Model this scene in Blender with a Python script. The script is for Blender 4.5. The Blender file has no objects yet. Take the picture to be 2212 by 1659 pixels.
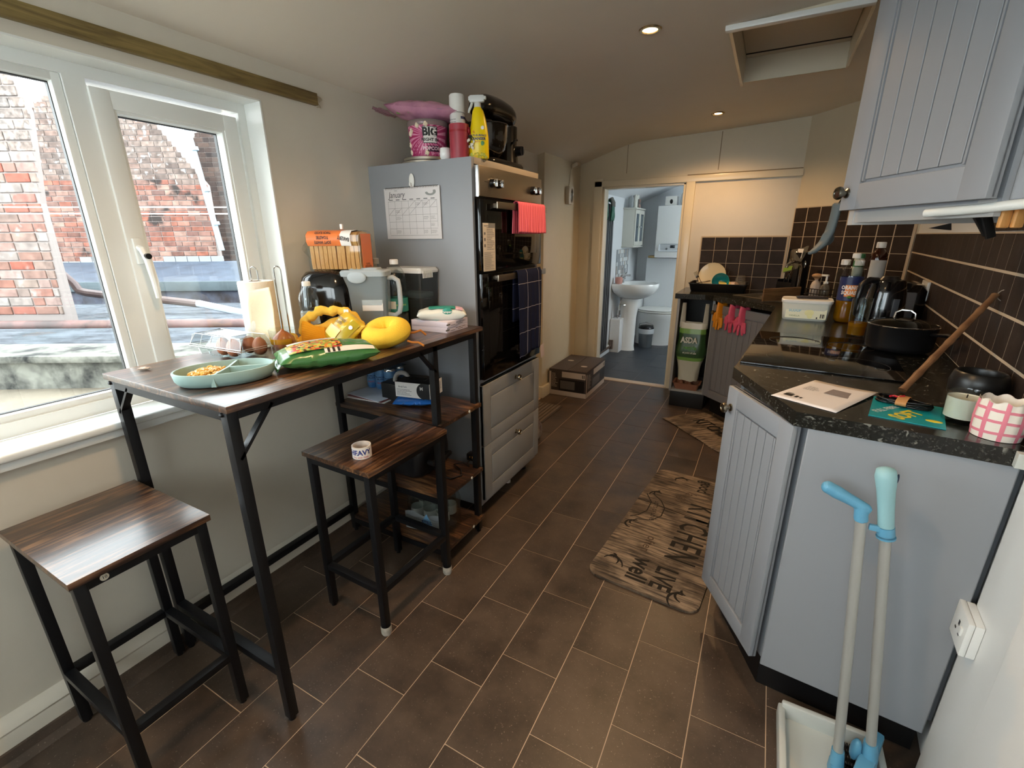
import bpy, bmesh, math, random
from mathutils import Vector, Matrix, noise
random.seed(7)
S = bpy.context.scene
COL = S.collection
PI = math.pi
R = math.radians

# ---------------------------------------------------------------- camera, sky, exposure
cd = bpy.data.cameras.new('camera')
cam = bpy.data.objects.new('camera', cd)
COL.objects.link(cam)
cd.sensor_fit = 'HORIZONTAL'
cd.sensor_width = 36.0
cd.lens = 36.0 * 988.43 / 2212.0
cd.clip_start = 0.02
cd.clip_end = 200
yaw, pitch, roll = -0.4984, 0.3107, -0.0074
fw = Vector((math.sin(yaw) * math.cos(pitch), math.cos(yaw) * math.cos(pitch), -math.sin(pitch)))
rt = Vector((math.cos(yaw), -math.sin(yaw), 0))
up = rt.cross(fw)
r2 = math.cos(roll) * rt + math.sin(roll) * up
u2 = -math.sin(roll) * rt + math.cos(roll) * up
cam.matrix_world = Matrix((
    (r2.x, u2.x, -fw.x, 0.0), (r2.y, u2.y, -fw.y, 0.0), (r2.z, u2.z, -fw.z, 1.34), (0, 0, 0, 1)))
S.camera = cam

SKY_STRENGTH = 11.5
DOWNLIGHT_W = 30.0
w = bpy.data.worlds.new('overcast_sky')
S.world = w
w.use_nodes = True
wn = w.node_tree.nodes
wl = w.node_tree.links
bg = wn['Background']
bg.inputs['Strength'].default_value = SKY_STRENGTH
tc = wn.new('ShaderNodeTexCoord')
nz = wn.new('ShaderNodeTexNoise')
nz.inputs['Scale'].default_value = 2.2
nz.inputs['Detail'].default_value = 4
cr = wn.new('ShaderNodeValToRGB')
cr.color_ramp.elements[0].color = (0.86, 0.93, 1.0, 1)
cr.color_ramp.elements[1].color = (1.0, 1.0, 1.0, 1)
cr.color_ramp.elements[0].position = 0.3
cr.color_ramp.elements[1].position = 0.65
wl.new(tc.outputs['Generated'], nz.inputs['Vector'])
wl.new(nz.outputs['Fac'], cr.inputs['Fac'])
wl.new(cr.outputs['Color'], bg.inputs['Color'])

S.view_settings.view_transform = 'Standard'
S.view_settings.look = 'None'
S.view_settings.exposure = 0.25
S.view_settings.gamma = 1.0
S.view_settings.use_curve_mapping = False
try:
    S.cycles.use_denoising = True
    S.cycles.max_bounces = 10
    S.cycles.diffuse_bounces = 5
    S.cycles.glossy_bounces = 4
    S.cycles.transparent_max_bounces = 16
    S.cycles.transmission_bounces = 10
    S.cycles.caustics_refractive = False
    S.cycles.caustics_reflective = False
    S.cycles.sample_clamp_indirect = 6.0
except Exception:
    pass

# ---------------------------------------------------------------- helpers
def lin(h):
    h = h.lstrip('#')
    o = []
    for i in (0, 2, 4):
        c = int(h[i:i + 2], 16) / 255
        o.append(c / 12.92 if c <= 0.04045 else ((c + 0.055) / 1.055) ** 2.4)
    return (o[0], o[1], o[2], 1)

MATS = {}
def mat(key, col, rough=0.5, metal=0.0, var=0.0, vscale=6.0, bump=0.0, bscale=60.0, trans=0.0, ior=1.45, alpha=1.0,
        coat=0.0, emit=None, estr=0.0, spec=0.5, sss=0.0, col2=None, coords='Object', rvar=0.0, stretch=None, detail=6):
    if key in MATS:
        return MATS[key]
    m = bpy.data.materials.new(key)
    m.use_nodes = True
    n = m.node_tree.nodes
    l = m.node_tree.links
    p = n['Principled BSDF']
    c = lin(col)
    p.inputs['Base Color'].default_value = c
    p.inputs['Roughness'].default_value = rough
    p.inputs['Metallic'].default_value = metal
    p.inputs['IOR'].default_value = ior
    p.inputs['Alpha'].default_value = alpha
    p.inputs['Specular IOR Level'].default_value = spec
    p.inputs['Transmission Weight'].default_value = trans
    p.inputs['Coat Weight'].default_value = coat
    if sss:
        p.inputs['Subsurface Weight'].default_value = sss
        p.inputs['Subsurface Radius'].default_value = (0.01, 0.01, 0.01)
    if emit:
        p.inputs['Emission Color'].default_value = lin(emit)
        p.inputs['Emission Strength'].default_value = estr
    if var or col2 or bump or rvar:
        t = n.new('ShaderNodeTexCoord')
        mp = n.new('ShaderNodeMapping')
        if stretch:
            mp.inputs['Scale'].default_value = stretch
        if coords == 'World':
            g = n.new('ShaderNodeNewGeometry')
            l.new(g.outputs['Position'], mp.inputs['Vector'])
        else:
            l.new(t.outputs[coords], mp.inputs['Vector'])
    if var or col2 or rvar:
        x = n.new('ShaderNodeTexNoise')
        x.inputs['Scale'].default_value = vscale
        x.inputs['Detail'].default_value = detail
        x.inputs['Roughness'].default_value = 0.6
        l.new(mp.outputs['Vector'], x.inputs['Vector'])
        r = n.new('ShaderNodeValToRGB')
        d = lin(col2) if col2 else tuple(max(0, k * (1 - var)) for k in c[:3]) + (1,)
        r.color_ramp.elements[0].color = d
        r.color_ramp.elements[1].color = c
        r.color_ramp.elements[0].position = 0.35
        r.color_ramp.elements[1].position = 0.62
        l.new(x.outputs['Fac'], r.inputs['Fac'])
        if var or col2:
            l.new(r.outputs['Color'], p.inputs['Base Color'])
        if rvar:
            mr = n.new('ShaderNodeMapRange')
            mr.inputs['To Min'].default_value = max(0.02, rough - rvar)
            mr.inputs['To Max'].default_value = min(1, rough + rvar)
            l.new(x.outputs['Fac'], mr.inputs['Value'])
            l.new(mr.outputs['Result'], p.inputs['Roughness'])
    if bump:
        y = n.new('ShaderNodeTexNoise')
        y.inputs['Scale'].default_value = bscale
        y.inputs['Detail'].default_value = 3
        l.new(mp.outputs['Vector'], y.inputs['Vector'])
        b = n.new('ShaderNodeBump')
        b.inputs['Strength'].default_value = bump
        b.inputs['Distance'].default_value = 0.004
        l.new(y.outputs['Fac'], b.inputs['Height'])
        l.new(b.outputs['Normal'], p.inputs['Normal'])
    MATS[key] = m
    return m

def glassy(key, col='#ffffff', rough=0.02, tint=1.0, shine=0.12, milky=0.0, mcol='#ffffff'):
    """thin clear sheet: see-through with a reflective coat and optional milkiness"""
    if key in MATS:
        return MATS[key]
    m = bpy.data.materials.new(key)
    m.use_nodes = True
    n = m.node_tree.nodes
    l = m.node_tree.links
    n.remove(n['Principled BSDF'])
    out = n['Material Output']
    tr = n.new('ShaderNodeBsdfTransparent')
    c = lin(col)
    tr.inputs['Color'].default_value = (c[0] * tint, c[1] * tint, c[2] * tint, 1)
    gl = n.new('ShaderNodeBsdfGlossy')
    gl.inputs['Roughness'].default_value = rough
    fr = n.new('ShaderNodeLayerWeight')
    pw = n.new('ShaderNodeMath')
    pw.operation = 'POWER'
    pw.inputs[1].default_value = 4.0
    l.new(fr.outputs['Facing'], pw.inputs[0])
    mul = n.new('ShaderNodeMath')
    mul.operation = 'MULTIPLY_ADD'
    mul.inputs[1].default_value = 0.55
    mul.inputs[2].default_value = shine * 0.35
    l.new(pw.outputs[0], mul.inputs[0])
    mx = n.new('ShaderNodeMixShader')
    l.new(mul.outputs[0], mx.inputs['Fac'])
    src = tr
    if milky:
        df = n.new('ShaderNodeBsdfDiffuse')
        df.inputs['Color'].default_value = lin(mcol)
        tl = n.new('ShaderNodeBsdfTranslucent')
        tl.inputs['Color'].default_value = lin(mcol)
        m0 = n.new('ShaderNodeMixShader')
        m0.inputs['Fac'].default_value = 0.5
        l.new(df.outputs[0], m0.inputs[1])
        l.new(tl.outputs[0], m0.inputs[2])
        m1 = n.new('ShaderNodeMixShader')
        m1.inputs['Fac'].default_value = milky
        l.new(tr.outputs[0], m1.inputs[1])
        l.new(m0.outputs[0], m1.inputs[2])
        src = m1
    l.new(src.outputs[0], mx.inputs[1])
    l.new(gl.outputs[0], mx.inputs[2])
    l.new(mx.outputs[0], out.inputs['Surface'])
    MATS[key] = m
    return m

def put(o, parent=None):
    COL.objects.link(o)
    if parent is not None:
        o.parent = parent
    return o

def thing(name, label, cat, loc=(0, 0, 0), rz=0.0, group=None):
    o = bpy.data.objects.new(name, None)
    o.empty_display_size = 0.05
    put(o)
    o.location = loc
    o.rotation_euler = (0, 0, rz)
    o['label'] = label
    o['category'] = cat
    if group:
        o['group'] = group
    return o

def tag(o, label, cat, group=None):
    o['label'] = label
    o['category'] = cat
    if group:
        o['group'] = group
    return o

def struct(o):
    o['kind'] = 'structure'
    return o

def T(x=0, y=0, z=0, rz=0, rx=0, ry=0):
    return Matrix.Translation((x, y, z)) @ Matrix.Rotation(rz, 4, 'Z') @ Matrix.Rotation(rx, 4, 'X') @ Matrix.Rotation(ry, 4, 'Y')

class B:
    """collects shapes and links them as ONE mesh object"""
    def __init__(self):
        self.bm = bmesh.new()
        self.mods = []
    def _v(self, co, M):
        v = Vector(co)
        return self.bm.verts.new(M @ v if M is not None else v)
    def mesh(self, verts, faces, M=None):
        vs = [self._v(c, M) for c in verts]
        for f in faces:
            try:
                self.bm.faces.new([vs[i] for i in f])
            except ValueError:
                pass
        return vs
    def box(self, x0, x1, y0, y1, z0, z1, bev=0.0, M=None, seg=2):
        vs = self.mesh([(x0, y0, z0), (x1, y0, z0), (x1, y1, z0), (x0, y1, z0), (x0, y0, z1), (x1, y0, z1), (x1, y1, z1), (x0, y1, z1)],
                       [(0, 3, 2, 1), (4, 5, 6, 7), (0, 1, 5, 4), (1, 2, 6, 5), (2, 3, 7, 6), (3, 0, 4, 7)], M)
        if bev:
            es = set()
            for v in vs:
                es.update(v.link_edges)
            bmesh.ops.bevel(self.bm, geom=list(es), offset=bev, segments=seg, affect='EDGES', profile=0.6)
        return self
    def lathe(self, prof, n=24, M=None, a0=0.0, a1=2 * PI):
        full = abs(a1 - a0 - 2 * PI) < 1e-6
        k = n if full else n + 1
        rings = []
        for r, z in prof:
            if r < 1e-6 and full:
                rings.append([self._v((0, 0, z), M)])
            else:
                rings.append([self._v((r * math.cos(a0 + (a1 - a0) * i / n), r * math.sin(a0 + (a1 - a0) * i / n), z), M) for i in range(k)])
        for a, b in zip(rings, rings[1:]):
            m = n
            for i in range(m):
                j = (i + 1) % k if full else i + 1
                try:
                    if len(a) == 1 and len(b) == 1:
                        continue
                    if len(a) == 1:
                        self.bm.faces.new((a[0], b[i], b[j])[::-1])
                    elif len(b) == 1:
                        self.bm.faces.new((a[i], a[j], b[0]))
                    else:
                        self.bm.faces.new((a[i], a[j], b[j], b[i]))
                except ValueError:
                    pass
        return self
    def cyl(self, p0, p1, r0, r1=None, n=16, M=None):
        p0 = Vector(p0); p1 = Vector(p1)
        r1 = r0 if r1 is None else r1
        d = p1 - p0
        q = d.to_track_quat('Z', 'Y').to_matrix().to_4x4()
        L = d.length
        MM = Matrix.Translation(p0) @ q
        if M is not None:
            MM = M @ MM
        return self.lathe([(0, 0), (r0, 0), (r1, L), (0, L)], n, MM)
    def tube(self, pts, r, n=8, closed=False, M=None, flat=1.0):
        pts = [Vector(p) for p in pts]
        k = len(pts)
        rings = []
        prevn = None
        for i, p in enumerate(pts):
            a = pts[(i - 1) % k] if (closed or i > 0) else pts[i]
            b = pts[(i + 1) % k] if (closed or i < k - 1) else pts[i]
            t = (b - a)
            if t.length < 1e-9:
                t = Vector((0, 0, 1))
            t.normalize()
            if prevn is None:
                h = Vector((0, 0, 1)) if abs(t.z) < 0.9 else Vector((1, 0, 0))
                nn = t.cross(h).normalized()
            else:
                nn = (prevn - t * prevn.dot(t))
                nn = nn.normalized() if nn.length > 1e-6 else t.orthogonal().normalized()
            prevn = nn
            bb = t.cross(nn)
            rr = r[i] if isinstance(r, (list, tuple)) else r
            rings.append([self._v(p + rr * (math.cos(2 * PI * j / n) * nn + flat * math.sin(2 * PI * j / n) * bb), M) for j in range(n)])
        m = k if closed else k - 1
        for i in range(m):
            a = rings[i]; b = rings[(i + 1) % k]
            for j in range(n):
                try:
                    self.bm.faces.new((a[j], a[(j + 1) % n], b[(j + 1) % n], b[j]))
                except ValueError:
                    pass
        if not closed:
            try:
                self.bm.faces.new(rings[0][::-1]); self.bm.faces.new(rings[-1])
            except ValueError:
                pass
        return self
    def prism(self, poly, z0, z1, M=None):
        n = len(poly)
        vs = [self._v((x, y, z0), M) for x, y in poly] + [self._v((x, y, z1), M) for x, y in poly]
        self.bm.faces.new(vs[:n][::-1])
        self.bm.faces.new(vs[n:])
        for i in range(n):
            j = (i + 1) % n
            self.bm.faces.new((vs[i], vs[j], vs[n + j], vs[n + i]))
        return self
    def bar(self, p0, p1, w, h=None, M=None, twist=0.0):
        """square tube between two points"""
        h = w if h is None else h
        p0 = Vector(p0); p1 = Vector(p1)
        d = p1 - p0
        if abs(d.normalized().z) > 0.999:
            q = Matrix.Identity(4) if d.z > 0 else Matrix.Rotation(PI, 4, 'X')
        else:
            zz = d.normalized()
            xx = zz.cross(Vector((0, 0, 1))).normalized()
            yy = zz.cross(xx)
            q = Matrix((xx, yy, zz)).transposed().to_4x4()
        MM = Matrix.Translation(p0) @ q @ Matrix.Rotation(twist, 4, 'Z')
        if M is not None:
            MM = M @ MM
        return self.box(-w / 2, w / 2, -h / 2, h / 2, 0, d.length, 0.0, MM)
    def grid(self, f, nu, nv, M=None, wrap=False):
        g = [[self._v(f(i / nu, j / nv), M) for j in range(nv + 1)] for i in range(nu + (0 if wrap else 1))]
        kk = len(g)
        for i in range(nu):
            for j in range(nv):
                try:
                    self.bm.faces.new((g[i][j], g[(i + 1) % kk][j], g[(i + 1) % kk][j + 1], g[i][j + 1]))
                except ValueError:
                    pass
        return self
    def ball(self, c, r, n=16, M=None, sc=(1, 1, 1)):
        MM = Matrix.Translation(c) @ Matrix.Diagonal((sc[0], sc[1], sc[2], 1))
        if M is not None:
            MM = M @ MM
        k = max(4, n // 2)
        return self.lathe([(r * math.sin(PI * i / k) if 0 < i < k else 0, -r * math.cos(PI * i / k)) for i in range(k + 1)], n, MM)
    def torus(self, c, R0, r, n=24, m=10, M=None, zs=1.0):
        pts = [Vector(c) + Vector((R0 * math.cos(2 * PI * i / n), R0 * math.sin(2 * PI * i / n), 0)) for i in range(n)]
        return self.tube(pts, r, m, True, M, zs)
    def pillow(self, lx, ly, th, nu=24, nv=16, M=None, wr=0.004, sc=14, seed=0, pw=0.5, seal=0.0):
        """a filled bag lying flat, seamed all round"""
        def side(sg):
            def f(u, v):
                x = (2 * u - 1); y = (2 * v - 1)
                k = max(0, 1 - abs(x) ** 2.4) ** pw * max(0, 1 - abs(y) ** 2.4) ** pw
                nn = noise.noise(Vector((x * lx * sc, y * ly * sc, sg * 2 + seed)))
                px = x * lx / 2 * (1 - 0.05 * y * y * k); py = y * ly / 2 * (1 - 0.06 * x * x)
                return (px, py, sg * (th / 2) * k + wr * nn * (0.25 + k))
            return f
        self.grid(side(1), nu, nv, M)
        self.grid(lambda u, v: side(-1)(1 - u, v), nu, nv, M)
        bmesh.ops.remove_doubles(self.bm, verts=self.bm.verts, dist=0.0006)
        return self
    def mod(self, kind, **k):
        self.mods.append((kind, k))
        return self
    def done(self, name, m, parent=None, smooth=35, flip=True, loc=None, rot=None):
        if flip and len(self.bm.faces):
            bmesh.ops.recalc_face_normals(self.bm, faces=self.bm.faces)
        me = bpy.data.meshes.new(name)
        self.bm.to_mesh(me)
        self.bm.free()
        if smooth:
            me.polygons.foreach_set('use_smooth', [True] * len(me.polygons))
            me.set_sharp_from_angle(angle=R(smooth))
        me.materials.append(m)
        o = bpy.data.objects.new(name, me)
        put(o, parent)
        if loc:
            o.location = loc
        if rot:
            o.rotation_euler = rot
        for kind, k in self.mods:
            md = o.modifiers.new(kind.lower(), kind)
            for a, b in k.items():
                setattr(md, a, b)
        return o

def copy_tree(o, parent=None):
    c = o.copy()
    COL.objects.link(c)
    if parent is not None:
        c.parent = parent
    for ch in list(o.children):
        copy_tree(ch, c)
    return c

def shared(name, src, m=None, parent=None, M=None):
    """another object on the same mesh data"""
    o = bpy.data.objects.new(name, src.data)
    put(o, parent)
    if M is not None:
        o.matrix_local = M
    return o

def text(s, size, m, parent, M, bold=0.0, wrap=None, name='lettering', align='CENTER', sx=1.0, shear=0.0, sp=1.0, line=1.0):
    cu = bpy.data.curves.new('lettering', 'FONT')
    cu.body = s
    cu.size = size
    cu.align_x = align
    cu.align_y = 'CENTER'
    cu.offset = bold * size
    cu.shear = shear
    cu.space_character = sp
    cu.space_line = line
    cu.resolution_u = 2
    t = bpy.data.objects.new('t', cu)
    COL.objects.link(t)
    dg = bpy.context.evaluated_depsgraph_get()
    me = bpy.data.meshes.new_from_object(t.evaluated_get(dg))
    bpy.data.objects.remove(t)
    bpy.data.curves.remove(cu)
    for v in me.vertices:
        x, y, z = v.co
        x *= sx
        if wrap:
            a = x / wrap
            v.co = M @ Vector((wrap * math.sin(a), -wrap * math.cos(a), y))
        else:
            v.co = M @ Vector((x, y, z))
    me.materials.clear()
    me.materials.append(m)
    o = bpy.data.objects.new(name, me)
    put(o, parent)
    return o

FRONT = Matrix.Rotation(PI / 2, 4, 'X')     # a text or print plane standing up, facing local -Y

def sheet(name, w_, h_, m, parent, M, th=0.0006):
    return B().box(-w_ / 2, w_ / 2, -h_ / 2, h_ / 2, 0, th, 0, M).done(name, m, parent)

def marks(name, rows, m, parent, M):
    """printed small lines: rows of (x0, x1, y0, y1)"""
    b = B()
    for x0, x1, y0, y1 in rows:
        b.mesh([(x0, y0, 0), (x1, y0, 0), (x1, y1, 0), (x0, y1, 0)], [(0, 1, 2, 3)], M)
    return b.done(name, m, parent, smooth=0, flip=False)

def scribble(x0, x1, y0, y1, lh, seed=1, fill=0.6):
    rnd = random.Random(seed)
    rows = []
    y = y1
    while y - lh > y0:
        x = x0
        end = x0 + (x1 - x0) * rnd.uniform(0.55, 1.0)
        while x < end:
            wd = rnd.uniform(1.5, 5) * lh * 0.5
            rows.append((x, min(end, x + wd), y - lh * fill, y))
            x += wd + lh * 0.4
        y -= lh * 1.7
    return rows

# ---------------------------------------------------------------- materials
def ramp_random(key, cols, mult=1.0, rough=0.9, island=False, var=0.25, vscale=18.0, bump=0.4, patch=None):
    """every piece takes its own colour out of a ramp"""
    m = bpy.data.materials.new(key)
    m.use_nodes = True
    n = m.node_tree.nodes; l = m.node_tree.links
    p = n['Principled BSDF']
    p.inputs['Roughness'].default_value = rough
    p.inputs['Specular IOR Level'].default_value = 0.25
    if island:
        g = n.new('ShaderNodeNewGeometry'); src = g.outputs['Random Per Island']
    else:
        g = n.new('ShaderNodeObjectInfo'); src = g.outputs['Random']
    r = n.new('ShaderNodeValToRGB')
    r.color_ramp.interpolation = 'LINEAR'
    els = r.color_ramp.elements
    while len(els) < len(cols):
        els.new(0.5)
    for i, c in enumerate(cols):
        els[i].position = i / max(1, len(cols) - 1)
        q = lin(c)
        els[i].color = (q[0] * mult, q[1] * mult, q[2] * mult, 1)
    l.new(src, r.inputs['Fac'])
    g2 = n.new('ShaderNodeNewGeometry')
    x = n.new('ShaderNodeTexNoise')
    x.inputs['Scale'].default_value = vscale; x.inputs['Detail'].default_value = 5
    l.new(g2.outputs['Position'], x.inputs['Vector'])
    mr = n.new('ShaderNodeMapRange')
    mr.inputs['From Min'].default_value = 0.3; mr.inputs['From Max'].default_value = 0.7
    mr.inputs['To Min'].default_value = 1 - var; mr.inputs['To Max'].default_value = 1 + var
    l.new(x.outputs['Fac'], mr.inputs['Value'])
    mu = n.new('ShaderNodeVectorMath'); mu.operation = 'SCALE'
    l.new(r.outputs['Color'], mu.inputs[0]); l.new(mr.outputs['Result'], mu.inputs['Scale'])
    l.new(mu.outputs[0], p.inputs['Base Color'])
    if patch:
        y = n.new('ShaderNodeTexNoise')
        y.inputs['Scale'].default_value = patch[1]; y.inputs['Detail'].default_value = 4
        l.new(g2.outputs['Position'], y.inputs['Vector'])
        rr = n.new('ShaderNodeMapRange')
        rr.inputs['From Min'].default_value = patch[2]; rr.inputs['From Max'].default_value = patch[2] + 0.08
        l.new(y.outputs['Fac'], rr.inputs['Value'])
        mx = n.new('ShaderNodeMixRGB')
        q = lin(patch[0])
        mx.inputs['Color2'].default_value = (q[0] * mult, q[1] * mult, q[2] * mult, 1)
        l.new(rr.outputs['Result'], mx.inputs['Fac'])
        l.new(mu.outputs[0], mx.inputs['Color1'])
        l.new(mx.outputs['Color'], p.inputs['Base Color'])
    if bump:
        b = n.new('ShaderNodeBump'); b.inputs['Strength'].default_value = bump; b.inputs['Distance'].default_value = 0.01
        l.new(x.outputs['Fac'], b.inputs['Height']); l.new(b.outputs['Normal'], p.inputs['Normal'])
    MATS[key] = m
    return m

def floor_mat(key, c0, c1, c2, rough=0.34):
    m = bpy.data.materials.new(key)
    m.use_nodes = True
    n = m.node_tree.nodes; l = m.node_tree.links
    p = n['Principled BSDF']
    g = n.new('ShaderNodeNewGeometry')
    oi = n.new('ShaderNodeObjectInfo')
    ad = n.new('ShaderNodeVectorMath'); ad.operation = 'ADD'
    cm = n.new('ShaderNodeVectorMath'); cm.operation = 'SCALE'
    cm.inputs[0].default_value = (7, 3, 5)
    l.new(oi.outputs['Random'], cm.inputs['Scale'])
    l.new(g.outputs['Position'], ad.inputs[0]); l.new(cm.outputs[0], ad.inputs[1])
    a = n.new('ShaderNodeTexNoise'); a.inputs['Scale'].default_value = 5.5; a.inputs['Detail'].default_value = 7; a.inputs['Roughness'].default_value = 0.65
    l.new(ad.outputs[0], a.inputs['Vector'])
    r = n.new('ShaderNodeValToRGB')
    r.color_ramp.elements[0].position = 0.32; r.color_ramp.elements[0].color = lin(c0)
    r.color_ramp.elements[1].position = 0.72; r.color_ramp.elements[1].color = lin(c1)
    l.new(a.outputs['Fac'], r.inputs['Fac'])
    s = n.new('ShaderNodeTexNoise'); s.inputs['Scale'].default_value = 190; s.inputs['Detail'].default_value = 2
    l.new(ad.outputs[0], s.inputs['Vector'])
    mr = n.new('ShaderNodeMapRange'); mr.inputs['From Min'].default_value = 0.66; mr.inputs['From Max'].default_value = 0.74
    l.new(s.outputs['Fac'], mr.inputs['Value'])
    ms = n.new('ShaderNodeMath'); ms.operation = 'MULTIPLY'; ms.inputs[1].default_value = 0.5
    l.new(mr.outputs['Result'], ms.inputs[0])
    mx = n.new('ShaderNodeMixRGB'); mx.inputs['Color2'].default_value = lin(c2)
    l.new(ms.outputs[0], mx.inputs['Fac']); l.new(r.outputs['Color'], mx.inputs['Color1'])
    l.new(mx.outputs['Color'], p.inputs['Base Color'])
    rr = n.new('ShaderNodeMapRange'); rr.inputs['To Min'].default_value = rough - 0.1; rr.inputs['To Max'].default_value = rough + 0.2
    l.new(a.outputs['Fac'], rr.inputs['Value']); l.new(rr.outputs['Result'], p.inputs['Roughness'])
    bb = n.new('ShaderNodeBump'); bb.inputs['Strength'].default_value = 0.15; bb.inputs['Distance'].default_value = 0.003
    l.new(a.outputs['Fac'], bb.inputs['Height']); l.new(bb.outputs['Normal'], p.inputs['Normal'])
    MATS[key] = m
    return m

def wood(key, dark, mid, light, axis='Y', rough=0.33, scale=1.0, coat=0.0):
    m = bpy.data.materials.new(key)
    m.use_nodes = True
    n = m.node_tree.nodes; l = m.node_tree.links
    p = n['Principled BSDF']
    t = n.new('ShaderNodeTexCoord'); mp = n.new('ShaderNodeMapping')
    st = {'X': (1.2, 14, 14), 'Y': (14, 1.2, 14), 'Z': (14, 14, 1.2)}[axis]
    mp.inputs['Scale'].default_value = tuple(scale * k for k in st)
    l.new(t.outputs['Object'], mp.inputs['Vector'])
    a = n.new('ShaderNodeTexNoise'); a.inputs['Scale'].default_value = 3.0; a.inputs['Detail'].default_value = 8
    a.inputs['Roughness'].default_value = 0.62; a.inputs['Distortion'].default_value = 1.6
    l.new(mp.outputs['Vector'], a.inputs['Vector'])
    b = n.new('ShaderNodeTexNoise'); b.inputs['Scale'].default_value = 5.0; b.inputs['Detail'].default_value = 3
    l.new(t.outputs['Object'], b.inputs['Vector'])
    mixf = n.new('ShaderNodeMath'); mixf.operation = 'MULTIPLY_ADD'; mixf.inputs[1].default_value = 0.7
    l.new(a.outputs['Fac'], mixf.inputs[0])
    sc2 = n.new('ShaderNodeMath'); sc2.operation = 'MULTIPLY'; sc2.inputs[1].default_value = 0.32
    l.new(b.outputs['Fac'], sc2.inputs[0]); l.new(sc2.outputs[0], mixf.inputs[2])
    r = n.new('ShaderNodeValToRGB')
    e = r.color_ramp.elements
    e[0].position = 0.40; e[0].color = lin(dark)
    e[1].position = 0.64; e[1].color = lin(light)
    k = e.new(0.52); k.color = lin(mid)
    l.new(mixf.outputs[0], r.inputs['Fac'])
    l.new(r.outputs['Color'], p.inputs['Base Color'])
    p.inputs['Roughness'].default_value = rough
    p.inputs['Coat Weight'].default_value = coat
    p.inputs['Coat Roughness'].default_value = 0.22
    bp = n.new('ShaderNodeBump'); bp.inputs['Strength'].default_value = 0.25; bp.inputs['Distance'].default_value = 0.002
    l.new(a.outputs['Fac'], bp.inputs['Height']); l.new(bp.outputs['Normal'], p.inputs['Normal'])
    MATS[key] = m
    return m

def stone(key, base, fleck, fleck2, rough=0.22):
    m = bpy.data.materials.new(key)
    m.use_nodes = True
    n = m.node_tree.nodes; l = m.node_tree.links
    p = n['Principled BSDF']
    g = n.new('ShaderNodeNewGeometry')
    a = n.new('ShaderNodeTexNoise'); a.inputs['Scale'].default_value = 130; a.inputs['Detail'].default_value = 4; a.inputs['Roughness'].default_value = 0.7
    b = n.new('ShaderNodeTexNoise'); b.inputs['Scale'].default_value = 60; b.inputs['Detail'].default_value = 3; b.inputs['Distortion'].default_value = 1.0
    for q in (a, b):
        l.new(g.outputs['Position'], q.inputs['Vector'])
    r1 = n.new('ShaderNodeMapRange'); r1.inputs['From Min'].default_value = 0.56; r1.inputs['From Max'].default_value = 0.68
    l.new(a.outputs['Fac'], r1.inputs['Value'])
    r2_ = n.new('ShaderNodeMapRange'); r2_.inputs['From Min'].default_value = 0.63; r2_.inputs['From Max'].default_value = 0.72
    l.new(b.outputs['Fac'], r2_.inputs['Value'])
    m1 = n.new('ShaderNodeMixRGB'); m1.inputs['Color1'].default_value = lin(base); m1.inputs['Color2'].default_value = lin(fleck)
    l.new(r1.outputs['Result'], m1.inputs['Fac'])
    m2 = n.new('ShaderNodeMixRGB'); m2.inputs['Color2'].default_value = lin(fleck2)
    l.new(r2_.outputs['Result'], m2.inputs['Fac']); l.new(m1.outputs['Color'], m2.inputs['Color1'])
    l.new(m2.outputs['Color'], p.inputs['Base Color'])
    p.inputs['Roughness'].default_value = rough
    MATS[key] = m
    return m

M_WALL = mat('cream_wall_paint', '#cdc6b8', 0.6, var=0.05, vscale=3.0, coords='World', bump=0.12, bscale=25)
M_WALLG = mat('cream_gloss_paint', '#cbbfa6', 0.28, var=0.05, vscale=3.0, coords='World', bump=0.25, bscale=18)
M_CEIL = mat('ceiling_paint', '#e2dacc', 0.62, var=0.04, vscale=2.0, coords='World', bump=0.15, bscale=14)
M_WHITEWALL = mat('white_wall_paint', '#dfe0de', 0.35, bump=0.15, bscale=20, coords='World')
M_BATHWALL = mat('bathroom_wall_paint', '#d6dade', 0.4, bump=0.1, bscale=20, coords='World')
M_UPVC = mat('white_upvc', '#dfe1de', 0.25)
M_TRIM = mat('cream_gloss_woodwork', '#d2c8b2', 0.25, bump=0.1, bscale=20)
M_GROUT = mat('beige_grout', '#d3b99e', 0.8, var=0.2, vscale=4, coords='World')
M_TILEGROUT = mat('cream_tile_grout', '#b7a68f', 0.8)
M_FTILE = floor_mat('brown_slate_floor_tile', '#362c25', '#5c4c3f', '#9a8a7a')
M_BTILE = floor_mat('blue_grey_floor_tile', '#2b2f36', '#3d434b', '#59606a', 0.4)
M_WTILE = mat('dark_brown_wall_tile', '#352b26', 0.5, spec=0.2, var=0.35, vscale=9, coords='World', bump=0.3, bscale=30)
M_WOOD = wood('rustic_brown_board', '#150b08', '#3f281a', '#7d5838', 'Y', 0.36, 1.0, 0.5)
M_WOODX = wood('rustic_brown_board_cross', '#150b08', '#3f281a', '#7d5838', 'X', 0.36, 1.0, 0.4)
M_BLACKMETAL = mat('black_powder_coat', '#101114', 0.4, spec=0.35, bump=0.05, bscale=200)
M_GREY = mat('blue_grey_cabinet', '#8e9196', 0.42)
M_GREYD = mat('grey_drawer_front', '#8f9090', 0.42)
M_STONE = stone('black_flecked_worktop', '#141513', '#4a4b46', '#75756e', 0.2)
M_PLINTH = mat('black_plinth', '#0f0f11', 0.4)
M_STEEL = mat('brushed_steel', '#a79c8c', 0.32, 1.0, bump=0.05, bscale=300, stretch=(1, 1, 30))
M_CHROME = mat('polished_chrome', '#c9c9c9', 0.12, 1.0)
M_NICKEL = mat('aged_nickel', '#8e8678', 0.25, 1.0)
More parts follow.
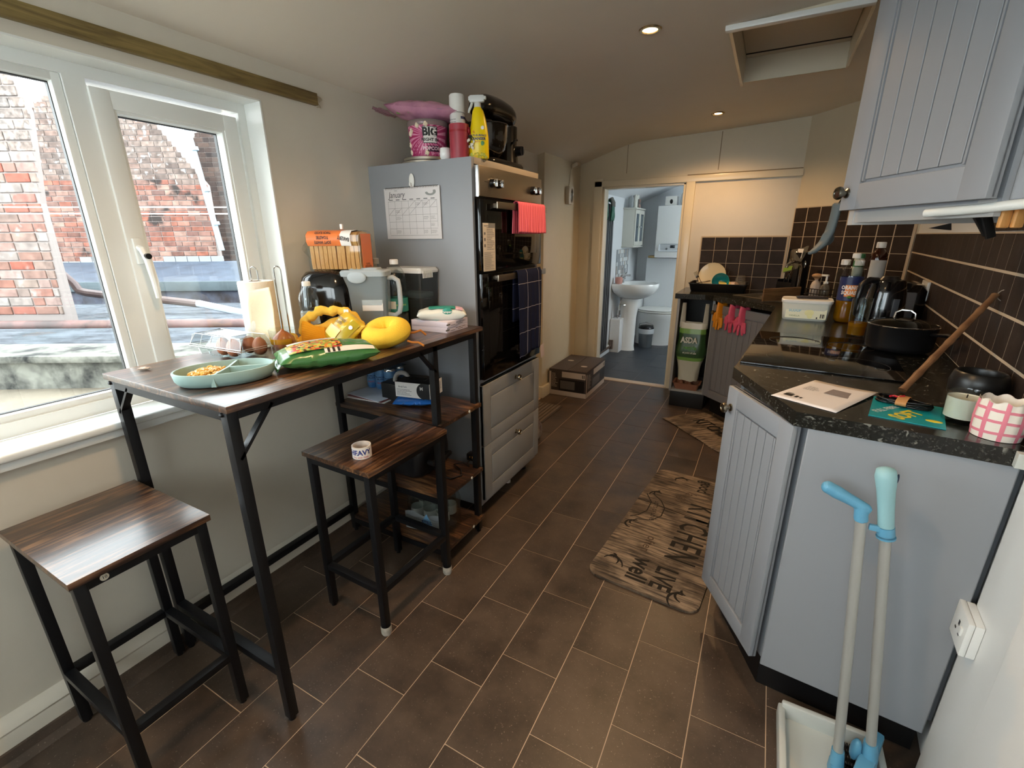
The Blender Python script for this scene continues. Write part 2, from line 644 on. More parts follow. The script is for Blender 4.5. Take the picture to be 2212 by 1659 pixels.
M_BLACKGLASS = mat('black_glass', '#060607', 0.06, spec=0.6)
M_BLACKPL = mat('black_plastic', '#111114', 0.3)
M_BLACKMATT = mat('matt_black', '#131314', 0.5)
M_WHITEPL = mat('white_plastic', '#e3e3df', 0.35)
M_PAPER = mat('white_paper', '#dedbd6', 0.7)
M_INK = mat('black_ink', '#191919', 0.6)
M_INKG = mat('grey_ink', '#6a6a6c', 0.7)
M_CLEAR = glassy('clear_plastic', '#f4f8f8', 0.04, 0.97)
M_PANE = glassy('window_glass', '#f2f6f6', 0.0, 0.98)
M_HAZY = glassy('hazy_clear_plastic', '#e4eef2', 0.1, 0.97, milky=0.30, mcol='#e4eef4')
M_WHITECER = mat('white_ceramic', '#e6e8e8', 0.12, coat=0.3)

# ---------------------------------------------------------------- floor
TW, TL = 0.19589, 0.32766
WALL_S0 = Vector((0.545, 1.25)); WALL_DR = Vector((0.0870, 0.99621)); WALL_NR = Vector((0.99621, -0.0870))
WALL_ANG = -math.atan2(0.0870, 0.99621)
def wall_x(y):
    return WALL_S0.x + (y - WALL_S0.y) * WALL_DR.x / WALL_DR.y
floor = struct(B().box(-2.0, 1.0, -1.4, 4.26, -0.12, -0.0016).done('floor', M_GROUT, smooth=0))
tile_src = None
for c in range(-2, 10):
    x0 = -1.1917 + c * TW
    xa, xb = max(x0 + 0.0015, -1.575), x0 + TW - 0.0015
    if xb - xa < 0.02:
        continue
    off = (0.951 + 0.1357 * c) % TL
    k = math.floor((-1.35 - off) / TL)
    while True:
        ya = off + k * TL + 0.0015; yb = ya + TL - 0.003
        k += 1
        if ya > 4.2:
            break
        if yb < -1.3:
            continue
        ya = max(ya, -1.3); yb = min(yb, 4.205)
        if xa > wall_x((ya + yb) / 2) + 0.05 or yb - ya < 0.02:
            continue
        if xb - xa > TW - 0.004 and yb - ya > TL - 0.004:
            M = Matrix.Translation(((xa + xb) / 2, (ya + yb) / 2, 0))
            if tile_src is None:
                tile_src = B().box(-TW / 2 + 0.0015, TW / 2 - 0.0015, -TL / 2 + 0.0015, TL / 2 - 0.0015, -0.004, 0).done('floor_tile', M_FTILE, floor, smooth=0)
                tile_src.matrix_local = M
            else:
                shared('floor_tile', tile_src, None, floor, M)
        else:
            B().box(xa, xb, ya, yb, -0.004, 0).done('floor_tile', M_FTILE, floor, smooth=0)
bfloor = struct(B().box(-1.62, 0.4, 4.26, 6.6, -0.12, -0.0016).done('floor_bathroom', mat('grey_grout', '#7c8085', 0.8), smooth=0))
bt = None
for i in range(7):
    for j in range(5):
        xa = -1.6 + i * 0.3; ya = 4.285 + (j - (0.5 if i % 2 else 0)) * 0.6
        yb = min(ya + 0.597, 6.45); ya = max(ya, 4.285)
        if yb - ya < 0.05:
            continue
        B().box(xa + 0.0015, min(xa + 0.2985, 0.3), ya, yb, -0.004, 0).done('floor_tile', M_BTILE, bfloor, smooth=0)
struct(B().box(-1.37, -0.66, 4.2, 4.285, -0.004, 0.006, 0.003).done('trim_threshold', mat('threshold_strip', '#b9a893', 0.4)))

# ---------------------------------------------------------------- walls
wl_ = B()
wl_.box(-1.87, -1.64, -1.4, 3.45, -0.1, 0.815)
wl_.box(-1.87, -1.64, -1.4, 3.45, 1.80, 2.3)
wl_.box(-1.87, -1.64, -1.4, -0.62, 0.815, 1.80)
wl_.box(-1.87, -1.64, 1.187, 3.45, 0.815, 1.80)
wall_left = struct(wl_.done('wall_left', M_WALL, smooth=0))
wall_nib = struct(B().box(-1.87, -1.585, 3.451, 4.22, -0.1, 2.3).done('wall_nib', M_WALLG, smooth=0))
wb = B()
wb.box(-1.87, -1.375, 4.22, 4.32, -0.1, 2.3)
wb.box(-0.665, 0.3, 4.22, 4.32, -0.1, 2.3)
wb.box(-1.375, -0.665, 4.22, 4.32, 1.75, 2.3)
wall_back = struct(wb.done('wall_back', M_WALLG, smooth=0))
RW = Matrix.Translation((WALL_S0.x, WALL_S0.y, 0)) @ Matrix.Rotation(WALL_ANG, 4, 'Z')     # local y runs along the right wall, local x into it
wall_right = struct(B().box(0, 0.15, -2.72, 2.6, -0.1, 2.3).done('wall_right', M_WHITEWALL, smooth=0))
wall_right.matrix_world = RW
DA = math.atan2(-0.59, 0.615)
DW = Matrix.Translation((0.13, 4.22, 0)) @ Matrix.Rotation(DA, 4, 'Z')                      # local x runs along the diagonal wall, local -y faces the room
wall_diag = struct(B().box(-0.01, 0.875, 0, 0.12, -0.1, 2.3).done('wall_diagonal', M_WALLG, smooth=0))
wall_diag.matrix_world = DW
wf = B()
wf.box(-1.87, 0.45, -1.5, -1.38, -0.1, 1.15)
wf.box(-1.87, 0.45, -1.5, -1.38, 2.0, 2.3)
wf.box(-1.87, -1.60, -1.5, -1.38, 1.15, 2.0)
wf.box(0.20, 0.45, -1.5, -1.38, 1.15, 2.0)
struct(wf.done('wall_front', M_WALL, smooth=0))
# ceiling: slopes down and curves into the left wall; opening for the loft hatch
prof = [(-1.88, 1.88), (-1.66, 1.925), (-1.56, 1.95), (-1.47, 1.98), (-1.36, 2.015), (-1.25, 2.05), (-1.16, 2.072), (-1.08, 2.085), (-0.9, 2.093), (-0.45, 2.108), (-0.25, 2.119), (0.145, 2.14), (0.2, 2.143), (1.0, 2.19)]
def ceil_z(x):
    for (a, za), (b, zb) in zip(prof, prof[1:]):
        if a <= x <= b:
            return za + (zb - za) * (x - a) / (b - a)
    return 2.14
ys = [-1.5, 0.5, 2.3, 3.06, 4.32]
cb = B()
vv = [[cb._v((x, y, z), None) for y in ys] for x, z in prof]
for i in range(len(prof) - 1):
    for j in range(len(ys) - 1):
        if j == 2 and -0.26 < prof[i][0] < 0.19:
            continue
        cb.bm.faces.new((vv[i][j], vv[i][j + 1], vv[i + 1][j + 1], vv[i + 1][j]))
cb.box(-1.9, 1.05, -1.5, 4.32, 2.30, 2.40)  # unseen slab added above the ceiling to keep daylight out
ceiling = struct(cb.done('ceiling', M_CEIL, smooth=40, flip=False))
hb = B()
hb.box(-0.262, -0.25, 2.29, 3.07, 2.10, 2.26); hb.box(0.2, 0.212, 2.29, 3.07, 2.12, 2.26)
hb.box(-0.25, 0.2, 3.06, 3.072, 2.115, 2.26); hb.box(-0.25, 0.2, 2.288, 2.3, 2.115, 2.26)
hatch = struct(hb.done('trim_loft_hatch', M_TRIM, smooth=0))
B().box(-0.248, 0.198, 2.302, 3.058, 2.225, 2.237).done('lid', mat('hatch_board', '#c4b9a6', 0.5), hatch, smooth=0)
B().box(-0.275, 0.205, 2.268, 2.30, 2.100, 2.120, 0.004).done('architrave', M_UPVC, hatch)
B().box(-0.248, 0.198, 2.99, 2.998, 2.2215, 2.226).done('joint', M_INK, hatch, smooth=0)

# splashback tiles: every tile its own piece
TP = 0.1012
wt_src = [None]
def wtile(parent, M):
    if wt_src[0] is None:
        wt_src[0] = B().box(0, 0.0982, -0.0085, -0.0005, 0, 0.0982, 0.0006, None, 1).done('wall_tile', M_WTILE, parent, smooth=0)
        wt_src[0].matrix_local = M
    else:
        shared('wall_tile', wt_src[0], None, parent, M)
for i in range(6):
    for j in range(4):
        wtile(wall_back, Matrix.Translation((-0.503 + i * TP, 4.22, 0.9235 + j * TP)))
B().box(-0.512, 0.115, 4.2126, 4.221, 0.92, 1.336).done('tile_grout', M_TILEGROUT, wall_back, smooth=0)
for i in range(8):
    for j in range(6):
        wtile(wall_diag, Matrix.Translation((0.003 + i * TP * 1.034, 0, 0.9235 + j * TP)))
B().box(-0.006, 0.85, -0.0074, 0.001, 0.92, 1.535).done('tile_grout', M_TILEGROUT, wall_diag, smooth=0)
RT = Matrix.Rotation(PI / 2, 4, 'Z')
for i in range(24):
    for j in range(5):
        if j == 4 and i < 14:
            continue
        y = 2.39 - (i + 1) * TP
        wtile(wall_right, Matrix.Translation((0, y + 0.0982, 0.9235 + j * 0.106)) @ Matrix.Rotation(-PI / 2, 4, 'Z'))
B().box(-0.0079, 0.001, -0.045, 2.39, 0.92, 1.345).done('tile_grout', M_TILEGROUT, wall_right, smooth=0)

# window with a fixed light and a side-hung opening light, deep reveal, timber board
wx0, wx1 = -1.80, -1.727
win = struct(B().box(wx0, wx1, 1.155, 1.187, 0.835, 1.80, 0.003).box(wx0, wx1, -0.62, -0.588, 0.835, 1.80, 0.003)
             .box(wx0, wx1, -0.588, 1.155, 1.765, 1.80).box(wx0, wx1, -0.588, 1.155, 0.835, 0.875)
             .box(wx0, wx1, 0.672, 0.722, 0.875, 1.765).box(wx0, wx1, -0.16, -0.11, 0.875, 1.765).done('window_1', M_UPVC))
def bead(y0, y1, z0, z1, wd, x0, x1, name, m):
    b = B()
    b.box(x0, x1, y0, y0 + wd, z0, z1, 0.005); b.box(x0, x1, y1 - wd, y1, z0, z1, 0.005)
    b.box(x0 + 0.001, x1 - 0.001, y0 + wd - 0.006, y1 - wd + 0.006, z1 - wd, z1 - 0.0005, 0.003); b.box(x0 + 0.001, x1 - 0.001, y0 + wd - 0.006, y1 - wd + 0.006, z0 + 0.0005, z0 + wd, 0.003)
    return b.done(name, m, win)
bead(-0.11, 0.672, 0.872, 1.767, 0.022, -1.775, -1.735, 'glazing_bead', M_UPVC)
bead(0.722, 1.140, 0.872, 1.748, 0.05, -1.79, -1.718, 'casement', M_UPVC)
bead(0.768, 1.094, 0.918, 1.702, 0.012, -1.775, -1.722, 'glazing_bead', M_UPVC)
bead(-0.588, -0.16, 0.872, 1.767, 0.05, -1.79, -1.718, 'casement', M_UPVC)
for y0, y1, z0, z1 in ((-0.09, 0.652, 0.892, 1.747), (0.778, 1.084, 0.928, 1.692), (-0.54, -0.208, 0.92, 1.72)):
    B().box(-1.767, -1.763, y0, y1, z0, z1).done('pane', M_PANE, win, smooth=0)
    g = B()
    g.box(-1.772, -1.758, y0 - 0.004, y0 + 0.004, z0, z1); g.box(-1.772, -1.758, y1 - 0.004, y1 + 0.004, z0, z1)
    g.box(-1.772, -1.758, y0, y1, z1 - 0.004, z1 + 0.004); g.box(-1.772, -1.758, y0, y1, z0 - 0.004, z0 + 0.004)
    g.done('gasket', M_BLACKMATT, win, smooth=0)
h = B()
h.box(-1.72, -1.706, 0.733, 0.757, 1.268, 1.345, 0.005)
h.tube([(-1.712, 0.745, 1.318), (-1.69, 0.745, 1.312), (-1.676, 0.747, 1.28), (-1.672, 0.75, 1.22), (-1.676, 0.752, 1.165)], [0.009, 0.011, 0.011, 0.010, 0.008], 10)
hd = h.done('handle', M_UPVC, win)
B().cyl((-1.683, 0.746, 1.292), (-1.663, 0.746, 1.292), 0.0085).done('lock_button', M_BLACKPL, win)
sb = B()
sb.box(-1.73, -1.595, -0.66, 1.187, 0.812, 0.835, 0.009, None, 3)
sb.box(-1.645, -1.612, -0.66, 1.187, 0.785, 0.814, 0.008)
sill = sb.done('window_sill', M_UPVC, win)
rv = B()
rv.box(-1.727, -1.638, 1.183, 1.1885, 0.835, 1.80); rv.box(-1.727, -1.638, -0.62, 1.187, 1.797, 1.802)
rv.done('reveal_lining', M_UPVC, win, smooth=0)
# the bare batten above the window
bt_ = B()
bt_.box(-1.642, -1.622, -0.9, 1.425, 1.832, 1.874, 0.003)
bat = struct(bt_.done('trim_batten', wood('old_varnished_batten', '#5a4a28', '#75633a', '#8a7748', 'Y', 0.5), smooth=40))
tp_ = B()
tp_.grid(lambda u, v: (-1.636 + 0.010 * math.sin(5 * v + 3 * u), 1.424 + 0.022 * u + 0.004 * math.sin(9 * v), 1.826 + 0.05 * v * (1 - 0.3 * u)), 5, 8)
tp_.done('torn_tape', glassy('torn_tape_film', '#efe8d8', 0.2, 0.9, milky=0.5, mcol='#d8ccb8'), bat)
# baseboard with a dark coved vinyl edge
b = B()
pr = [(-1.64, 0.0), (-1.605, 0.0), (-1.605, 0.075), (-1.609, 0.085), (-1.606, 0.092), (-1.612, 0.104), (-1.625, 0.116), (-1.64, 0.12)]
Mx = Matrix(((1, 0, 0, 0), (0, 0, 1, 0), (0, 1, 0, 0), (0, 0, 0, 1)))
b.prism(pr, -1.38, 3.45, Mx)
bb_ = struct(b.done('baseboard_left', M_WALL, smooth=30))
b = B()
b.prism([(-1.606, 0.0), (-1.573, 0.0), (-1.578, 0.006), (-1.592, 0.016), (-1.598, 0.04), (-1.606, 0.042)], -1.38, 3.2, Mx)
b.done('coved_edge', M_FTILE, bb_)
bk = B()
bk.box(-1.585, -1.56, 3.455, 4.22, 0, 0.10, 0.004); bk.box(-1.64, -1.56, 3.425, 3.456, 0, 0.10, 0.004)
struct(bk.done('baseboard_nib', M_TRIM))
# door surround to the bathroom
db = B()
db.box(-1.445, -1.37, 4.20, 4.224, 0, 1.82, 0.006); db.box(-0.67, -0.60, 4.20, 4.224, 0, 1.755, 0.006)
db.box(-1.445, 0.135, 4.20, 4.224, 1.752, 1.80, 0.004)
db.box(-1.375, -1.35, 4.215, 4.325, 0, 1.75, 0.003); db.box(-0.69, -0.665, 4.215, 4.325, 0, 1.75, 0.003); db.box(-1.375, -0.665, 4.215, 4.325, 1.735, 1.755, 0.003)
door1 = struct(db.done('door_1', M_TRIM))
B().box(-0.6915, -0.6885, 4.30, 4.3265, 0, 1.735).done('dark_edge', M_INK, door1, smooth=0)
# boarding joints above the door, laid on as thin brown strips
jb = B()
jb.box(-0.67, 0.13, 4.2185, 4.2205, 1.803, 1.809); jb.box(-1.17, -1.166, 4.2185, 4.2205, 1.85, 2.07); jb.box(-0.447, -0.442, 4.2185, 4.2205, 1.83, 2.10)
struct(jb.done('trim_board_joints', mat('joint_brown', '#7a6a50', 0.8), smooth=0))
# loose edge of a door lining on the white wall, near the camera
lining = struct(B().box(-0.02, 0.002, -2.7, -0.022, 0, 2.25).box(-0.032, -0.018, -0.60, -0.235, 0, 2.05, 0.004).done('trim_wall_lining', M_WHITEWALL, smooth=0))
lining.matrix_world = RW
# window behind the camera
w2 = B()
for x0, x1, z0, z1 in ((-1.60, -1.54, 1.15, 2.0), (0.14, 0.20, 1.15, 2.0), (-0.73, -0.67, 1.15, 2.0), (-1.60, 0.20, 1.15, 1.21), (-1.60, 0.20, 1.94, 2.0)):
    w2.box(x0, x1, -1.47, -1.41, z0, z1)
win2 = struct(w2.done('window_2', M_UPVC, smooth=0))
for x0, x1 in ((-1.55, -0.72), (-0.68, 0.15)):
    B().box(x0, x1, -1.442, -1.438, 1.2, 1.95).done('pane', M_PANE, win2, smooth=0)

# ---------------------------------------------------------------- bathroom shell
bw = B()
bw.box(-1.8, -1.57, 4.32, 6.6, -0.1, 2.3)
struct(bw.done('wall_bathroom_left', M_BATHWALL, smooth=0))
struct(B().box(-1.6, 0.5, 6.47, 6.6, -0.1, 2.3).done('wall_bathroom_back', M_BATHWALL, smooth=0))
bw = B()
bw.box(0.3, 0.45, 4.32, 6.6, -0.1, 0.8); bw.box(0.3, 0.45, 4.32, 6.6, 1.9, 2.3)
bw.box(0.3, 0.45, 4.32, 5.0, 0.8, 1.9); bw.box(0.3, 0.45, 5.75, 6.6, 0.8, 1.9)
struct(bw.done('wall_bathroom_right', M_BATHWALL, smooth=0))
b = B()
b.mesh([(-1.62, 4.3, 1.74), (-1.62, 6.6, 1.74), (-0.9, 6.6, 2.02), (-0.9, 4.3, 2.02), (0.5, 6.6, 2.08), (0.5, 4.3, 2.08)], [(0, 1, 2, 3), (3, 2, 4, 5)])
b.box(-1.8, 0.5, 4.3, 6.6, 2.3, 2.4)
struct(b.done('ceiling_bathroom', M_BATHWALL, smooth=0, flip=False))
b = B()
b.box(0.34, 0.40, 5.0, 5.06, 0.8, 1.9); b.box(0.34, 0.40, 5.69, 5.75, 0.8, 1.9); b.box(0.34, 0.40, 5.06, 5.69, 0.8, 0.86); b.box(0.34, 0.40, 5.06, 5.69, 1.84, 1.9)
win3 = struct(b.done('window_3', M_UPVC, smooth=0))
B().box(0.368, 0.372, 5.05, 5.70, 0.85, 1.85).done('pane', M_PANE, win3, smooth=0)
struct(B().box(-1.39, 0.3, 6.24, 6.48, -0.05, 1.07, 0.004).done('trim_boxed_wall', M_BATHWALL))
struct(B().box(-1.57, -1.552, 4.33, 6.2, 0, 0.09, 0.004).done('baseboard_bathroom', M_BATHWALL))

# ---------------------------------------------------------------- fitted grey oven tower
def routed_front(w_, h_, t, m, name, parent, M, mx=0.062, mz=0.065, groove=0.008):
    """a drawer front with a routed rectangle; front faces local -Y"""
    b = B()
    b.box(0, w_, -t + 0.004, 0, 0, h_, 0.002, M)
    b.box(0, mx, -t, -0.002, 0, h_, 0.002, M); b.box(w_ - mx, w_, -t, -0.002, 0, h_, 0.002, M)
    b.box(mx - 0.001, w_ - mx + 0.001, -t, -0.002, 0, mz, 0.002, M); b.box(mx - 0.001, w_ - mx + 0.001, -t, -0.002, h_ - mz, h_, 0.002, M)
    b.box(mx + groove, w_ - mx - groove, -t - 0.001, -0.002, mz + groove, h_ - mz - groove, 0.004, M)
    return b.done(name, m, parent)

def knob(parent, M, m=None, r=0.016, name='knob'):
    """round cabinet knob pointing along local -Y"""
    P = [(0, 0), (r * 0.75, 0), (r * 0.72, 0.003), (r * 0.42, 0.006), (r * 0.4, 0.014), (r * 0.95, 0.018), (r, 0.023), (r * 0.85, 0.029), (r * 0.55, 0.030), (r * 0.5, 0.0285), (r * 0.3, 0.0285), (0, 0.0305)]
    return B().lathe(P, 18, M @ Matrix.Rotation(PI / 2, 4, 'X')).done(name, m or M_NICKEL, parent)

tower = thing('oven_tower', 'tall blue grey oven housing with two drawers and calendar on its side', 'cabinet', (-1.09, 1.675, 0), R(90))
# local: x runs along the front away from the camera, -y faces the room, y goes back to the left wall
b = B()
b.box(0.018, 0.597, 0.0, 0.545, 0.06, 0.08); b.box(0.018, 0.597, 0.53, 0.545, 0.08, 1.62); b.box(0.018, 0.597, 0.0, 0.53, 0.695, 0.712)
b.box(0.597, 0.615, 0, 0.55, 0.06, 1.62, 0.001)
b.done('carcass', M_GREY, tower, smooth=0)
B().box(0, 0.018, -0.002, 0.552, 0.06, 1.645, 0.0015).done('side_panel', M_GREY, tower)
B().box(0.018, 0.615, -0.004, 0.55, 1.62, 1.645, 0.001).done('top_panel', mat('tower_top_reflection', '#a2988a', 0.5), tower)  # beige reflection on the panel is put into its colour
routed_front(0.600, 0.302, 0.022, M_GREYD, 'drawer', tower, T(0.009, -0.001, 0.388))
routed_front(0.600, 0.292, 0.022, M_GREYD, 'drawer', tower, T(0.009, -0.001, 0.092))
for ch, z in ((0, 0.652), (1, 0.346)):
    dr_ = [c for c in tower.children if c.name.startswith('drawer')][ch]
    knob(dr_, T(0.325, -0.023, z))
fb = B()
for x in (0.06, 0.55):
    for y in (0.06, 0.48):
        fb.cyl((x, y, 0), (x, y, 0.012), 0.028); fb.cyl((x, y, 0.012), (x, y, 0.07), 0.016)
fb.done('feet', M_BLACKPL, tower)
B().cyl((0.36, 0.05, 0), (0.36, 0.05, 0.06), 0.016).done('clip', M_WHITEPL, tower)

oven = thing('double_oven', 'built-in black glass double oven with brushed steel control panel', 'oven', (-1.09, 1.675, 0), R(90))
b = B()
b.box(0.024, 0.596, 0.002, 0.52, 0.716, 1.612)
b.done('body', M_BLACKMATT, oven, smooth=0)
B().box(0.020, 0.612, -0.024, 0.0, 1.500, 1.616, 0.002).done('control_panel', M_STEEL, oven)
B().box(0.016, 0.020, -0.022, 0.0, 1.498, 1.614).done('panel_edge', M_CHROME, oven, smooth=0)
for z0, z1 in ((1.204, 1.490), (0.716, 1.190)):
    d = B().box(0.020, 0.610, -0.026, -0.001, z0, z1, 0.003).done('oven_door', M_BLACKGLASS, oven)
    B().box(0.072, 0.558, -0.0268, -0.0255, z0 + 0.06, z1 - 0.06, 0.0004).done('window_panel', mat('oven_window', '#0b0a0a', 0.04, spec=0.6), d)
    zc = z1 - 0.022
    hb_ = B()
    hb_.box(0.10, 0.598, -0.062, -0.053, zc - 0.014, zc + 0.014, 0.003)
    hb_.box(0.125, 0.140, -0.055, -0.024, zc - 0.009, zc + 0.009, 0.001); hb_.box(0.556, 0.571, -0.055, -0.024, zc - 0.009, zc + 0.009, 0.001)
    hb_.done('handle', M_STEEL, d)
for x in (0.118, 0.168, 0.500, 0.552):
    kb = B().cyl((x, -0.024, 1.556), (x, -0.044, 1.556), 0.0185, 0.017, 20).done('dial', M_BLACKPL, oven)
    k2 = B()
    k2.cyl((x, -0.0435, 1.556), (x, -0.0475, 1.556), 0.0165, 0.0155, 20)
    k2.box(x - 0.0025, x + 0.0025, -0.054, -0.046, 1.541, 1.571, 0.001)
    k2.done('dial_cap', M_CHROME, kb)
mk = B()
for x in (0.118, 0.168):
    for i in range(5):
        a = R(40 + i * 25)
        mk.box(x + 0.026 * math.cos(a) - 0.0012, x + 0.026 * math.cos(a) + 0.0012, -0.0246, -0.0238, 1.556 + 0.026 * math.sin(a) - 0.0012, 1.556 + 0.026 * math.sin(a) + 0.0012)
mk.box(0.062, 0.088, -0.0246, -0.0238, 1.5565, 1.5585)
mk.done('printed_marks', M_INK, oven, smooth=0)

# instruction strip on the upper oven door
st = thing('instruction_strip', 'narrow white instruction strip taped on the upper oven door', 'paper', (-1.0625, 1.709, 1.20), R(90))
B().box(0, 0.10, 0.0005, 0.0012, 0, 0.197).done('sheet', mat('strip_paper', '#cfc6b8', 0.7), st, smooth=0)
marks('print_lines', scribble(0.006, 0.094, 0.005, 0.075, 0.0022, 3) + scribble(0.03, 0.094, 0.085, 0.18, 0.004, 5) + [(0.006, 0.094, 0.078, 0.079), (0.008, 0.045, 0.184, 0.187), (0.008, 0.02, 0.15, 0.16), (0.008, 0.02, 0.125, 0.137), (0.008, 0.02, 0.10, 0.112)], M_INKG, st, FRONT)
B().box(0.045, 0.10, -0.0003, 0.0004, 0.178, 0.197).done('tape', glassy('clear_tape', '#dfe3e6', 0.15, 0.8, milky=0.3), st, smooth=0)

def hanging_cloth(name, label, cat, loc, w_, front, back, m, seed, wav=0.006, taper=0.0, group=None, nfold=3.0, tilt=0.0):
    """cloth folded over the oven handle; local x along the bar, -y to the room"""
    t = thing(name, label, cat, loc, R(90), group)
    L = front + back + 0.024
    def f(u, v):
        s = v * L
        x = (u - 0.5) * w_ * (1 - taper * abs(2 * v - 1))
        wv = wav * math.sin(nfold * 2 * PI * u + seed) + 0.5 * wav * noise.noise(Vector((u * 5, v * 4, seed)))
        if s < front:
            d = front - s
            return (x + tilt * d, -0.0125 - abs(wv) * min(1, d * 8) - 0.002, -d * (1 - 0.02 * math.sin(4 * u + seed)))
        if s < front + 0.024:
            a = (s - front) / 0.024 * PI
            return (x, -0.0125 * math.cos(a) - 0.001, 0.010 * math.sin(a))
        d = s - front - 0.024
        return (x - 0.006 * d / 0.2, 0.0125 + 0.3 * abs(wv) * min(1, d * 8), -d)
    b = B().grid(f, 26, 40)
    b.mod('SOLIDIFY', thickness=0.0026, offset=0.0)
    o = b.done('cloth', m, t, smooth=60)
    return t, o

def stripe_mat(key, c1, c2, axis, scale, rough=0.95, width=0.5, bump=0.6, coords='UVless'):
    m = bpy.data.materials.new(key)
    m.use_nodes = True
    n = m.node_tree.nodes; l = m.node_tree.links
    p = n['Principled BSDF']
    p.inputs['Roughness'].default_value = rough
    p.inputs['Specular IOR Level'].default_value = 0.1
    t = n.new('ShaderNodeTexCoord')
    sp = n.new('ShaderNodeSeparateXYZ')
    l.new(t.outputs['Object'], sp.inputs[0])
    mu = n.new('ShaderNodeMath'); mu.operation = 'MULTIPLY'; mu.inputs[1].default_value = scale
    l.new(sp.outputs[axis], mu.inputs[0])
    s = n.new('ShaderNodeMath'); s.operation = 'SINE'
    l.new(mu.outputs[0], s.inputs[0])
    r = n.new('ShaderNodeMapRange'); r.inputs['From Min'].default_value = -1; r.inputs['From Max'].default_value = 1
    l.new(s.outputs[0], r.inputs['Value'])
    mx = n.new('ShaderNodeMixRGB'); mx.inputs['Color1'].default_value = lin(c2); mx.inputs['Color2'].default_value = lin(c1)
    l.new(r.outputs['Result'], mx.inputs['Fac']); l.new(mx.outputs['Color'], p.inputs['Base Color'])
    b = n.new('ShaderNodeBump'); b.inputs['Strength'].default_value = bump; b.inputs['Distance'].default_value = 0.004
    l.new(r.outputs['Result'], b.inputs['Height']); l.new(b.outputs['Normal'], p.inputs['Normal'])
    MATS[key] = m
    return m

def check_mat(key, base, line, px, pz, ox, oz, lw=0.0022, rough=0.95):
    """cloth woven with a window-pane check in object space"""
    m = bpy.data.materials.new(key)
    m.use_nodes = True
    n = m.node_tree.nodes; l = m.node_tree.links
    p = n['Principled BSDF']
    p.inputs['Roughness'].default_value = rough
    p.inputs['Specular IOR Level'].default_value = 0.1
    t = n.new('ShaderNodeTexCoord')
    sp = n.new('ShaderNodeSeparateXYZ')
    l.new(t.outputs['Object'], sp.inputs[0])
    fs = []
    for ax, per, off in (('X', px, ox), ('Z', pz, oz)):
        a = n.new('ShaderNodeMath'); a.operation = 'ADD'; a.inputs[1].default_value = off
        l.new(sp.outputs[ax], a.inputs[0])
        k = n.new('ShaderNodeMath'); k.operation = 'PINGPONG'; k.inputs[1].default_value = per / 2
        l.new(a.outputs[0], k.inputs[0])
        c = n.new('ShaderNodeMath'); c.operation = 'LESS_THAN'; c.inputs[1].default_value = lw / 2
        l.new(k.outputs[0], c.inputs[0])
        fs.append(c)
    mm = n.new('ShaderNodeMath'); mm.operation = 'MAXIMUM'
    l.new(fs[0].outputs[0], mm.inputs[0]); l.new(fs[1].outputs[0], mm.inputs[1])
    mx = n.new('ShaderNodeMixRGB'); mx.inputs['Color1'].default_value = lin(base); mx.inputs['Color2'].default_value = lin(line)
    l.new(mm.outputs[0], mx.inputs['Fac']); l.new(mx.outputs['Color'], p.inputs['Base Color'])
    x = n.new('ShaderNodeTexNoise'); x.inputs['Scale'].default_value = 400
    l.new(t.outputs['Object'], x.inputs['Vector'])
    b = n.new('ShaderNodeBump'); b.inputs['Strength'].default_value = 0.3; b.inputs['Distance'].default_value = 0.002
    l.new(x.outputs['Fac'], b.inputs['Height']); l.new(b.outputs['Normal'], p.inputs['Normal'])
    MATS[key] = m
    return m

t1, o1 = hanging_cloth('dishcloth', 'coral pink ribbed dishcloth folded over the upper oven handle', 'cloth', (-1.032, 2.085, 1.483), 0.285, 0.125, 0.128, stripe_mat('coral_ribbed_cloth', '#f7808f', '#d95a70', 'X', 330), 2, 0.006, -0.03)
t2, o2 = hanging_cloth('tea_towel', 'navy tea towel with white window check hanging over the lower oven handle', 'towel', (-1.032, 2.065, 1.183), 0.262, 0.41, 0.235, check_mat('navy_check_cloth', '#1d2238', '#a9a7ac', 0.128, 0.118, 0.035, 0.055), 5, 0.008, 0.06, nfold=2.2)
B().box(0.008, 0.05, -0.030, -0.029, -0.475, -0.405, 0, T(0, 0, 0, 0, 0, R(-12))).done('care_tag', mat('care_tag', '#c9b6b4', 0.7), t2, smooth=0)

# calendar and its hook on the tower side
ch = thing('adhesive_hook', 'white oval stick-on hook above the calendar', 'hook', (-1.390, 1.673, 1.572))
b = B()
b.ball((0, -0.004, 0), 0.0175, 20, None, (0.8, 0.25, 1.7))
b.tube([(0, -0.006, -0.012), (0, -0.012, -0.022), (0, -0.018, -0.018), (0.002, -0.019, -0.008)], 0.004, 8)
b.done('hook_body', M_WHITEPL, ch)
cal = thing('wall_calendar', 'white January month calendar hanging on the side of the oven tower', 'calendar', (-1.397, 1.671, 1.335))
B().box(-0.153, 0.153, -0.004, 0, 0, 0.212, 0.0008).done('pages', mat('calendar_paper', '#d4d0d0', 0.6), cal)
b = B()
for i in range(34):
    x = -0.142 + i * 0.0086
    b.torus((x, -0.002, 0.211), 0.0042, 0.0008, 8, 5, Matrix.Translation((x, -0.002, 0.211)) @ Matrix.Rotation(PI / 2, 4, 'Y') @ Matrix.Translation((-x, 0.002, -0.211)))
b.done('wire_binding', mat('dark_wire', '#4a4038', 0.4, 0.8), cal)
rows = []
for i in range(8):
    rows.append((-0.133 + i * 0.0385 - 0.0005, -0.133 + i * 0.0385 + 0.0005, 0.02 if i < 7 else 0.05, 0.158))
for j in range(6):
    rows.append((-0.133, 0.1365, 0.158 - j * 0.0285 - 0.0005, 0.158 - j * 0.0285 + 0.0004))
for i in range(7):
    rows.append((-0.126 + i * 0.0385, -0.105 + i * 0.0385, 0.1625, 0.166))
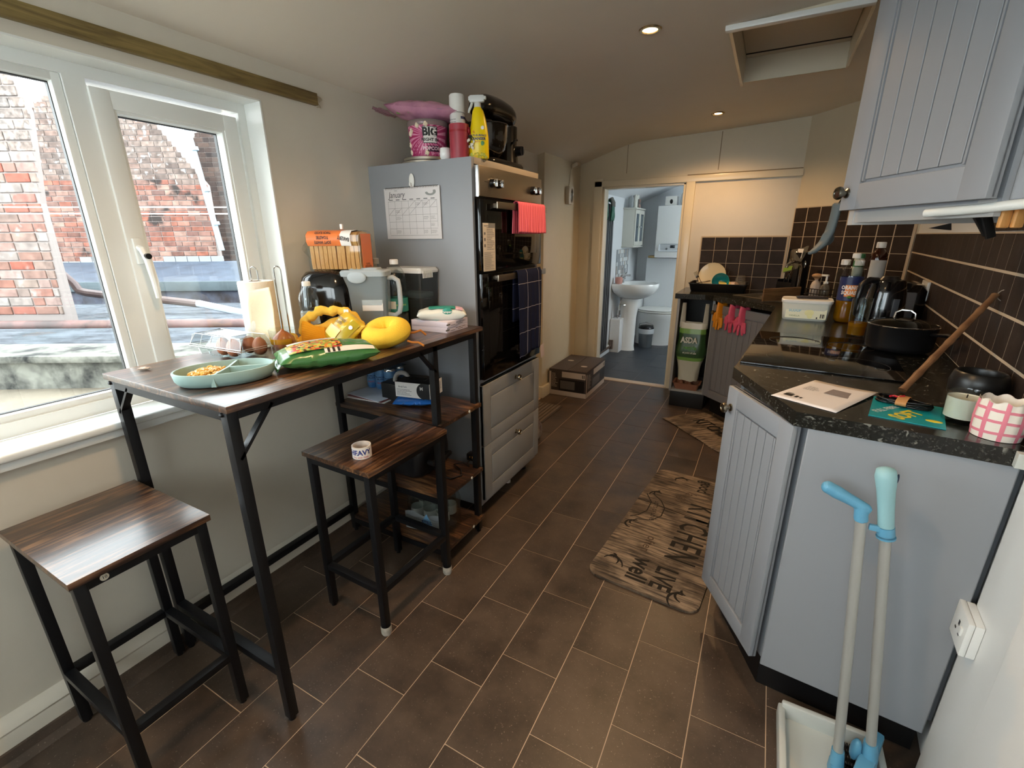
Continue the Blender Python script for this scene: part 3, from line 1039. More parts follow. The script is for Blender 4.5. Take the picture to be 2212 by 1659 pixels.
marks('month_grid', rows, M_INKG, cal, Matrix.Translation((0, -0.0044, 0)) @ FRONT)
hw = []
rnd = random.Random(4)
for (i, j) in ((1, 1), (4, 0), (5, 0), (1, 2), (6, 2), (5, 2), (1, 4), (6, 3), (5, 4), (6, 4)):
    hw += scribble(-0.131 + i * 0.0385, -0.099 + i * 0.0385, 0.158 - j * 0.0285 - 0.022, 0.158 - j * 0.0285 - 0.008, 0.0028, i * 7 + j, 0.35)
marks('handwriting', hw, M_INK, cal, Matrix.Translation((0, -0.0044, 0)) @ FRONT)
b = B()
for i, j in ((3, 0), (4, 0), (5, 0), (6, 0), (0, 1), (1, 1), (2, 1), (3, 1)):
    x = -0.133 + i * 0.0385; z = 0.158 - j * 0.0285
    b.tube([(x + 0.002, -0.0045, z - 0.027), (x + 0.036, -0.0045, z - 0.001)], 0.0004, 4)
b.done('crossed_days', M_INK, cal)
text('January', 0.036, mat('soft_ink', '#4d4d50', 0.7), cal, Matrix.Translation((-0.082, -0.0045, 0.184)) @ FRONT, 0.0, shear=0.25, sx=0.85)
text('2025', 0.008, M_INKG, cal, Matrix.Translation((-0.085, -0.0045, 0.2015)) @ FRONT)
b = B()
for i in range(9):
    a = R(200 + i * 22)
    b.ball((0.105 + 0.022 * math.cos(a), -0.0043, 0.19 + 0.011 * math.sin(a)), 0.006, 8, None, (1.3, 0.08, 0.7))
b.done('leaf_print', mat('grey_leaf_print', '#8f918f', 0.7), cal)

# ---------------------------------------------------------------- bar table
table = thing('bar_table', 'long rustic brown bar table with black steel frame and three end shelves', 'table', (-1.304, 1.07, 0))
TX0, TX1, TY0, TY1 = -0.291, 0.291, -0.538, 0.537
B().box(TX0, TX1, TY0, TY1, 0.968, 0.985, 0.0012).done('tabletop', M_WOOD, table)
LW = 0.026
lx = (TX0 + 0.022, TX1 - 0.03); ly = (TY0 + 0.02, 0.235, TY1 - 0.035)
for x in lx:
    for y in ly:
        leg = B().box(x - LW / 2, x + LW / 2, y - LW / 2, y + LW / 2, 0.012, 0.968, 0.0012).done('leg', M_BLACKMETAL, table)
        B().cyl((x, y, 0), (x, y, 0.013), 0.011, 0.012).done('foot', M_BLACKPL, leg)
rl = B()
for x in lx:
    rl.box(x - LW / 2, x + LW / 2, ly[0] + LW / 2, ly[2] - LW / 2, 0.943, 0.968)
for y in (ly[0], ly[2]):
    rl.box(lx[0] + LW / 2, lx[1] - LW / 2, y - LW / 2, y + LW / 2, 0.943, 0.968)
rl.done('top_frame', M_BLACKMETAL, table, smooth=0)
B().box(lx[0] + LW / 2, lx[1] - LW / 2, ly[0] - LW / 2, ly[0] + LW / 2, 0.168, 0.194, 0.001).done('end_rail', M_BLACKMETAL, table)
B().box(lx[0] - LW / 2, lx[0] + LW / 2, ly[0] + LW / 2, ly[1] - LW / 2, 0.112, 0.138, 0.001).done('back_rail', M_BLACKMETAL, table)
for z in (0.638, 0.325, 0.075):
    B().box(lx[0] + 0.01, lx[1] - 0.01, ly[1] - LW / 2, ly[1] + LW / 2, z - 0.028, z - 0.003).done('shelf_rail', M_BLACKMETAL, table, smooth=0)
    B().box(lx[0] + 0.01, lx[1] - 0.01, ly[2] - LW / 2, ly[2] + LW / 2, z - 0.028, z - 0.003).done('shelf_rail', M_BLACKMETAL, table, smooth=0)
    sh = B().box(TX0 + 0.004, TX1 - 0.003, ly[1] - 0.012, ly[2] + 0.012, z - 0.002, z + 0.014, 0.001).done('shelf', M_WOODX, table)
    B().cyl((TX1 - 0.0035, 0.42, z + 0.006), (TX1 - 0.001, 0.42, z + 0.006), 0.006).done('screw_cap', M_WHITEPL, sh)
def brace(p0, p1):
    b = B().bar(p0, p1, 0.018, 0.008)
    for p in (p0, p1):
        b.ball(p, 0.007, 8)
    b.done('brace', M_BLACKMETAL, table)
brace((lx[0], ly[0] - 0.004, 0.868), (lx[0] + 0.085, ly[0] - 0.004, 0.955))
brace((lx[1] + 0.004, ly[0], 0.842), (lx[1] + 0.004, ly[0] + 0.10, 0.955))
brace((lx[1] + 0.004, ly[1], 0.862), (lx[1] + 0.004, ly[1] - 0.085, 0.955))
b = B()
for x in lx:
    b.ball((x - 0.004, ly[0] - 0.014, 0.958), 0.006, 8)
b.done('bolt', M_BLACKPL, table)

# ---------------------------------------------------------------- bar stools
def make_stool(name, label, loc, rz, sx, sy, m, caps, badge, group):
    t = thing(name, label, 'stool', loc, rz, group)
    B().box(-sx / 2, sx / 2, -sy / 2, sy / 2, 0.634, 0.651, 0.0012).done('seat', m, t)
    W = 0.024
    px, py = sx / 2 - 0.022, sy / 2 - 0.020
    for i, x in enumerate((-px, px)):
        for j, y in enumerate((-py, py)):
            lg = B().box(x - W / 2, x + W / 2, y - W / 2, y + W / 2, 0.01, 0.634, 0.001).done('leg', M_BLACKMETAL, t)
            if (i, j) in caps:
                cp = B().lathe([(0, 0), (0.016, 0), (0.0185, 0.006), (0.019, 0.03), (0.0175, 0.036), (0.0172, 0.01)], 16, T(x, y, 0)).done('foot_cap', mat('grubby_white_rubber', '#b8b2a6', 0.6, var=0.3, vscale=60), lg)
            else:
                B().cyl((x, y, 0), (x, y, 0.011), 0.010).done('foot', M_BLACKPL, lg)
    b = B()
    for x in (-px, px):
        b.box(x - W / 2, x + W / 2, -py + W / 2, py - W / 2, 0.61, 0.634)
    for y in (-py, py):
        b.box(-px + W / 2, px - W / 2, y - W / 2, y + W / 2, 0.61, 0.634)
    b.done('seat_frame', M_BLACKMETAL, t, smooth=0)
    for x in (-px, px):
        B().box(x - W / 2, x + W / 2, -py + W / 2, py - W / 2, 0.172, 0.194, 0.001).done('footrest', M_BLACKMETAL, t)
    for y in (-py, py):
        B().box(-px + W / 2, px - W / 2, y - W / 2, y + W / 2, 0.172, 0.194, 0.001).done('footrest', M_BLACKMETAL, t)
    if badge:
        B().cyl((px + W / 2 - 0.001, -py + 0.042, 0.622), (px + W / 2 + 0.0012, -py + 0.042, 0.622), 0.0085).done('number_sticker', mat('cream_sticker', '#cfc7b4', 0.5), t)
        text('10', 0.010, M_INK, t, Matrix.Translation((px + W / 2 + 0.0016, -py + 0.042, 0.622)) @ Matrix.Rotation(PI / 2, 4, 'Z') @ FRONT, 0.01)
    return t
make_stool('bar_stool', 'dark wooden bar stool with glossy seat under the window, nearest the camera', (-1.396, 0.389, 0), 0, 0.394, 0.292, M_WOOD, (), True, 'black framed bar stools')
make_stool('bar_stool', 'rustic bar stool with a tape roll on its seat and two white foot caps', (-1.143, 1.09, 0), R(-1.5), 0.318, 0.392, M_WOOD, ((1, 0), (1, 1)), False, 'black framed bar stools')
tr = thing('tape_roll', 'white roll of parcel tape printed in blue on the stool seat', 'tape', (-1.098, 0.972, 0.6512), R(36))
tr.scale = (0.80, 0.80, 0.80)
B().lathe([(0.034, 0), (0.039, 0), (0.039, 0.05), (0.034, 0.05), (0.034, 0)], 36).done('roll', mat('tape_white', '#e2dcd6', 0.35), tr)
B().lathe([(0.0325, 0.001), (0.034, 0.001), (0.034, 0.049), (0.0325, 0.049), (0.0325, 0.001)], 36).done('core', mat('tape_core', '#d8c9bb', 0.7), tr)
text('HEAVY', 0.030, mat('blue_print', '#23357f', 0.5), tr, T(0, 0, 0.028), 0.035, wrap=0.0394)
text('DUTY', 0.030, MATS['blue_print'], tr, T(0, 0, 0.028, R(150)), 0.035, wrap=0.0394)
text('PULL AND TEAR', 0.009, mat('red_print', '#c0402f', 0.5), tr, T(0, 0, 0.008), 0.02, wrap=0.0394)

# ---------------------------------------------------------------- outside the window: a back yard of brick, its colours dimmed
EM = Matrix(((0.8783, -0.4781, 0, 0), (0.4781, 0.8783, 0, 0), (0, 0, 1, 0), (0, 0, 0, 1)))
OUT_DIM = 0.40  # brick colours dimmed to hold the yard's daylight down against the room
M_BRICK = ramp_random('dimmed_red_brick', ['#86645a', '#b5705c', '#a2766a', '#c29a8a', '#8a6a62', '#c27a64', '#b29184'], OUT_DIM, var=0.35, vscale=9, patch=('#4c4340', 2.6, 0.60))
M_BRICKN = ramp_random('patched_old_brick', ['#b9aca4', '#bd6a56', '#ac9a8e', '#b57a68', '#c8c0ba', '#a08478'], OUT_DIM, var=0.3, vscale=14, patch=('#cfc6bd', 5.0, 0.60))
M_BRICKP = ramp_random('weathered_pale_brick', ['#a59a94', '#8f827c', '#b4a49a', '#9c8a80', '#c2b6ae'], OUT_DIM, var=0.5, vscale=24, patch=('#d8d6d2', 13.0, 0.58))
M_BRICKD = ramp_random('dark_brown_brick', ['#5a4c48', '#6e5a52', '#4a4140', '#7c665c'], OUT_DIM, island=True, var=0.3)
M_BRICKI = ramp_random('dimmed_brick_rest', ['#8a7a72', '#a08478', '#98887f', '#b09a8e', '#7d6d66'], OUT_DIM, island=True, var=0.4, vscale=12, patch=('#d0ccc8', 11.0, 0.58))
M_MORTAR = mat('grey_lime_mortar', '#7d7470', 0.95)

def inside(poly, x, y):
    c = False
    n = len(poly)
    for i in range(n):
        x1, y1 = poly[i]; x2, y2 = poly[(i + 1) % n]
        if (y1 > y) != (y2 > y) and x < (x2 - x1) * (y - y1) / (y2 - y1) + x1:
            c = not c
    return c

def brick_wall(name, label, poly, v, depth, m_of, bw_=0.225, bh=0.078, joint=0.011, most=300, rest_mat=None, seed=1):
    t = thing(name, label, 'building', EM @ Vector((0, v, 0)), math.atan2(0.4781, 0.8783))
    zb = min(p[1] for p in poly)
    B().prism([(x, -2.49 if abs(z - zb) < 0.05 else z) for x, z in poly], 0.0, depth, Matrix(((1, 0, 0, 0), (0, 0, 1, 0.012), (0, 1, 0, 0), (0, 0, 0, 1)))).done('wall_body', M_MORTAR, t, smooth=0)
    us = [p[0] for p in poly]; zs = [p[1] for p in poly]
    rnd = random.Random(seed)
    cells = []
    row = 0
    z = min(zs)
    while z < max(zs):
        cz = z + bh / 2
        xs = sorted(x1 + (x2 - x1) * (cz - y1) / (y2 - y1) for (x1, y1), (x2, y2) in zip(poly, poly[1:] + poly[:1]) if (y1 > cz) != (y2 > cz))
        for xa, xb in zip(xs[::2], xs[1::2]):
            x = xa - (0.5 * bw_ if row % 2 else 0)
            while x < xb:
                L = bw_ if rnd.random() > 0.18 else bw_ * 0.5
                c0, c1 = max(x, xa), min(x + L, xb)
                if c1 - c0 > 0.03:
                    cells.append(((c0 + c1) / 2, cz, c1 - c0))
                x += L + joint
        z += bh + joint
        row += 1
    cells.sort(key=lambda c: c[1])
    src = {}
    nparts = 0
    rest = B()
    for cx, cz, L in cells:
        if nparts < most:
            m = m_of(cx, cz)
            key = (round(L, 3), m.name)
            M = Matrix.Translation((cx, rnd.uniform(-0.004, 0.004), cz)) @ Matrix.Rotation(rnd.uniform(-0.012, 0.012), 4, 'Y')
            if key not in src:
                src[key] = B().box(-L / 2, L / 2, 0, 0.03, -bh / 2, bh / 2, 0.004, None, 1).done('brick', m, t, smooth=0)
                src[key].matrix_local = M
            else:
                shared('brick', src[key], None, t, M)
            nparts += 1
        else:
            rest.box(cx - L / 2, cx + L / 2, 0, 0.02, cz - bh / 2, cz + bh / 2)
    if len(rest.bm.verts):
        o = rest.done('upper_brickwork', rest_mat or M_BRICKI, t, smooth=0)
        o['kind'] = 'stuff'
    else:
        rest.bm.free()
    return t

brick_wall('gable_building', 'red brick gable building with dimmed bricks seen through the window', [(-9.7, 0.84), (-5.88, 0.84), (-5.80, 2.32), (-6.57, 3.39), (-7.2, 4.35), (-7.6, 4.35), (-8.83, 3.60), (-9.7, 3.1)], 9.5, 0.08,
           lambda x, z: M_BRICK, 0.232, 0.082, 0.012, 300, M_BRICKI, 3)
brick_wall('patched_brick_house', 'nearer patched brick wall with pale and orange bricks at the left of the window', [(-6.3, 0.62), (-4.60, 0.62), (-4.50, 1.68), (-4.37, 2.46), (-4.47, 2.95), (-5.2, 3.6), (-6.3, 3.6)], 4.7, 0.06,
           lambda x, z: M_BRICKN if z < 2.15 else M_BRICKP, 0.225, 0.077, 0.012, 300, None, 8)
brick_wall('dark_brick_house', 'dark brown brick house wall behind the pale downpipe', [(-7.0, 0.6), (-4.4, 0.6), (-4.4, 4.2), (-6.3, 4.2), (-7.0, 3.4)], 11.2, 0.3, lambda x, z: M_BRICKD, 0.24, 0.085, 0.014, 0, M_BRICKD, 5)

# corrugated roof of the outhouse below the window
M_ROOF = mat('grey_weathered_sheet_roof', '#474c53', 0.85, col2='#24282e', vscale=4.0, coords='World', bump=0.4, bscale=60)
roof = B()
def rf(u, v):
    vv_ = 2.62 + v * 5.3
    return EM @ Vector((-9.0 + 8.0 * u, vv_, 0.70 - 0.28 * (vv_ - 2.65) / 3.55 + 0.016 * math.sin(vv_ * 2 * PI / 0.105)))
roof.grid(rf, 2, 300)
croof = tag(roof.done('corrugated_roof', M_ROOF, smooth=60), 'grey corrugated sheet roof of the outhouse below the window', 'roof')
pc = B().tube([EM @ Vector((-9, 4.0, 0.615)), EM @ Vector((-1.2, 4.0, 0.63))], 0.048, 12)
tag(pc.done('ridge_pipe', mat('rusty_red_pipe', '#5c3f3b', 0.6, col2='#2c2422', vscale=5, coords='World')), 'long rusty red pipe lying across the corrugated roof', 'pipe')
# lichen parapet and sandy ledge directly outside
M_LICHEN = mat('lichen_grey_render', '#77776f', 0.95, col2='#191a19', vscale=7.0, coords='World', bump=0.8, bscale=40)
b = B()
b.box(-5.2, -0.86, 2.40, 2.66, -0.5, 0.725, 0.02, EM)
b.box(-5.2, -0.86, 2.36, 2.68, 0.715, 0.755, 0.012, EM)
struct(b.done('wall_parapet', M_LICHEN))
b = B()
b.mesh([(-1.86, -2.4, 0.81), (-1.86, 1.3, 0.81), tuple(EM @ Vector((-0.86, 2.42, 0.58))), tuple(EM @ Vector((-5.2, 2.42, 0.53))), (-1.86, -2.4, 0.4), (-1.86, 1.3, 0.4), tuple(EM @ Vector((-0.86, 2.42, 0.3))), tuple(EM @ Vector((-5.2, 2.42, 0.3)))],
       [(0, 3, 2, 1), (4, 5, 6, 7), (0, 1, 5, 4), (1, 2, 6, 5), (2, 3, 7, 6), (3, 0, 4, 7)])
struct(b.done('trim_outer_ledge', mat('sandy_render', '#6b6254', 0.95, var=0.25, vscale=5, coords='World', bump=0.6, bscale=50), smooth=0))
# lean-to at the foot of the gable: low wall, grey board, lead flashing
lt = thing('lean_to', 'low lean-to with grey board and blue grey lead flashing under the gable', 'outbuilding', EM @ Vector((0, 8.0, 0)), math.atan2(0.4781, 0.8783))
B().box(-9.4, -4.3, 0, 0.2, -0.3, 0.52).done('low_wall', mat('painted_low_brick', '#454955', 0.9, col2='#2a2322', vscale=3.5, coords='World', bump=0.8, bscale=25), lt, smooth=0)
B().box(-9.4, -4.25, -0.06, 0.1, 0.50, 0.66, 0.008).done('fascia_board', mat('grey_fascia', '#4a5458', 0.8, var=0.3, vscale=3, coords='World'), lt)
b = B()
b.mesh([(-9.4, -0.02, 0.66), (-4.25, -0.02, 0.66), (-4.25, 1.4, 0.93), (-9.4, 1.4, 0.93)], [(0, 1, 2, 3)])
b.mod('SOLIDIFY', thickness=0.02)
b.done('flashing', mat('lead_flashing', '#3a4350', 0.6, var=0.35, vscale=4, coords='World'), lt, smooth=0)
b = B()
rnd = random.Random(2)
for i in range(15):
    x = -9.2 + i * 0.235
    b.box(x, x + 0.222, 1.36, 1.40, 0.86 + 0.0, 0.94 + rnd.choice((0, 0.085)))
b.done('whitewashed_brick', mat('whitewash', '#7b7d80', 0.9), lt, smooth=0)
soil = B().tube([EM @ Vector(p) for p in ((-5.79, 5.6, 1.42), (-5.345, 5.6, 0.96), (-5.24, 5.6, 0.84), (-5.20, 5.6, 0.76), (-5.11, 5.6, 0.735), (-4.83, 5.6, 0.70), (-4.30, 5.6, 0.655), (-3.76, 5.6, 0.59))], 0.045, 10)
tag(soil.done('soil_pipe', mat('brown_soil_pipe', '#4a3a38', 0.5)), 'brown bent drain pipe crossing in front of the lean-to', 'pipe')
tag(B().tube([EM @ Vector((-3.78, 5.56, 0.605)), EM @ Vector((-3.2, 5.5, 0.49))], 0.042, 10).done('waste_pipe', mat('white_waste_pipe', '#a9b4bf', 0.4)), 'short white plastic pipe end beside the brown drain pipe', 'pipe')
dp = B().tube([EM @ Vector(p) for p in ((-6.05, 9.38, 4.4), (-5.87, 9.38, 3.1), (-5.68, 9.38, 1.13))], 0.05, 10)
for z in (1.6, 2.2, 2.9):
    dp.cyl(EM @ Vector((-5.64 - (z - 1.13) * 0.1, 9.38, z)), EM @ Vector((-5.65 - (z - 1.13) * 0.1, 9.38, z + 0.06)), 0.062)
tag(dp.done('downpipe', mat('pale_downpipe', '#7a8a92', 0.5)), 'pale blue grey downpipe at the corner of the gable building', 'pipe')
for dz in (0, -0.05):
    tag(B().tube([EM @ Vector((-6, 4.0, 1.625 + dz)), EM @ Vector((-4, 4.0, 1.60 + dz)), EM @ Vector((-2.0, 4.0, 1.585 + dz))], 0.006, 6).done('overhead_cable', mat('pale_cable', '#b5aca6', 0.6)),
        'upper pale cable strung across the window view' if dz == 0 else 'lower pale cable strung across the window view', 'cable', 'cables strung across the yard')
struct(B().box(-30, -1.87, -20, 30, -2.6, -2.5).done('ground', mat('yard_ground', '#3a3a3a', 0.9), smooth=0))

# ---------------------------------------------------------------- on the bar table
TZ = 0.9852
VA = R(28.6)          # turned to face the way the room is seen
# divided plate with pasta
pl = thing('divided_plate', 'sage green divided toddler plate of pasta at the near end of the table', 'plate', (-1.213, 0.664, TZ), R(57))
M_SAGE = mat('sage_silicone', '#8aa5a0', 0.55)
def pr_(a):
    # egg outline, narrow end on -x
    return 0.098 * (1 + 0.20 * math.cos(a) ** 2 - 0.07 * math.cos(a) - 0.10 * (0.5 - 0.5 * math.cos(a)) * math.sin(a) ** 2)
b = B()
prof_ = [(0.0, 0.0), (0.80, 0.0), (0.90, 0.003), (0.97, 0.014), (1.0, 0.034), (0.985, 0.0365), (0.955, 0.0365), (0.94, 0.034), (0.90, 0.012), (0.84, 0.007), (0.0, 0.006)]
def plate_f(u, v):
    i = min(len(prof_) - 2, int(v * (len(prof_) - 1) + 1e-9)); f_ = v * (len(prof_) - 1) - i
    r_ = prof_[i][0] + (prof_[i + 1][0] - prof_[i][0]) * f_
    z = prof_[i][1] + (prof_[i + 1][1] - prof_[i][1]) * f_
    a = 2 * PI * u
    return (r_ * pr_(a) * math.cos(a), r_ * pr_(a) * 0.84 * math.sin(a), z)
b.grid(plate_f, 56, len(prof_) - 1, None, True)
b.done('tray', M_SAGE, pl, smooth=50)
b = B()
def wall_seg(p0, p1, w_=0.006, h_=0.0345):
    p0 = Vector(p0 + (0.004,)); p1 = Vector(p1 + (0.004,))
    n_ = (p1 - p0).cross(Vector((0, 0, 1))).normalized()
    q = [p0 + n_ * w_, p1 + n_ * w_, p1 - n_ * w_, p0 - n_ * w_]
    top = [p0 + n_ * w_ * 0.5, p1 + n_ * w_ * 0.5, p1 - n_ * w_ * 0.5, p0 - n_ * w_ * 0.5]
    b.mesh([tuple(k) for k in q] + [(k.x, k.y, h_) for k in top], [(0, 3, 2, 1), (4, 5, 6, 7), (0, 1, 5, 4), (1, 2, 6, 5), (2, 3, 7, 6), (3, 0, 4, 7)])
wall_seg((0.020, 0.077), (0.0, 0.0)); wall_seg((0.0, 0.0), (-0.032, -0.075)); wall_seg((0.004, 0.002), (0.098, -0.020))
b.done('divider', M_SAGE, pl)
pa = B()
rnd = random.Random(5)
for i in range(190):
    for _ in range(30):
        x = rnd.uniform(-0.095, 0.005); y = rnd.uniform(-0.06, 0.06)
        if (x / 0.10) ** 2 + (y / 0.072) ** 2 < 0.86 and (y < 0.0 and x < -0.012 + 0.42 * y or y >= 0 and x < -0.008 + 0.25 * y) and x > -0.092:
            break
    h_ = 0.017 * max(0, 1 - ((x + 0.045) / 0.055) ** 2 - (y / 0.07) ** 2)
    a = rnd.uniform(0, 2 * PI); tl = rnd.uniform(-0.6, 0.6)
    Mp = T(x, y, 0.011 + h_ + rnd.uniform(0, 0.008), a, tl)
    pa.tube([(-0.006, 0.0, 0), (-0.003, 0.003, 0), (0.001, 0.0038, 0), (0.005, 0.001, 0), (0.006, -0.003, 0)], 0.0027, 6, False, Mp)
po = tag(pa.done('pasta', mat('cooked_pasta', '#dcae56', 0.4, var=0.12, vscale=80, sss=0.15)), 'small heap of yellow cooked pasta in the divided plate', 'pasta')
po['kind'] = 'stuff'
po.matrix_world = pl.matrix_basis if False else T(-1.213, 0.664, TZ, R(57))

# egg carton and eggs
EX, EY, ERZ = -1.478, 0.835, R(2)
ec = thing('egg_carton', 'clear plastic egg carton with a blue label on its lid', 'carton', (EX, EY, TZ), ERZ)
b = B()
cups = [(-0.10 + i * 0.05, y) for i in range(5) for y in (-0.026, 0.026)]
for x, y in cups:
    b.lathe([(0.0, 0.0), (0.014, 0.0), (0.016, 0.003), (0.0225, 0.03)], 10, T(x, y, 0))
b.box(-0.130, 0.130, -0.058, 0.058, 0.0295, 0.0312)
b.done('tray', M_CLEAR, ec, smooth=30)
b = B()
b.mesh([(-0.128, -0.056, 0.033), (0.128, -0.056, 0.033), (0.128, 0.056, 0.033), (-0.128, 0.056, 0.033), (-0.112, -0.042, 0.068), (0.112, -0.042, 0.068), (0.112, 0.042, 0.068), (-0.112, 0.042, 0.068)],
       [(4, 5, 6, 7), (0, 1, 5, 4), (1, 2, 6, 5), (2, 3, 7, 6), (3, 0, 4, 7)])
b.done('lid', M_CLEAR, ec, smooth=0)
b = B()
M_GLINT = mat('clear_edge_highlight', '#e6ecea', 0.12)  # opaque white tubes stand in for highlights along the clear edges
for z, a, c in ((0.031, 0.131, 0.059), (0.0365, 0.129, 0.057), (0.068, 0.112, 0.042)):
    b.tube([(-a, -c, z), (a, -c, z), (a, c, z), (-a, c, z)], 0.0011, 6, True)
for sx in (-1, 1):
    for sy in (-1, 1):
        b.tube([(sx * 0.128, sy * 0.056, 0.034), (sx * 0.112, sy * 0.042, 0.068)], 0.0009, 6)
for i in range(6):
    x = -0.125 + i * 0.05
    b.tube([(x, -0.0545, 0.036), (x + (0.004 if x < 0 else -0.004), -0.044, 0.066)], 0.0007, 5)
b.done('rim', M_GLINT, ec)
B().box(-0.075, 0.055, -0.034, 0.036, 0.0684, 0.0690).done('label_panel', mat('blue_egg_label', '#b9d2dc', 0.4, col2='#dfe9ea', vscale=14), ec, smooth=0)
egg_m = mat('brown_egg', '#a8694a', 0.45, var=0.12, vscale=40, bump=0.05, bscale=300)
eg0 = None
for k, (x, y) in enumerate([(0.0, -0.026), (0.05, -0.026), (0.05, 0.026), (0.10, 0.026)]):
    c, s = math.cos(ERZ), math.sin(ERZ)
    L = (EX + c * x - s * y, EY + s * x + c * y, TZ + 0.004)
    lab = ('brown egg standing nearest the middle of the clear carton', 'brown egg in the front row of the carton, second from the empty cups', 'brown egg in the back row behind the front pair of eggs', 'brown egg at the end of the carton beside the onion')[k]
    if eg0 is None:
        ep = [(0.0, 0.0)] + [(0.0215 * math.sin(PI * i / 12) * (1 + 0.10 * math.cos(PI * i / 12)), 0.0285 - 0.0285 * math.cos(PI * i / 12)) for i in range(1, 12)] + [(0.0, 0.057)]
        eg0 = tag(B().lathe(ep, 18).done('egg', egg_m, smooth=80), lab, 'egg', 'eggs in the clear carton')
        eg0.location = L
    else:
        e = eg0.copy(); COL.objects.link(e); e.location = L; e['label'] = lab
on = thing('onion', 'brown onion in a clear wrapper beside the egg carton', 'onion', (-1.343, 0.925, TZ), R(30))
b = B()
b.lathe([(0, 0.002), (0.012, 0.001), (0.028, 0.012), (0.036, 0.032), (0.032, 0.052), (0.018, 0.066), (0.006, 0.074), (0.0, 0.082)], 20)
b.done('bulb', mat('onion_skin', '#a8602f', 0.3, col2='#7c3f1f', vscale=6, stretch=(9, 9, 1)), on, smooth=70)
b = B().grid(lambda u, v: ((0.040 + 0.003 * noise.noise(Vector((u * 9, v * 7, 1)))) * math.cos(2 * PI * u), (0.040 + 0.003 * noise.noise(Vector((u * 9, v * 7, 4)))) * math.sin(2 * PI * u), 0.002 + 0.078 * v), 20, 8, None, True)
b.done('wrapper', M_CLEAR, on, smooth=60)
B().lathe([(0.0405, 0.036), (0.0405, 0.052)], 20, None, R(180), R(330)).done('yellow_band', glassy('yellow_film', '#f2c23a', 0.1, 0.9, milky=0.35, mcol='#f0c030'), on, flip=False)
nt = B()
rnd = random.Random(8)
for k in range(9):
    p = Vector((0.03, 0.01, 0.01)); pts = []
    d = Vector((math.cos(-0.3 + 0.12 * k), math.sin(-0.3 + 0.12 * k), 0))
    for i in range(7):
        pts.append(p + d * 0.018 * i + Vector((0, rnd.uniform(-0.006, 0.006), rnd.uniform(0, 0.012))))
    nt.tube(pts, 0.0009, 5)
tn = tag(nt.done('net_tail', mat('white_net', '#e0dcd6', 0.6)), 'loose white net strands beside the onion', 'net')
tn['kind'] = 'stuff'
tn.matrix_world = T(-1.34, 0.945, TZ, R(50))
sc_ = B().pillow(0.030, 0.016, 0.008, 10, 8, None, 0.003, 60, 3)
tag(sc_.done('paper_scrap', mat('scrap_paper', '#cbb9a8', 0.7, col2='#7c5648', vscale=50), smooth=60, loc=(-1.527, 0.605, TZ + 0.0055), rot=(0, 0, R(40))), 'tiny crumpled paper scrap near the table corner under the window', 'scrap')

# kitchen roll on a wire holder
kr = thing('kitchen_roll', 'white kitchen roll with a loose hanging sheet on a chrome wire holder', 'paper roll', (-1.532, 0.985, TZ), VA)
M_TISSUE = mat('kitchen_paper', '#e3ddcf', 0.9, bump=0.5, bscale=160, sss=0.2)
B().lathe([(0.020, 0.008), (0.054, 0.008), (0.0555, 0.012), (0.0555, 0.214), (0.054, 0.218), (0.020, 0.218), (0.020, 0.008)], 40).done('roll', M_TISSUE, kr, smooth=50)
B().lathe([(0.0185, 0.009), (0.0198, 0.009), (0.0198, 0.2185), (0.0185, 0.2185), (0.0185, 0.009)], 24).done('cardboard_core', mat('cardboard_core', '#a58b6c', 0.8), kr)
b = B().grid(lambda u, v: (0.002 + 0.088 * u - 0.022 * v * (1 - u), -0.058 - 0.030 * u * u - 0.004 * math.sin(7 * v + 3 * u), 0.206 - 0.204 * v - 0.016 * (1 - u) * (1 - v)), 14, 20)
b.mod('SOLIDIFY', thickness=0.0012)
b.done('loose_sheet', mat('kitchen_sheet_lit', '#ded0b0', 0.9, bump=0.5, bscale=160, sss=0.3), kr, smooth=60)  # same paper as the roll; cream of light passing through put into colour
b = B()
b.torus((0, 0, 0.004), 0.070, 0.003, 36, 8)
b.tube([(-0.012, 0, 0.004), (-0.012, 0, 0.25)] + [(-0.012 * math.cos(PI * i / 8), 0, 0.25 + 0.014 * math.sin(PI * i / 8)) for i in range(1, 9)] + [(0.012, 0, 0.004)], 0.0026, 8)
b.tube([(0.046, 0.045, 0.004), (0.046, 0.045, 0.25)] + [(0.058 - 0.012 * math.cos(PI * i / 8), 0.045, 0.25 + 0.014 * math.sin(PI * i / 8)) for i in range(1, 9)] + [(0.070, 0.045, 0.004)], 0.0026, 8)
b.done('wire_holder', M_CHROME, kr)

# plastic bottles
def bottle(name, label, loc, prof_, m, cap_m, cap, rz=0.0, group=None, cat='bottle', n=28):
    t = thing(name, label, cat, loc, rz, group)
    B().lathe(prof_, n).done('body', m, t, smooth=50)
    r, z0, z1 = cap
    b = B()
    b.lathe([(0, z0), (r, z0), (r, z1 - 0.002), (r - 0.002, z1), (0, z1)], 24)
    for i in range(20):
        a = 2 * PI * i / 20
        b.box(-0.0007, 0.0007, r - 0.0004, r + 0.0007, z0 + 0.001, z1 - 0.003, 0, T(0, 0, 0, a))
    b.done('cap', cap_m, t)
    return t
def wrap_label(parent, r, z0, z1, m, a0=0, a1=360, name='label_band', n=28):
    return B().lathe([(r, z0), (r, z1)], n, None, R(a0), R(a1)).done(name, m, parent, flip=False)
def liquid(parent, prof_, m, name='liquid', n=24):
    return B().lathe(prof_, n).done(name, m, parent, smooth=50)
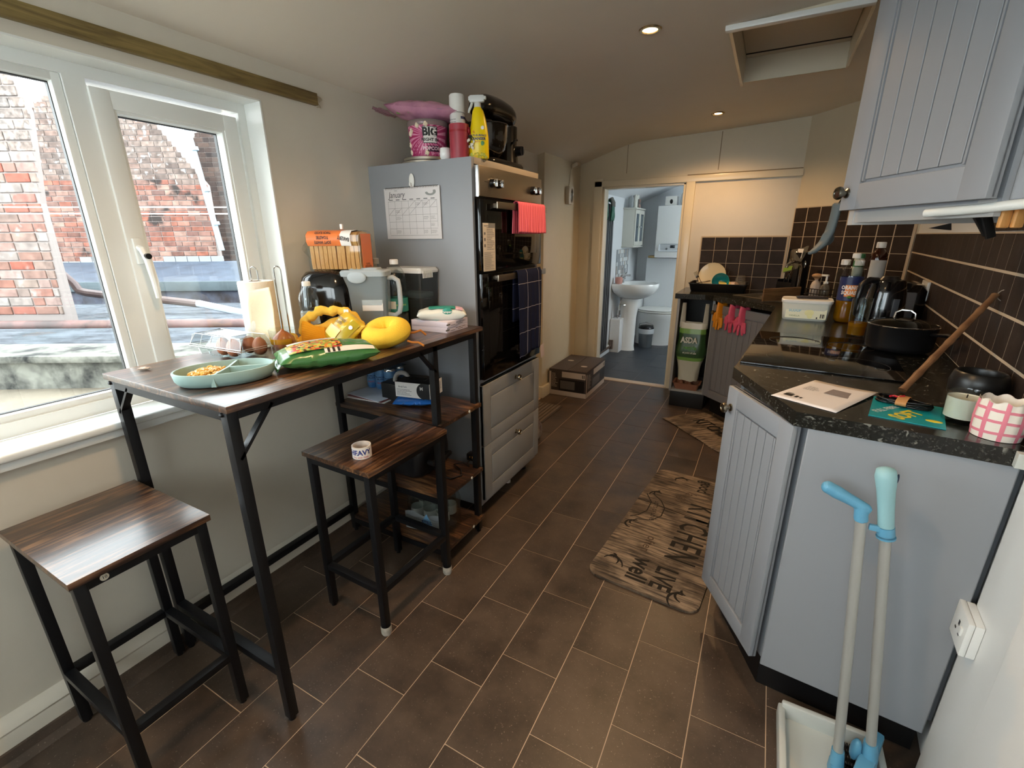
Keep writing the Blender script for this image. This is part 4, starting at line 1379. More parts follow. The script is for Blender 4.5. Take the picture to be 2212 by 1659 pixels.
wb_ = bottle('water_bottle', 'part empty clear plastic water bottle with white cap by the window reveal', (-1.475, 1.14, TZ),
    [(0.0, 0.006), (0.018, 0.003), (0.028, 0.0), (0.032, 0.006), (0.031, 0.03), (0.0325, 0.036), (0.031, 0.042), (0.0325, 0.05), (0.0325, 0.098), (0.030, 0.104), (0.0325, 0.112), (0.034, 0.128), (0.0345, 0.142), (0.032, 0.158), (0.024, 0.172), (0.015, 0.182), (0.012, 0.188), (0.012, 0.196)], M_CLEAR, M_WHITEPL, (0.0145, 0.190, 0.206), VA)
wrap_label(wb_, 0.0330, 0.052, 0.096, glassy('water_label', '#e4e6e2', 0.2, 0.9, milky=0.55, mcol='#dcdcd2'))
liquid(wb_, [(0, 0.007), (0.027, 0.005), (0.030, 0.012), (0.030, 0.05), (0, 0.05)], glassy('still_water', '#dfe8ea', 0.0, 0.96))
B().ball((0.0, -0.0334, 0.073), 0.008, 14, None, (0.9, 0.10, 1.3)).done('drop_print', mat('teal_drop', '#3c7f96', 0.5), wb_)
big = bottle('juice_bottle', 'big clear drinks bottle with green label between the jug and the lidded box', (-1.350, 1.474, TZ),
    [(0.0, 0.008), (0.03, 0.004), (0.042, 0.0), (0.046, 0.008), (0.046, 0.055), (0.045, 0.06), (0.045, 0.12), (0.046, 0.125), (0.046, 0.17), (0.044, 0.20), (0.034, 0.228), (0.020, 0.245), (0.013, 0.252), (0.013, 0.26)], M_CLEAR, M_WHITEPL, (0.0165, 0.252, 0.272), VA)
wrap_label(big, 0.0465, 0.062, 0.118, mat('green_drink_label', '#2f7d70', 0.45))
liquid(big, [(0, 0.008), (0.04, 0.006), (0.044, 0.012), (0.044, 0.05), (0, 0.05)], glassy('cloudy_water', '#dfe6e0', 0.05, 0.9, milky=0.25, mcol='#cdd3c8'))
B().lathe([(0.0469, 0.075), (0.0469, 0.106)], 8, None, R(248), R(278)).done('label_panel', mat('cream_sticker_panel', '#d8d6cc', 0.5), big, flip=False)
text('SPARKLING', 0.009, mat('lime_print', '#a8c86a', 0.5), big, T(0, 0, 0.09, R(35)), 0.02, wrap=0.0470)
bk_ = bottle('squat_bottle', 'clear bottle with grey cap standing behind the plastic jug', (-1.447, 1.467, TZ),
    [(0.0, 0.006), (0.03, 0.0), (0.036, 0.008), (0.036, 0.17), (0.03, 0.21), (0.016, 0.24), (0.013, 0.258)], M_CLEAR, mat('grey_cap', '#a9a6a0', 0.4), (0.016, 0.252, 0.275), VA)

# plastic jug with lid and handle
jg = thing('storage_jug', 'tall hazy plastic jug with clip lid, blank label and loop handle', 'jug', (-1.38, 1.345, TZ), VA)
b = B()
def rrect(hx, hy, r, n=5):
    pts = []
    for cx, cy, a0 in ((hx - r, hy - r, 0), (-hx + r, hy - r, 90), (-hx + r, -hy + r, 180), (hx - r, -hy + r, 270)):
        for i in range(n + 1):
            a = R(a0 + 90 * i / n)
            pts.append((cx + r * math.cos(a), cy + r * math.sin(a)))
    return pts
def loft(b, sections, cap0=True, cap1=True, M=None):
    rings = []
    for poly, z in sections:
        rings.append([b._v((x, y, z), M) for x, y in poly])
    for a, c in zip(rings, rings[1:]):
        n_ = len(a)
        for i in range(n_):
            b.bm.faces.new((a[i], a[(i + 1) % n_], c[(i + 1) % n_], c[i]))
    if cap0:
        b.bm.faces.new(rings[0][::-1])
    if cap1:
        b.bm.faces.new(rings[-1])
    return b
loft(b, [(rrect(0.070, 0.040, 0.012), 0.0), (rrect(0.074, 0.044, 0.013), 0.004), (rrect(0.083, 0.051, 0.016), 0.225), (rrect(0.081, 0.049, 0.015), 0.225), (rrect(0.072, 0.042, 0.012), 0.007)], True, True)
b.done('body', M_HAZY, jg, smooth=40)
b = B()
loft(b, [(rrect(0.087, 0.055, 0.018), 0.215), (rrect(0.088, 0.056, 0.018), 0.232), (rrect(0.082, 0.050, 0.016), 0.238), (rrect(0.060, 0.034, 0.014), 0.238), (rrect(0.055, 0.030, 0.012), 0.246)])
b.done('lid', mat('translucent_lid', '#c6d2d8', 0.35, trans=0.3, alpha=0.85), jg, smooth=40)
B().ball((-0.02, -0.058, 0.212), 0.036, 20, None, (1.0, 0.07, 0.62)).done('lid_clip', MATS['translucent_lid'], jg, smooth=60)
B().box(-0.012, 0.068, -0.0505, -0.0495, 0.082, 0.124, 0, T(0, 0, 0, 0, R(-1.8))).done('label_panel', M_PAPER, jg, smooth=0)
b = B().tube([(0.080, 0, 0.205), (0.105, -0.004, 0.208), (0.124, -0.006, 0.196), (0.128, -0.006, 0.165), (0.128, -0.006, 0.10), (0.122, -0.006, 0.072), (0.104, -0.004, 0.060), (0.076, 0, 0.062)], 0.0075, 10, False, None, 1.3)
b.done('handle', mat('frosted_handle', '#ccd4d6', 0.3, trans=0.3, alpha=0.9), jg, smooth=60)
# lidded clear box with things inside
lb = thing('lidded_box', 'clear box with white lid holding a white tub, beside the grey tower', 'container', (-1.368, 1.602, TZ))
b = B()
loft(b, [(rrect(0.088, 0.058, 0.012), 0.0), (rrect(0.097, 0.064, 0.014), 0.215), (rrect(0.095, 0.062, 0.013), 0.215), (rrect(0.086, 0.056, 0.011), 0.003)])
b.done('body', glassy('smoky_clear_plastic', '#c3ced0', 0.05, 0.9, milky=0.05), lb, smooth=40)
b = B()
loft(b, [(rrect(0.099, 0.066, 0.015), 0.212), (rrect(0.100, 0.067, 0.015), 0.222), (rrect(0.094, 0.061, 0.013), 0.230), (rrect(0.094, 0.061, 0.013), 0.233)])
for i in range(7):
    b.box(0.1, 0.103, -0.05 + i * 0.010, -0.046 + i * 0.010, 0.192, 0.22)
b.done('lid', M_WHITEPL, lb, smooth=40)
B().box(-0.075, 0.075, -0.048, 0.048, 0.004, 0.10, 0.008).done('green_filling', mat('dark_green_bag', '#27473f', 0.6), lb)
B().box(-0.05, 0.078, -0.05, 0.045, 0.104, 0.128, 0.006).done('white_tub', M_WHITEPL, lb)
# slim boxes and wet wipes
for k, (z, lab) in enumerate(((TZ, 'lower of two slim white lilac boxes at the far table end'), (TZ + 0.0215, 'upper slim white box lying under the pack of wet wipes'))):
    bx = thing('slim_box', lab, 'box', (-1.146 + 0.002 * k, 1.492 - 0.002 * k, z), R(1.5 * k), 'slim boxes under the wipes')
    B().box(-0.088, 0.088, -0.072, 0.072, 0, 0.021, 0.0008).done('carton', mat('lilac_white_card', '#d6ccd6', 0.55), bx)
    text('BREAST MILK STORAGE', 0.0062, M_INK, bx, Matrix.Translation((0.0885, 0.02, 0.013)) @ Matrix.Rotation(PI / 2, 4, 'Z') @ FRONT, 0.01)
    marks('print_lines', [(-0.06, -0.035, -0.003, 0.003), (0.02, 0.055, -0.006, -0.004), (-0.03, 0.0, -0.006, -0.004)], M_INKG, bx, Matrix.Translation((0.0886, -0.02, 0.0115)) @ Matrix.Rotation(PI / 2, 4, 'Z') @ FRONT)
    if k:
        B().box(-0.08, 0.03, -0.06, 0.06, 0.0211, 0.0216).done('teal_print', mat('pale_teal_print', '#9fbfc6', 0.5), bx, smooth=0)
wp = thing('wipes_pack', 'soft pack of baby wipes in green, white and pink on the slim boxes', 'wipes', (-1.130, 1.487, TZ + 0.062), R(37))
b = B().pillow(0.195, 0.10, 0.052, 28, 16, None, 0.003, 22, 4, 0.33)
b.done('pack', mat('wipes_film', '#d9dcd4', 0.3), wp, smooth=70)
def patch_on(parent, lx, ly, th, pw, x0, x1, y0, y1, m, name, lift=0.0008, nu=12, nv=8, M=None):
    """printed area lying on the upper face of a pillow"""
    def f(u, v):
        x = x0 + (x1 - x0) * u; y = y0 + (y1 - y0) * v
        X = 2 * x / lx; Y = 2 * y / ly
        k = max(0, 1 - abs(X) ** 2.4) ** pw * max(0, 1 - abs(Y) ** 2.4) ** pw
        return (x * (1 - 0.04 * Y * Y * k), y * (1 - 0.05 * X * X), th / 2 * k + lift)
    return B().grid(f, nu, nv, M).done(name, m, parent, smooth=70, flip=False)
patch_on(wp, 0.195, 0.10, 0.058, 0.33, -0.05, 0.055, -0.035, 0.043, mat('teal_wipes_print', '#2f9384', 0.35), 'teal_print', 0.002)
patch_on(wp, 0.195, 0.10, 0.058, 0.33, 0.056, 0.085, -0.04, 0.043, mat('pink_wipes_print', '#e0b6c8', 0.35), 'pink_print', 0.002)
b = B().ball((0.022, -0.044, 0.013), 0.02, 16, None, (1, 0.25, 0.85)); b.done('heart_print', MATS['teal_wipes_print'], wp)
text('Pampers', 0.012, mat('print_white', '#eceae4', 0.4), wp, Matrix.Translation((0.022, -0.0500, 0.014)) @ Matrix.Rotation(R(80), 4, 'X'), 0.02)

# yellow plush ring with two cord legs
ds = thing('plush_ring', 'yellow plush ring toy lying near the front edge of the table', 'toy', (-1.137, 1.178, TZ + 0.012), R(24))
ds.rotation_euler = (R(20), 0, R(24))
def ring(u, v):
    a = 2 * PI * u; q = 2 * PI * v
    rr = 0.036 * (1 + 0.05 * math.sin(3 * a + 1)) + 0.0012 * math.cos(9 * a) * max(0, -math.cos(q))
    return ((0.049 + rr * math.cos(q)) * math.cos(a), (0.049 + rr * math.cos(q)) * math.sin(a), 0.034 + 0.94 * rr * math.sin(q) + 0.006 * math.cos(a + 0.5))
B().grid(ring, 48, 22, None, True).done('plush_body', mat('yellow_plush', '#e8c13c', 0.95, bump=0.5, bscale=300, sss=0.05), ds, smooth=80)
for k, (a, L) in enumerate(((-12, 0.055), (28, 0.052))):
    c, s = math.cos(R(a)), math.sin(R(a))
    B().tube([(0.078 * c, 0.078 * s, 0.010), (0.095 * c, 0.095 * s, 0.006), (0.118 * c, 0.118 * s + 0.006, 0.0055), ((0.085 + L) * c, (0.085 + L) * s - 0.002, -0.004 - 0.02 * s)], 0.0038, 8).done('cord_leg', mat('orange_cord', '#b9752f', 0.8), ds)
# yellow fabric bib
bb2 = thing('baby_bib', 'crumpled yellow gathered baby bib behind the banana snack bag', 'bib', (-1.385, 1.145, TZ), VA)
M_BIB = mat('yellow_bib_cloth', '#e2ab2c', 0.9, var=0.12, vscale=20, bump=0.4, bscale=120)
def bibf(u, v):
    x = -0.125 + 0.25 * u; y = -0.075 + 0.15 * v
    e = max(0, 1 - abs(2 * u - 1) ** 3) * max(0, 1 - abs(2 * v - 1) ** 3)
    z = 0.002 + e * (0.025 + 0.10 * u ** 0.8 * (0.4 + 0.6 * v)) + 0.010 * e * noise.noise(Vector((x * 32, y * 32, 1))) + 0.004 * e * math.sin(60 * x + 25 * y)
    return (x, y, max(0.001, z))
b = B().grid(bibf, 40, 26); b.mod('SOLIDIFY', thickness=0.002)
b.done('cloth', M_BIB, bb2, smooth=70)
rp = []
for i in range(40):
    a = R(200 - 230 * i / 39)
    rp.append(Vector((0.02 + 0.105 * math.cos(a), -0.025 + 0.012 * math.sin(2 * a), 0.030 + 0.080 * max(-0.35, math.sin(a)) + 0.008 * noise.noise(Vector((i * 0.35, 7, 1))))))
b = B().tube(rp, [0.016 + 0.0035 * math.sin(i * 1.7) + 0.005 * noise.noise(Vector((i * 0.9, 2, 3))) for i in range(40)], 12)
b.done('ruffled_collar', mat('yellow_ruffle', '#eec04a', 0.9, bump=0.4, bscale=120), bb2, smooth=70)
b = B().grid(lambda u, v: (-0.078 + 0.082 * u, -0.070 - 0.020 * math.sin(PI * u) * (1 - 0.5 * v) + 0.02 * v, 0.004 + (0.062 + 0.012 * math.sin(4 * u + 1)) * v + 0.0014 * math.sin(v * 60 + 3 * u)), 30, 40); b.mod('SOLIDIFY', thickness=0.002)
b.done('ribbed_panel', mat('orange_smocking', '#e79c12', 0.85), bb2, smooth=60)
b = B().ball((-0.118, -0.052, 0.018), 0.020, 14, None, (1.0, 0.8, 0.8)); b.ball((-0.105, -0.065, 0.008), 0.013, 12, None, (1.4, 0.8, 0.7))
b.done('rolled_tie', mat('yellow_ruffle', '#eec04a', 0.9), bb2, smooth=80)
B().box(0.075, 0.092, -0.061, -0.0598, 0.088, 0.108, 0.001, T(0, 0, 0, 0, R(-8))).done('sewn_label', M_WHITEPL, bb2, smooth=0)
# banana puffs bag
bp = thing('snack_bag', 'yellow bag of banana puffs leaning on the plush ring', 'bag', (-1.262, 1.105, TZ + 0.052), R(10))
MB_ = T(0, 0, 0, R(-6), R(48)) @ Matrix.Rotation(R(-26), 4, 'Z')
b = B().pillow(0.125, 0.118, 0.040, 24, 20, MB_, 0.0045, 26, 9, 0.42)
b.done('bag_film', mat('yellow_bag_film', '#d9b838', 0.28, col2='#c39a1c', vscale=11, spec=0.6), bp, smooth=60)
patch_on(bp, 0.125, 0.118, 0.044, 0.42, 0.022, 0.058, -0.045, 0.045, mat('olive_bag_print', '#a5901c', 0.3), 'olive_print', 0.004, M=MB_)
patch_on(bp, 0.125, 0.118, 0.044, 0.42, -0.055, 0.018, -0.050, -0.012, mat('pale_banana_print', '#e6d27c', 0.3), 'banana_print', 0.004, M=MB_)
text('banana\npuffs', 0.017, mat('brown_print', '#5a4414', 0.5), bp, MB_ @ Matrix.Translation((-0.018, 0.016, 0.0255)), 0.02, align='CENTER', line=0.9)
b = B().ball((0.040, 0.018, 0.0225), 0.009, 14, MB_, (1.3, 0.8, 0.15)); b.done('badge', M_PAPER, bp)
# bag of frozen vegetables
def veg_mat():
    m = bpy.data.materials.new('vegetable_bag_print')
    m.use_nodes = True
    n = m.node_tree.nodes; l = m.node_tree.links
    p = n['Principled BSDF']; p.inputs['Roughness'].default_value = 0.22
    t = n.new('ShaderNodeTexCoord')
    vo = n.new('ShaderNodeTexVoronoi'); vo.inputs['Scale'].default_value = 120
    l.new(t.outputs['Object'], vo.inputs['Vector'])
    sx = n.new('ShaderNodeSeparateXYZ'); l.new(vo.outputs['Color'], sx.inputs[0])
    r = n.new('ShaderNodeValToRGB'); r.color_ramp.interpolation = 'CONSTANT'
    for i, (q, c) in enumerate(((0, '#7d8f3a'), (0.22, '#c9742c'), (0.4, '#4a3420'), (0.52, '#d2a53c'), (0.66, '#b8483a'), (0.8, '#a6b25a'))):
        e = r.color_ramp.elements[i] if i < 2 else r.color_ramp.elements.new(q)
        e.position = q; e.color = lin(c)
    l.new(sx.outputs[0], r.inputs['Fac']); l.new(r.outputs['Color'], p.inputs['Base Color'])
    return m
vb = thing('vegetable_bag', 'green and white bag of mixed frozen vegetables on the table front edge', 'bag', (-1.118, 0.905, TZ + 0.030), R(61))
PW = 0.42
b = B().pillow(0.275, 0.165, 0.066, 34, 22, None, 0.005, 20, 2, PW)
b.done('bag_film', mat('green_bag_film', '#3f7440', 0.25, spec=0.6, var=0.15, vscale=9), vb, smooth=60)
patch_on(vb, 0.275, 0.165, 0.070, PW, -0.112, 0.032, -0.064, 0.015, veg_mat(), 'vegetable_print', 0.004, 20, 12)
patch_on(vb, 0.275, 0.165, 0.070, PW, -0.105, 0.03, 0.012, 0.066, mat('white_bag_print', '#e2ded4', 0.25), 'white_print', 0.0045, 16, 8)
patch_on(vb, 0.275, 0.165, 0.070, PW, -0.02, 0.122, -0.0775, -0.060, MATS['white_bag_print'], 'white_edge', 0.003, 16, 4)
for i in range(3):
    patch_on(vb, 0.275, 0.165, 0.070, PW, -0.012 + i * 0.014, -0.005 + i * 0.014, -0.0775, -0.061, M_INK, 'stripe_print', 0.004, 2, 3)
text("GROWER'S\nHARVEST", 0.021, M_INK, vb, Matrix.Translation((-0.038, 0.036, 0.0385)) @ Matrix.Rotation(PI, 4, 'Z') @ Matrix.Rotation(R(12), 4, 'X'), 0.015, line=0.85, shear=0.15)
b = B().grid(lambda u, v: (-0.118 - 0.030 * v, -0.07 + 0.14 * u, 0.004 - 0.020 * v + 0.006 * math.sin(9 * u + 4 * v)), 16, 5); b.mod('SOLIDIFY', thickness=0.0016)
b.done('folded_end', mat('green_bag_film', '#3f7440', 0.25), vb, smooth=60)

# air fryer and loaf on it
af = thing('air_fryer', 'glossy black air fryer at the wall end of the table under the loaf', 'air fryer', (-1.530, 1.302, TZ), VA)
b = B()
loft(b, [(rrect(0.085, 0.10, 0.05, 8), 0.0), (rrect(0.098, 0.112, 0.06, 8), 0.012), (rrect(0.105, 0.118, 0.065, 8), 0.09), (rrect(0.102, 0.115, 0.065, 8), 0.17), (rrect(0.092, 0.105, 0.06, 8), 0.212), (rrect(0.078, 0.09, 0.055, 8), 0.232), (rrect(0.05, 0.06, 0.04, 8), 0.240)])
b.done('body', mat('gloss_black_plastic', '#0a0a0c', 0.12, coat=0.4), af, smooth=60)
b = B(); b.torus((0, 0, 0), 0.072, 0.004, 36, 8, T(0, 0, 0.222) @ Matrix.Diagonal((1.12, 1.28, 1, 1)))
b.done('trim_ring', mat('dark_chrome', '#55565a', 0.2, 1.0), af)
b = B(); b.box(-0.05, 0.05, -0.128, -0.112, 0.02, 0.105, 0.01); b.box(-0.014, 0.014, -0.165, -0.12, 0.06, 0.085, 0.008)
b.done('drawer_handle', M_BLACKPL, af)
lo_ = thing('bread_loaf', 'sliced white toastie loaf in an orange and clear bag on the air fryer', 'bread', (-1.470, 1.325, TZ + 0.2415), R(22))
lo_.scale = (0.86, 0.95, 1.0)
nS = 11
M_CRUMB = mat('bread_crumb', '#e0c79c', 0.85, bump=0.4, bscale=90); M_CRUST = mat('bread_crust', '#c08a4e', 0.8, col2='#d8ab72', vscale=12)
def slice_poly(s=1.0):
    pts = [(-0.054, 0.0), (0.054, 0.0), (0.056, 0.02), (0.055, 0.085), (0.064, 0.10), (0.062, 0.122), (0.045, 0.134), (0.0, 0.138), (-0.045, 0.134), (-0.062, 0.122), (-0.064, 0.10), (-0.055, 0.085), (-0.056, 0.02)]
    return [(x * s, 0.07 + (y - 0.07) * s) for x, y in pts]
MS = Matrix(((0, 0, 1, 0), (1, 0, 0, 0), (0, 1, 0, 0), (0, 0, 0, 1)))      # polygon in y-z, thickness along x
sl0 = None
for i in range(nS):
    x = -0.122 + i * 0.0205
    M = T(x, random.uniform(-0.002, 0.002), 0, 0, 0, R(random.uniform(-1.5, 1.5)))
    if sl0 is None:
        sl0 = B().prism(slice_poly(), 0.0, 0.0175, MS).done('slice', M_CRUST, lo_, smooth=30)
        sl0.matrix_local = M
    else:
        shared('slice', sl0, None, lo_, M)
b = B().prism(slice_poly(0.93), 0.0, 0.002, MS).done('crumb_face', M_CRUMB, lo_); b.location = (0.1025, 0, 0)
wr_ = B()
loft(wr_, [(slice_poly(1.05), -0.134), (slice_poly(1.07), 0.0), (slice_poly(1.06), 0.112)], True, True, MS)
wr_.done('clear_wrapper', M_CLEAR, lo_, smooth=30)
def band(x0, x1, i0, i1, m, name, s=1.085):
    pts = slice_poly(s)
    bnd = B()
    idx = list(range(i0, i1 + 1))
    vs0 = [bnd._v((x0, pts[i % len(pts)][0], pts[i % len(pts)][1]), None) for i in idx]
    vs1 = [bnd._v((x1, pts[i % len(pts)][0], pts[i % len(pts)][1]), None) for i in idx]
    for i in range(len(idx) - 1):
        bnd.bm.faces.new((vs0[i], vs0[i + 1], vs1[i + 1], vs1[i]))
    return bnd.done(name, m, lo_, smooth=50)
M_ORANGE = mat('orange_bread_film', '#d9753a', 0.35)
pts_ = slice_poly(1.085)
band(-0.128, 0.028, 3, 11, M_ORANGE, 'orange_band')
band(0.028, 0.075, 3, 11, M_PAPER, 'white_band')
b = B().box(0.1135, 0.1145, -0.048, 0.048, 0.004, 0.130, 0.0); b.done('orange_end', M_ORANGE, lo_, smooth=0)
# printing lies upside down on the side of the bag facing the room
Mside = Matrix.Translation((0, -0.0700, 0.108)) @ FRONT @ Matrix.Rotation(PI, 4, 'Z')
text('SOFT WHITE', 0.015, M_INK, lo_, Matrix.Translation((-0.052, -0.0697, 0.100)) @ FRONT @ Matrix.Rotation(PI, 4, 'Z'), 0.03, sx=0.9)
text('TOASTIE', 0.016, M_INK, lo_, Matrix.Translation((-0.052, -0.0697, 0.117)) @ FRONT @ Matrix.Rotation(PI, 4, 'Z'), 0.03, sx=0.9)
text('THICK SLICED', 0.013, M_INK, lo_, Matrix.Translation((-0.05, -0.064, 0.134)) @ FRONT @ Matrix.Rotation(R(150), 4, 'X') @ Matrix.Rotation(PI, 4, 'Z') @ Matrix.Rotation(PI, 4, 'X'), 0.03, sx=0.9)
text('BAKERY', 0.019, M_INK, lo_, Matrix.Translation((0.044, -0.0699, 0.113)) @ FRONT @ Matrix.Rotation(R(170), 4, 'Z'), 0.03, sx=0.8)
text('THICK SLICED\nTOASTIE', 0.010, M_INK, lo_, Matrix.Translation((0.1148, 0.0, 0.014)) @ Matrix.Rotation(PI / 2, 4, 'Z') @ FRONT @ Matrix.Rotation(PI, 4, 'Z'), 0.02)
b = B().grid(lambda u, v: (-0.138 - 0.05 * v, (0.05 - 0.035 * v) * math.cos(2 * PI * u), 0.075 + (0.055 - 0.045 * v) * math.sin(2 * PI * u)), 16, 5, None, True)
b.done('gathered_end', M_CLEAR, lo_, smooth=50)
B().box(0.0, 0.012, -0.006, 0.006, 0.146, 0.166, 0.003).done('closure_tag', M_WHITEPL, lo_)

# ---------------------------------------------------------------- shelves of the bar table
SZ1, SZ2, SZ3 = 0.6522, 0.3392, 0.0892
for k in range(3):
    bk3 = B().box(-0.105, 0.105, -0.066, 0.066, 0, 0.0028)
    tag(bk3.done('leaflet', (M_PAPER, mat('maroon_leaflet', '#6a2f30', 0.5), mat('blue_white_leaflet', '#c5cdd8', 0.5))[k], smooth=0, loc=(-1.508 + 0.007 * (2 - k), 1.442 + 0.004 * (k - 1), SZ1 + 0.003 * k), rot=(0, 0, R(4 - 5 * k))),
        ('white leaflet at the bottom of the stack under the cans', 'maroon leaflet in the middle of the stack on the upper shelf', 'blue white leaflet on top of the stack under the cans')[k], 'leaflet', 'leaflets on the upper shelf')
can_m = mat('blue_can_print', '#3f78b8', 0.3, col2='#7fb0dc', vscale=12, metal=0.3)
can0 = None
k = 0
for j in range(2):
    for i in range(3):
        L = (-1.585 + 0.056 * i, 1.520 + 0.056 * j, SZ1 + (0.0092 if j == 0 else 0.0092))
        lab = ('blue drinks can at the front left of the shrink wrapped cans', 'blue drinks can in the front row middle of the wrapped cans', 'blue drinks can in the front row beside the black box', 'blue can in the back row by the wall', 'blue can in the back row middle', 'blue can in the back row near the black box')[k]
        k += 1
        if can0 is None:
            can0 = thing('drinks_can', lab, 'can', L, VA, 'wrapped blue drinks cans')
            B().lathe([(0, 0.002), (0.020, 0.0), (0.0265, 0.008), (0.0265, 0.088), (0.0265, 0.094)], 24).done('can_body', can_m, can0, smooth=50)
            B().lathe([(0.0265, 0.094), (0.0225, 0.104), (0.0228, 0.106), (0.0215, 0.106), (0.0205, 0.103), (0, 0.103)], 24).done('can_top', M_CHROME, can0, smooth=50)
            text('TROPICAL\nCRUSH', 0.0105, mat('navy_print', '#1f2f6a', 0.4), can0, T(0, 0, 0.055), 0.03, wrap=0.0268, line=0.9)
            text('FRUITY', 0.009, mat('pink_can_print', '#cf5a6a', 0.4), can0, T(0, 0, 0.032), 0.03, wrap=0.0268)
        else:
            c = copy_tree(can0); c.location = L; c['label'] = lab
b = B(); b.box(-0.088, 0.088, -0.058, 0.058, 0.1065, 0.1072)
sw = tag(b.done('shrink_wrap', glassy('blue_shrink_film', '#a9c8e4', 0.08, 0.92, milky=0.12, mcol='#9cc0e0'), smooth=0, loc=(-1.529, 1.548, SZ1 + 0.0092)), 'blue tinted plastic film over the tops of the drinks cans', 'film')
bx = thing('black_box', 'black open box with a grey reel in it behind the glove box', 'box', (-1.395, 1.475, SZ1 + 0.0))
B().box(-0.045, 0.05, -0.05, 0.05, 0, 0.078, 0.004).done('box_body', M_BLACKMATT, bx)
b = B(); b.torus((0, 0, 0), 0.032, 0.010, 24, 10, T(0.03, 0.005, 0.085, R(20), R(80)))
b.done('grey_reel', mat('grey_reel', '#9a9894', 0.5), bx)
sp_ = B().pillow(0.19, 0.12, 0.028, 20, 14, None, 0.004, 30, 6, 0.4)
tag(sp_.done('blue_packet', mat('blue_packet_film', '#2f6fc0', 0.25), smooth=60, loc=(-1.262, 1.452, SZ1 + 0.0165), rot=(0, 0, R(28))), 'bright blue plastic packet squashed under the glove box', 'packet')
gb = thing('glove_box', 'black and white disposable glove box on the blue packet', 'box', (-1.268, 1.478, SZ1 + 0.034), R(10))
B().box(-0.082, 0.082, -0.058, 0.058, 0, 0.068, 0.001).done('carton', M_BLACKMATT, gb)
B().box(-0.0815, 0.05, -0.0588, -0.0580, 0.001, 0.067).done('white_panel', M_PAPER, gb, smooth=0)
B().box(0.0820, 0.0828, -0.0575, 0.0575, 0.001, 0.067).done('white_end', M_PAPER, gb, smooth=0)
B().lathe([(0, 0), (0.036, 0)], 20, Matrix.Translation((0.057, -0.0591, 0.034)) @ FRONT, R(90), R(270)).done('black_arc', M_INK, gb, flip=False)
B().box(-0.04, 0.04, -0.018, 0.018, 0.0681, 0.0688, 0).done('dispensing_slot', mat('slot_dark', '#050505', 0.7), gb, smooth=0)
text('M', 0.02, M_PAPER, gb, Matrix.Translation((0.045, -0.0594, 0.045)) @ FRONT, 0.03)
text('BodyTech', 0.010, M_INKG, gb, Matrix.Translation((-0.045, -0.0592, 0.047)) @ FRONT, 0.02)
marks('print_lines', scribble(-0.075, 0.01, 0.006, 0.036, 0.0035, 12), M_INKG, gb, Matrix.Translation((0, -0.0592, 0)) @ FRONT)
Mend = Matrix.Translation((0.0832, 0, 0)) @ Matrix.Rotation(PI / 2, 4, 'Z') @ FRONT
b = B()
for i in range(5):
    b.tube([Mend @ Vector((0.002 + i * 0.0045, 0.028, 0)), Mend @ Vector((0.001 + i * 0.005, 0.048 - 0.004 * abs(2 - i), 0))], 0.0006, 4)
b.tube([Mend @ Vector((0.002, 0.028, 0)), Mend @ Vector((0.006, 0.010, 0)), Mend @ Vector((0.018, 0.010, 0)), Mend @ Vector((0.022, 0.03, 0))], 0.0006, 4)
b.done('hand_drawing', M_INKG, gb)
marks('print_lines', scribble(-0.05, -0.012, 0.03, 0.06, 0.003, 15) + scribble(0.03, 0.052, 0.02, 0.055, 0.003, 18), M_INKG, gb, Mend)
ag = thing('sandwich_grill', 'black rounded kitchen appliance on the middle shelf of the table', 'appliance', (-1.352, 1.468, SZ2))
b = B(); loft(b, [(rrect(0.15, 0.11, 0.04, 6), 0.0), (rrect(0.165, 0.12, 0.045, 6), 0.02), (rrect(0.165, 0.12, 0.045, 6), 0.09), (rrect(0.16, 0.115, 0.045, 6), 0.15), (rrect(0.13, 0.09, 0.04, 6), 0.19), (rrect(0.08, 0.05, 0.03, 6), 0.2)])
b.done('body', M_BLACKPL, ag, smooth=60)
b = B().tube([(0.14, -0.05, 0.06), (0.20, -0.07, 0.07), (0.21, 0, 0.075), (0.20, 0.05, 0.07), (0.14, 0.05, 0.06)], 0.012, 10); b.done('handle', M_BLACKMATT, ag)
cb_ = thing('power_cord', 'black appliance cord with plug looped on the middle shelf', 'cord', (-1.10, 1.53, SZ2))
pts = [(-0.10, -0.08, 0.03), (-0.05, -0.10, 0.006), (0.02, -0.11, 0.005), (0.045, -0.06, 0.005), (0.01, -0.02, 0.005), (-0.04, 0.0, 0.008), (-0.01, 0.03, 0.012), (0.03, 0.02, 0.006), (0.0, 0.06, 0.005), (0.0, 0.085, 0.012)]
B().tube(pts, 0.0032, 8).done('cable', M_BLACKMATT, cb_, smooth=70)
b = B(); b.box(-0.022, 0.022, 0.075, 0.115, 0.0, 0.036, 0.008); b.box(0.004, 0.012, 0.07, 0.074, 0.014, 0.03, 0.001)
b.done('plug', M_BLACKPL, cb_)
B().box(-0.002, 0.018, 0.0735, 0.0750, 0.018, 0.026, 0.0).done('fuse_label', mat('orange_fuse', '#d08a3a', 0.5), cb_, smooth=0)
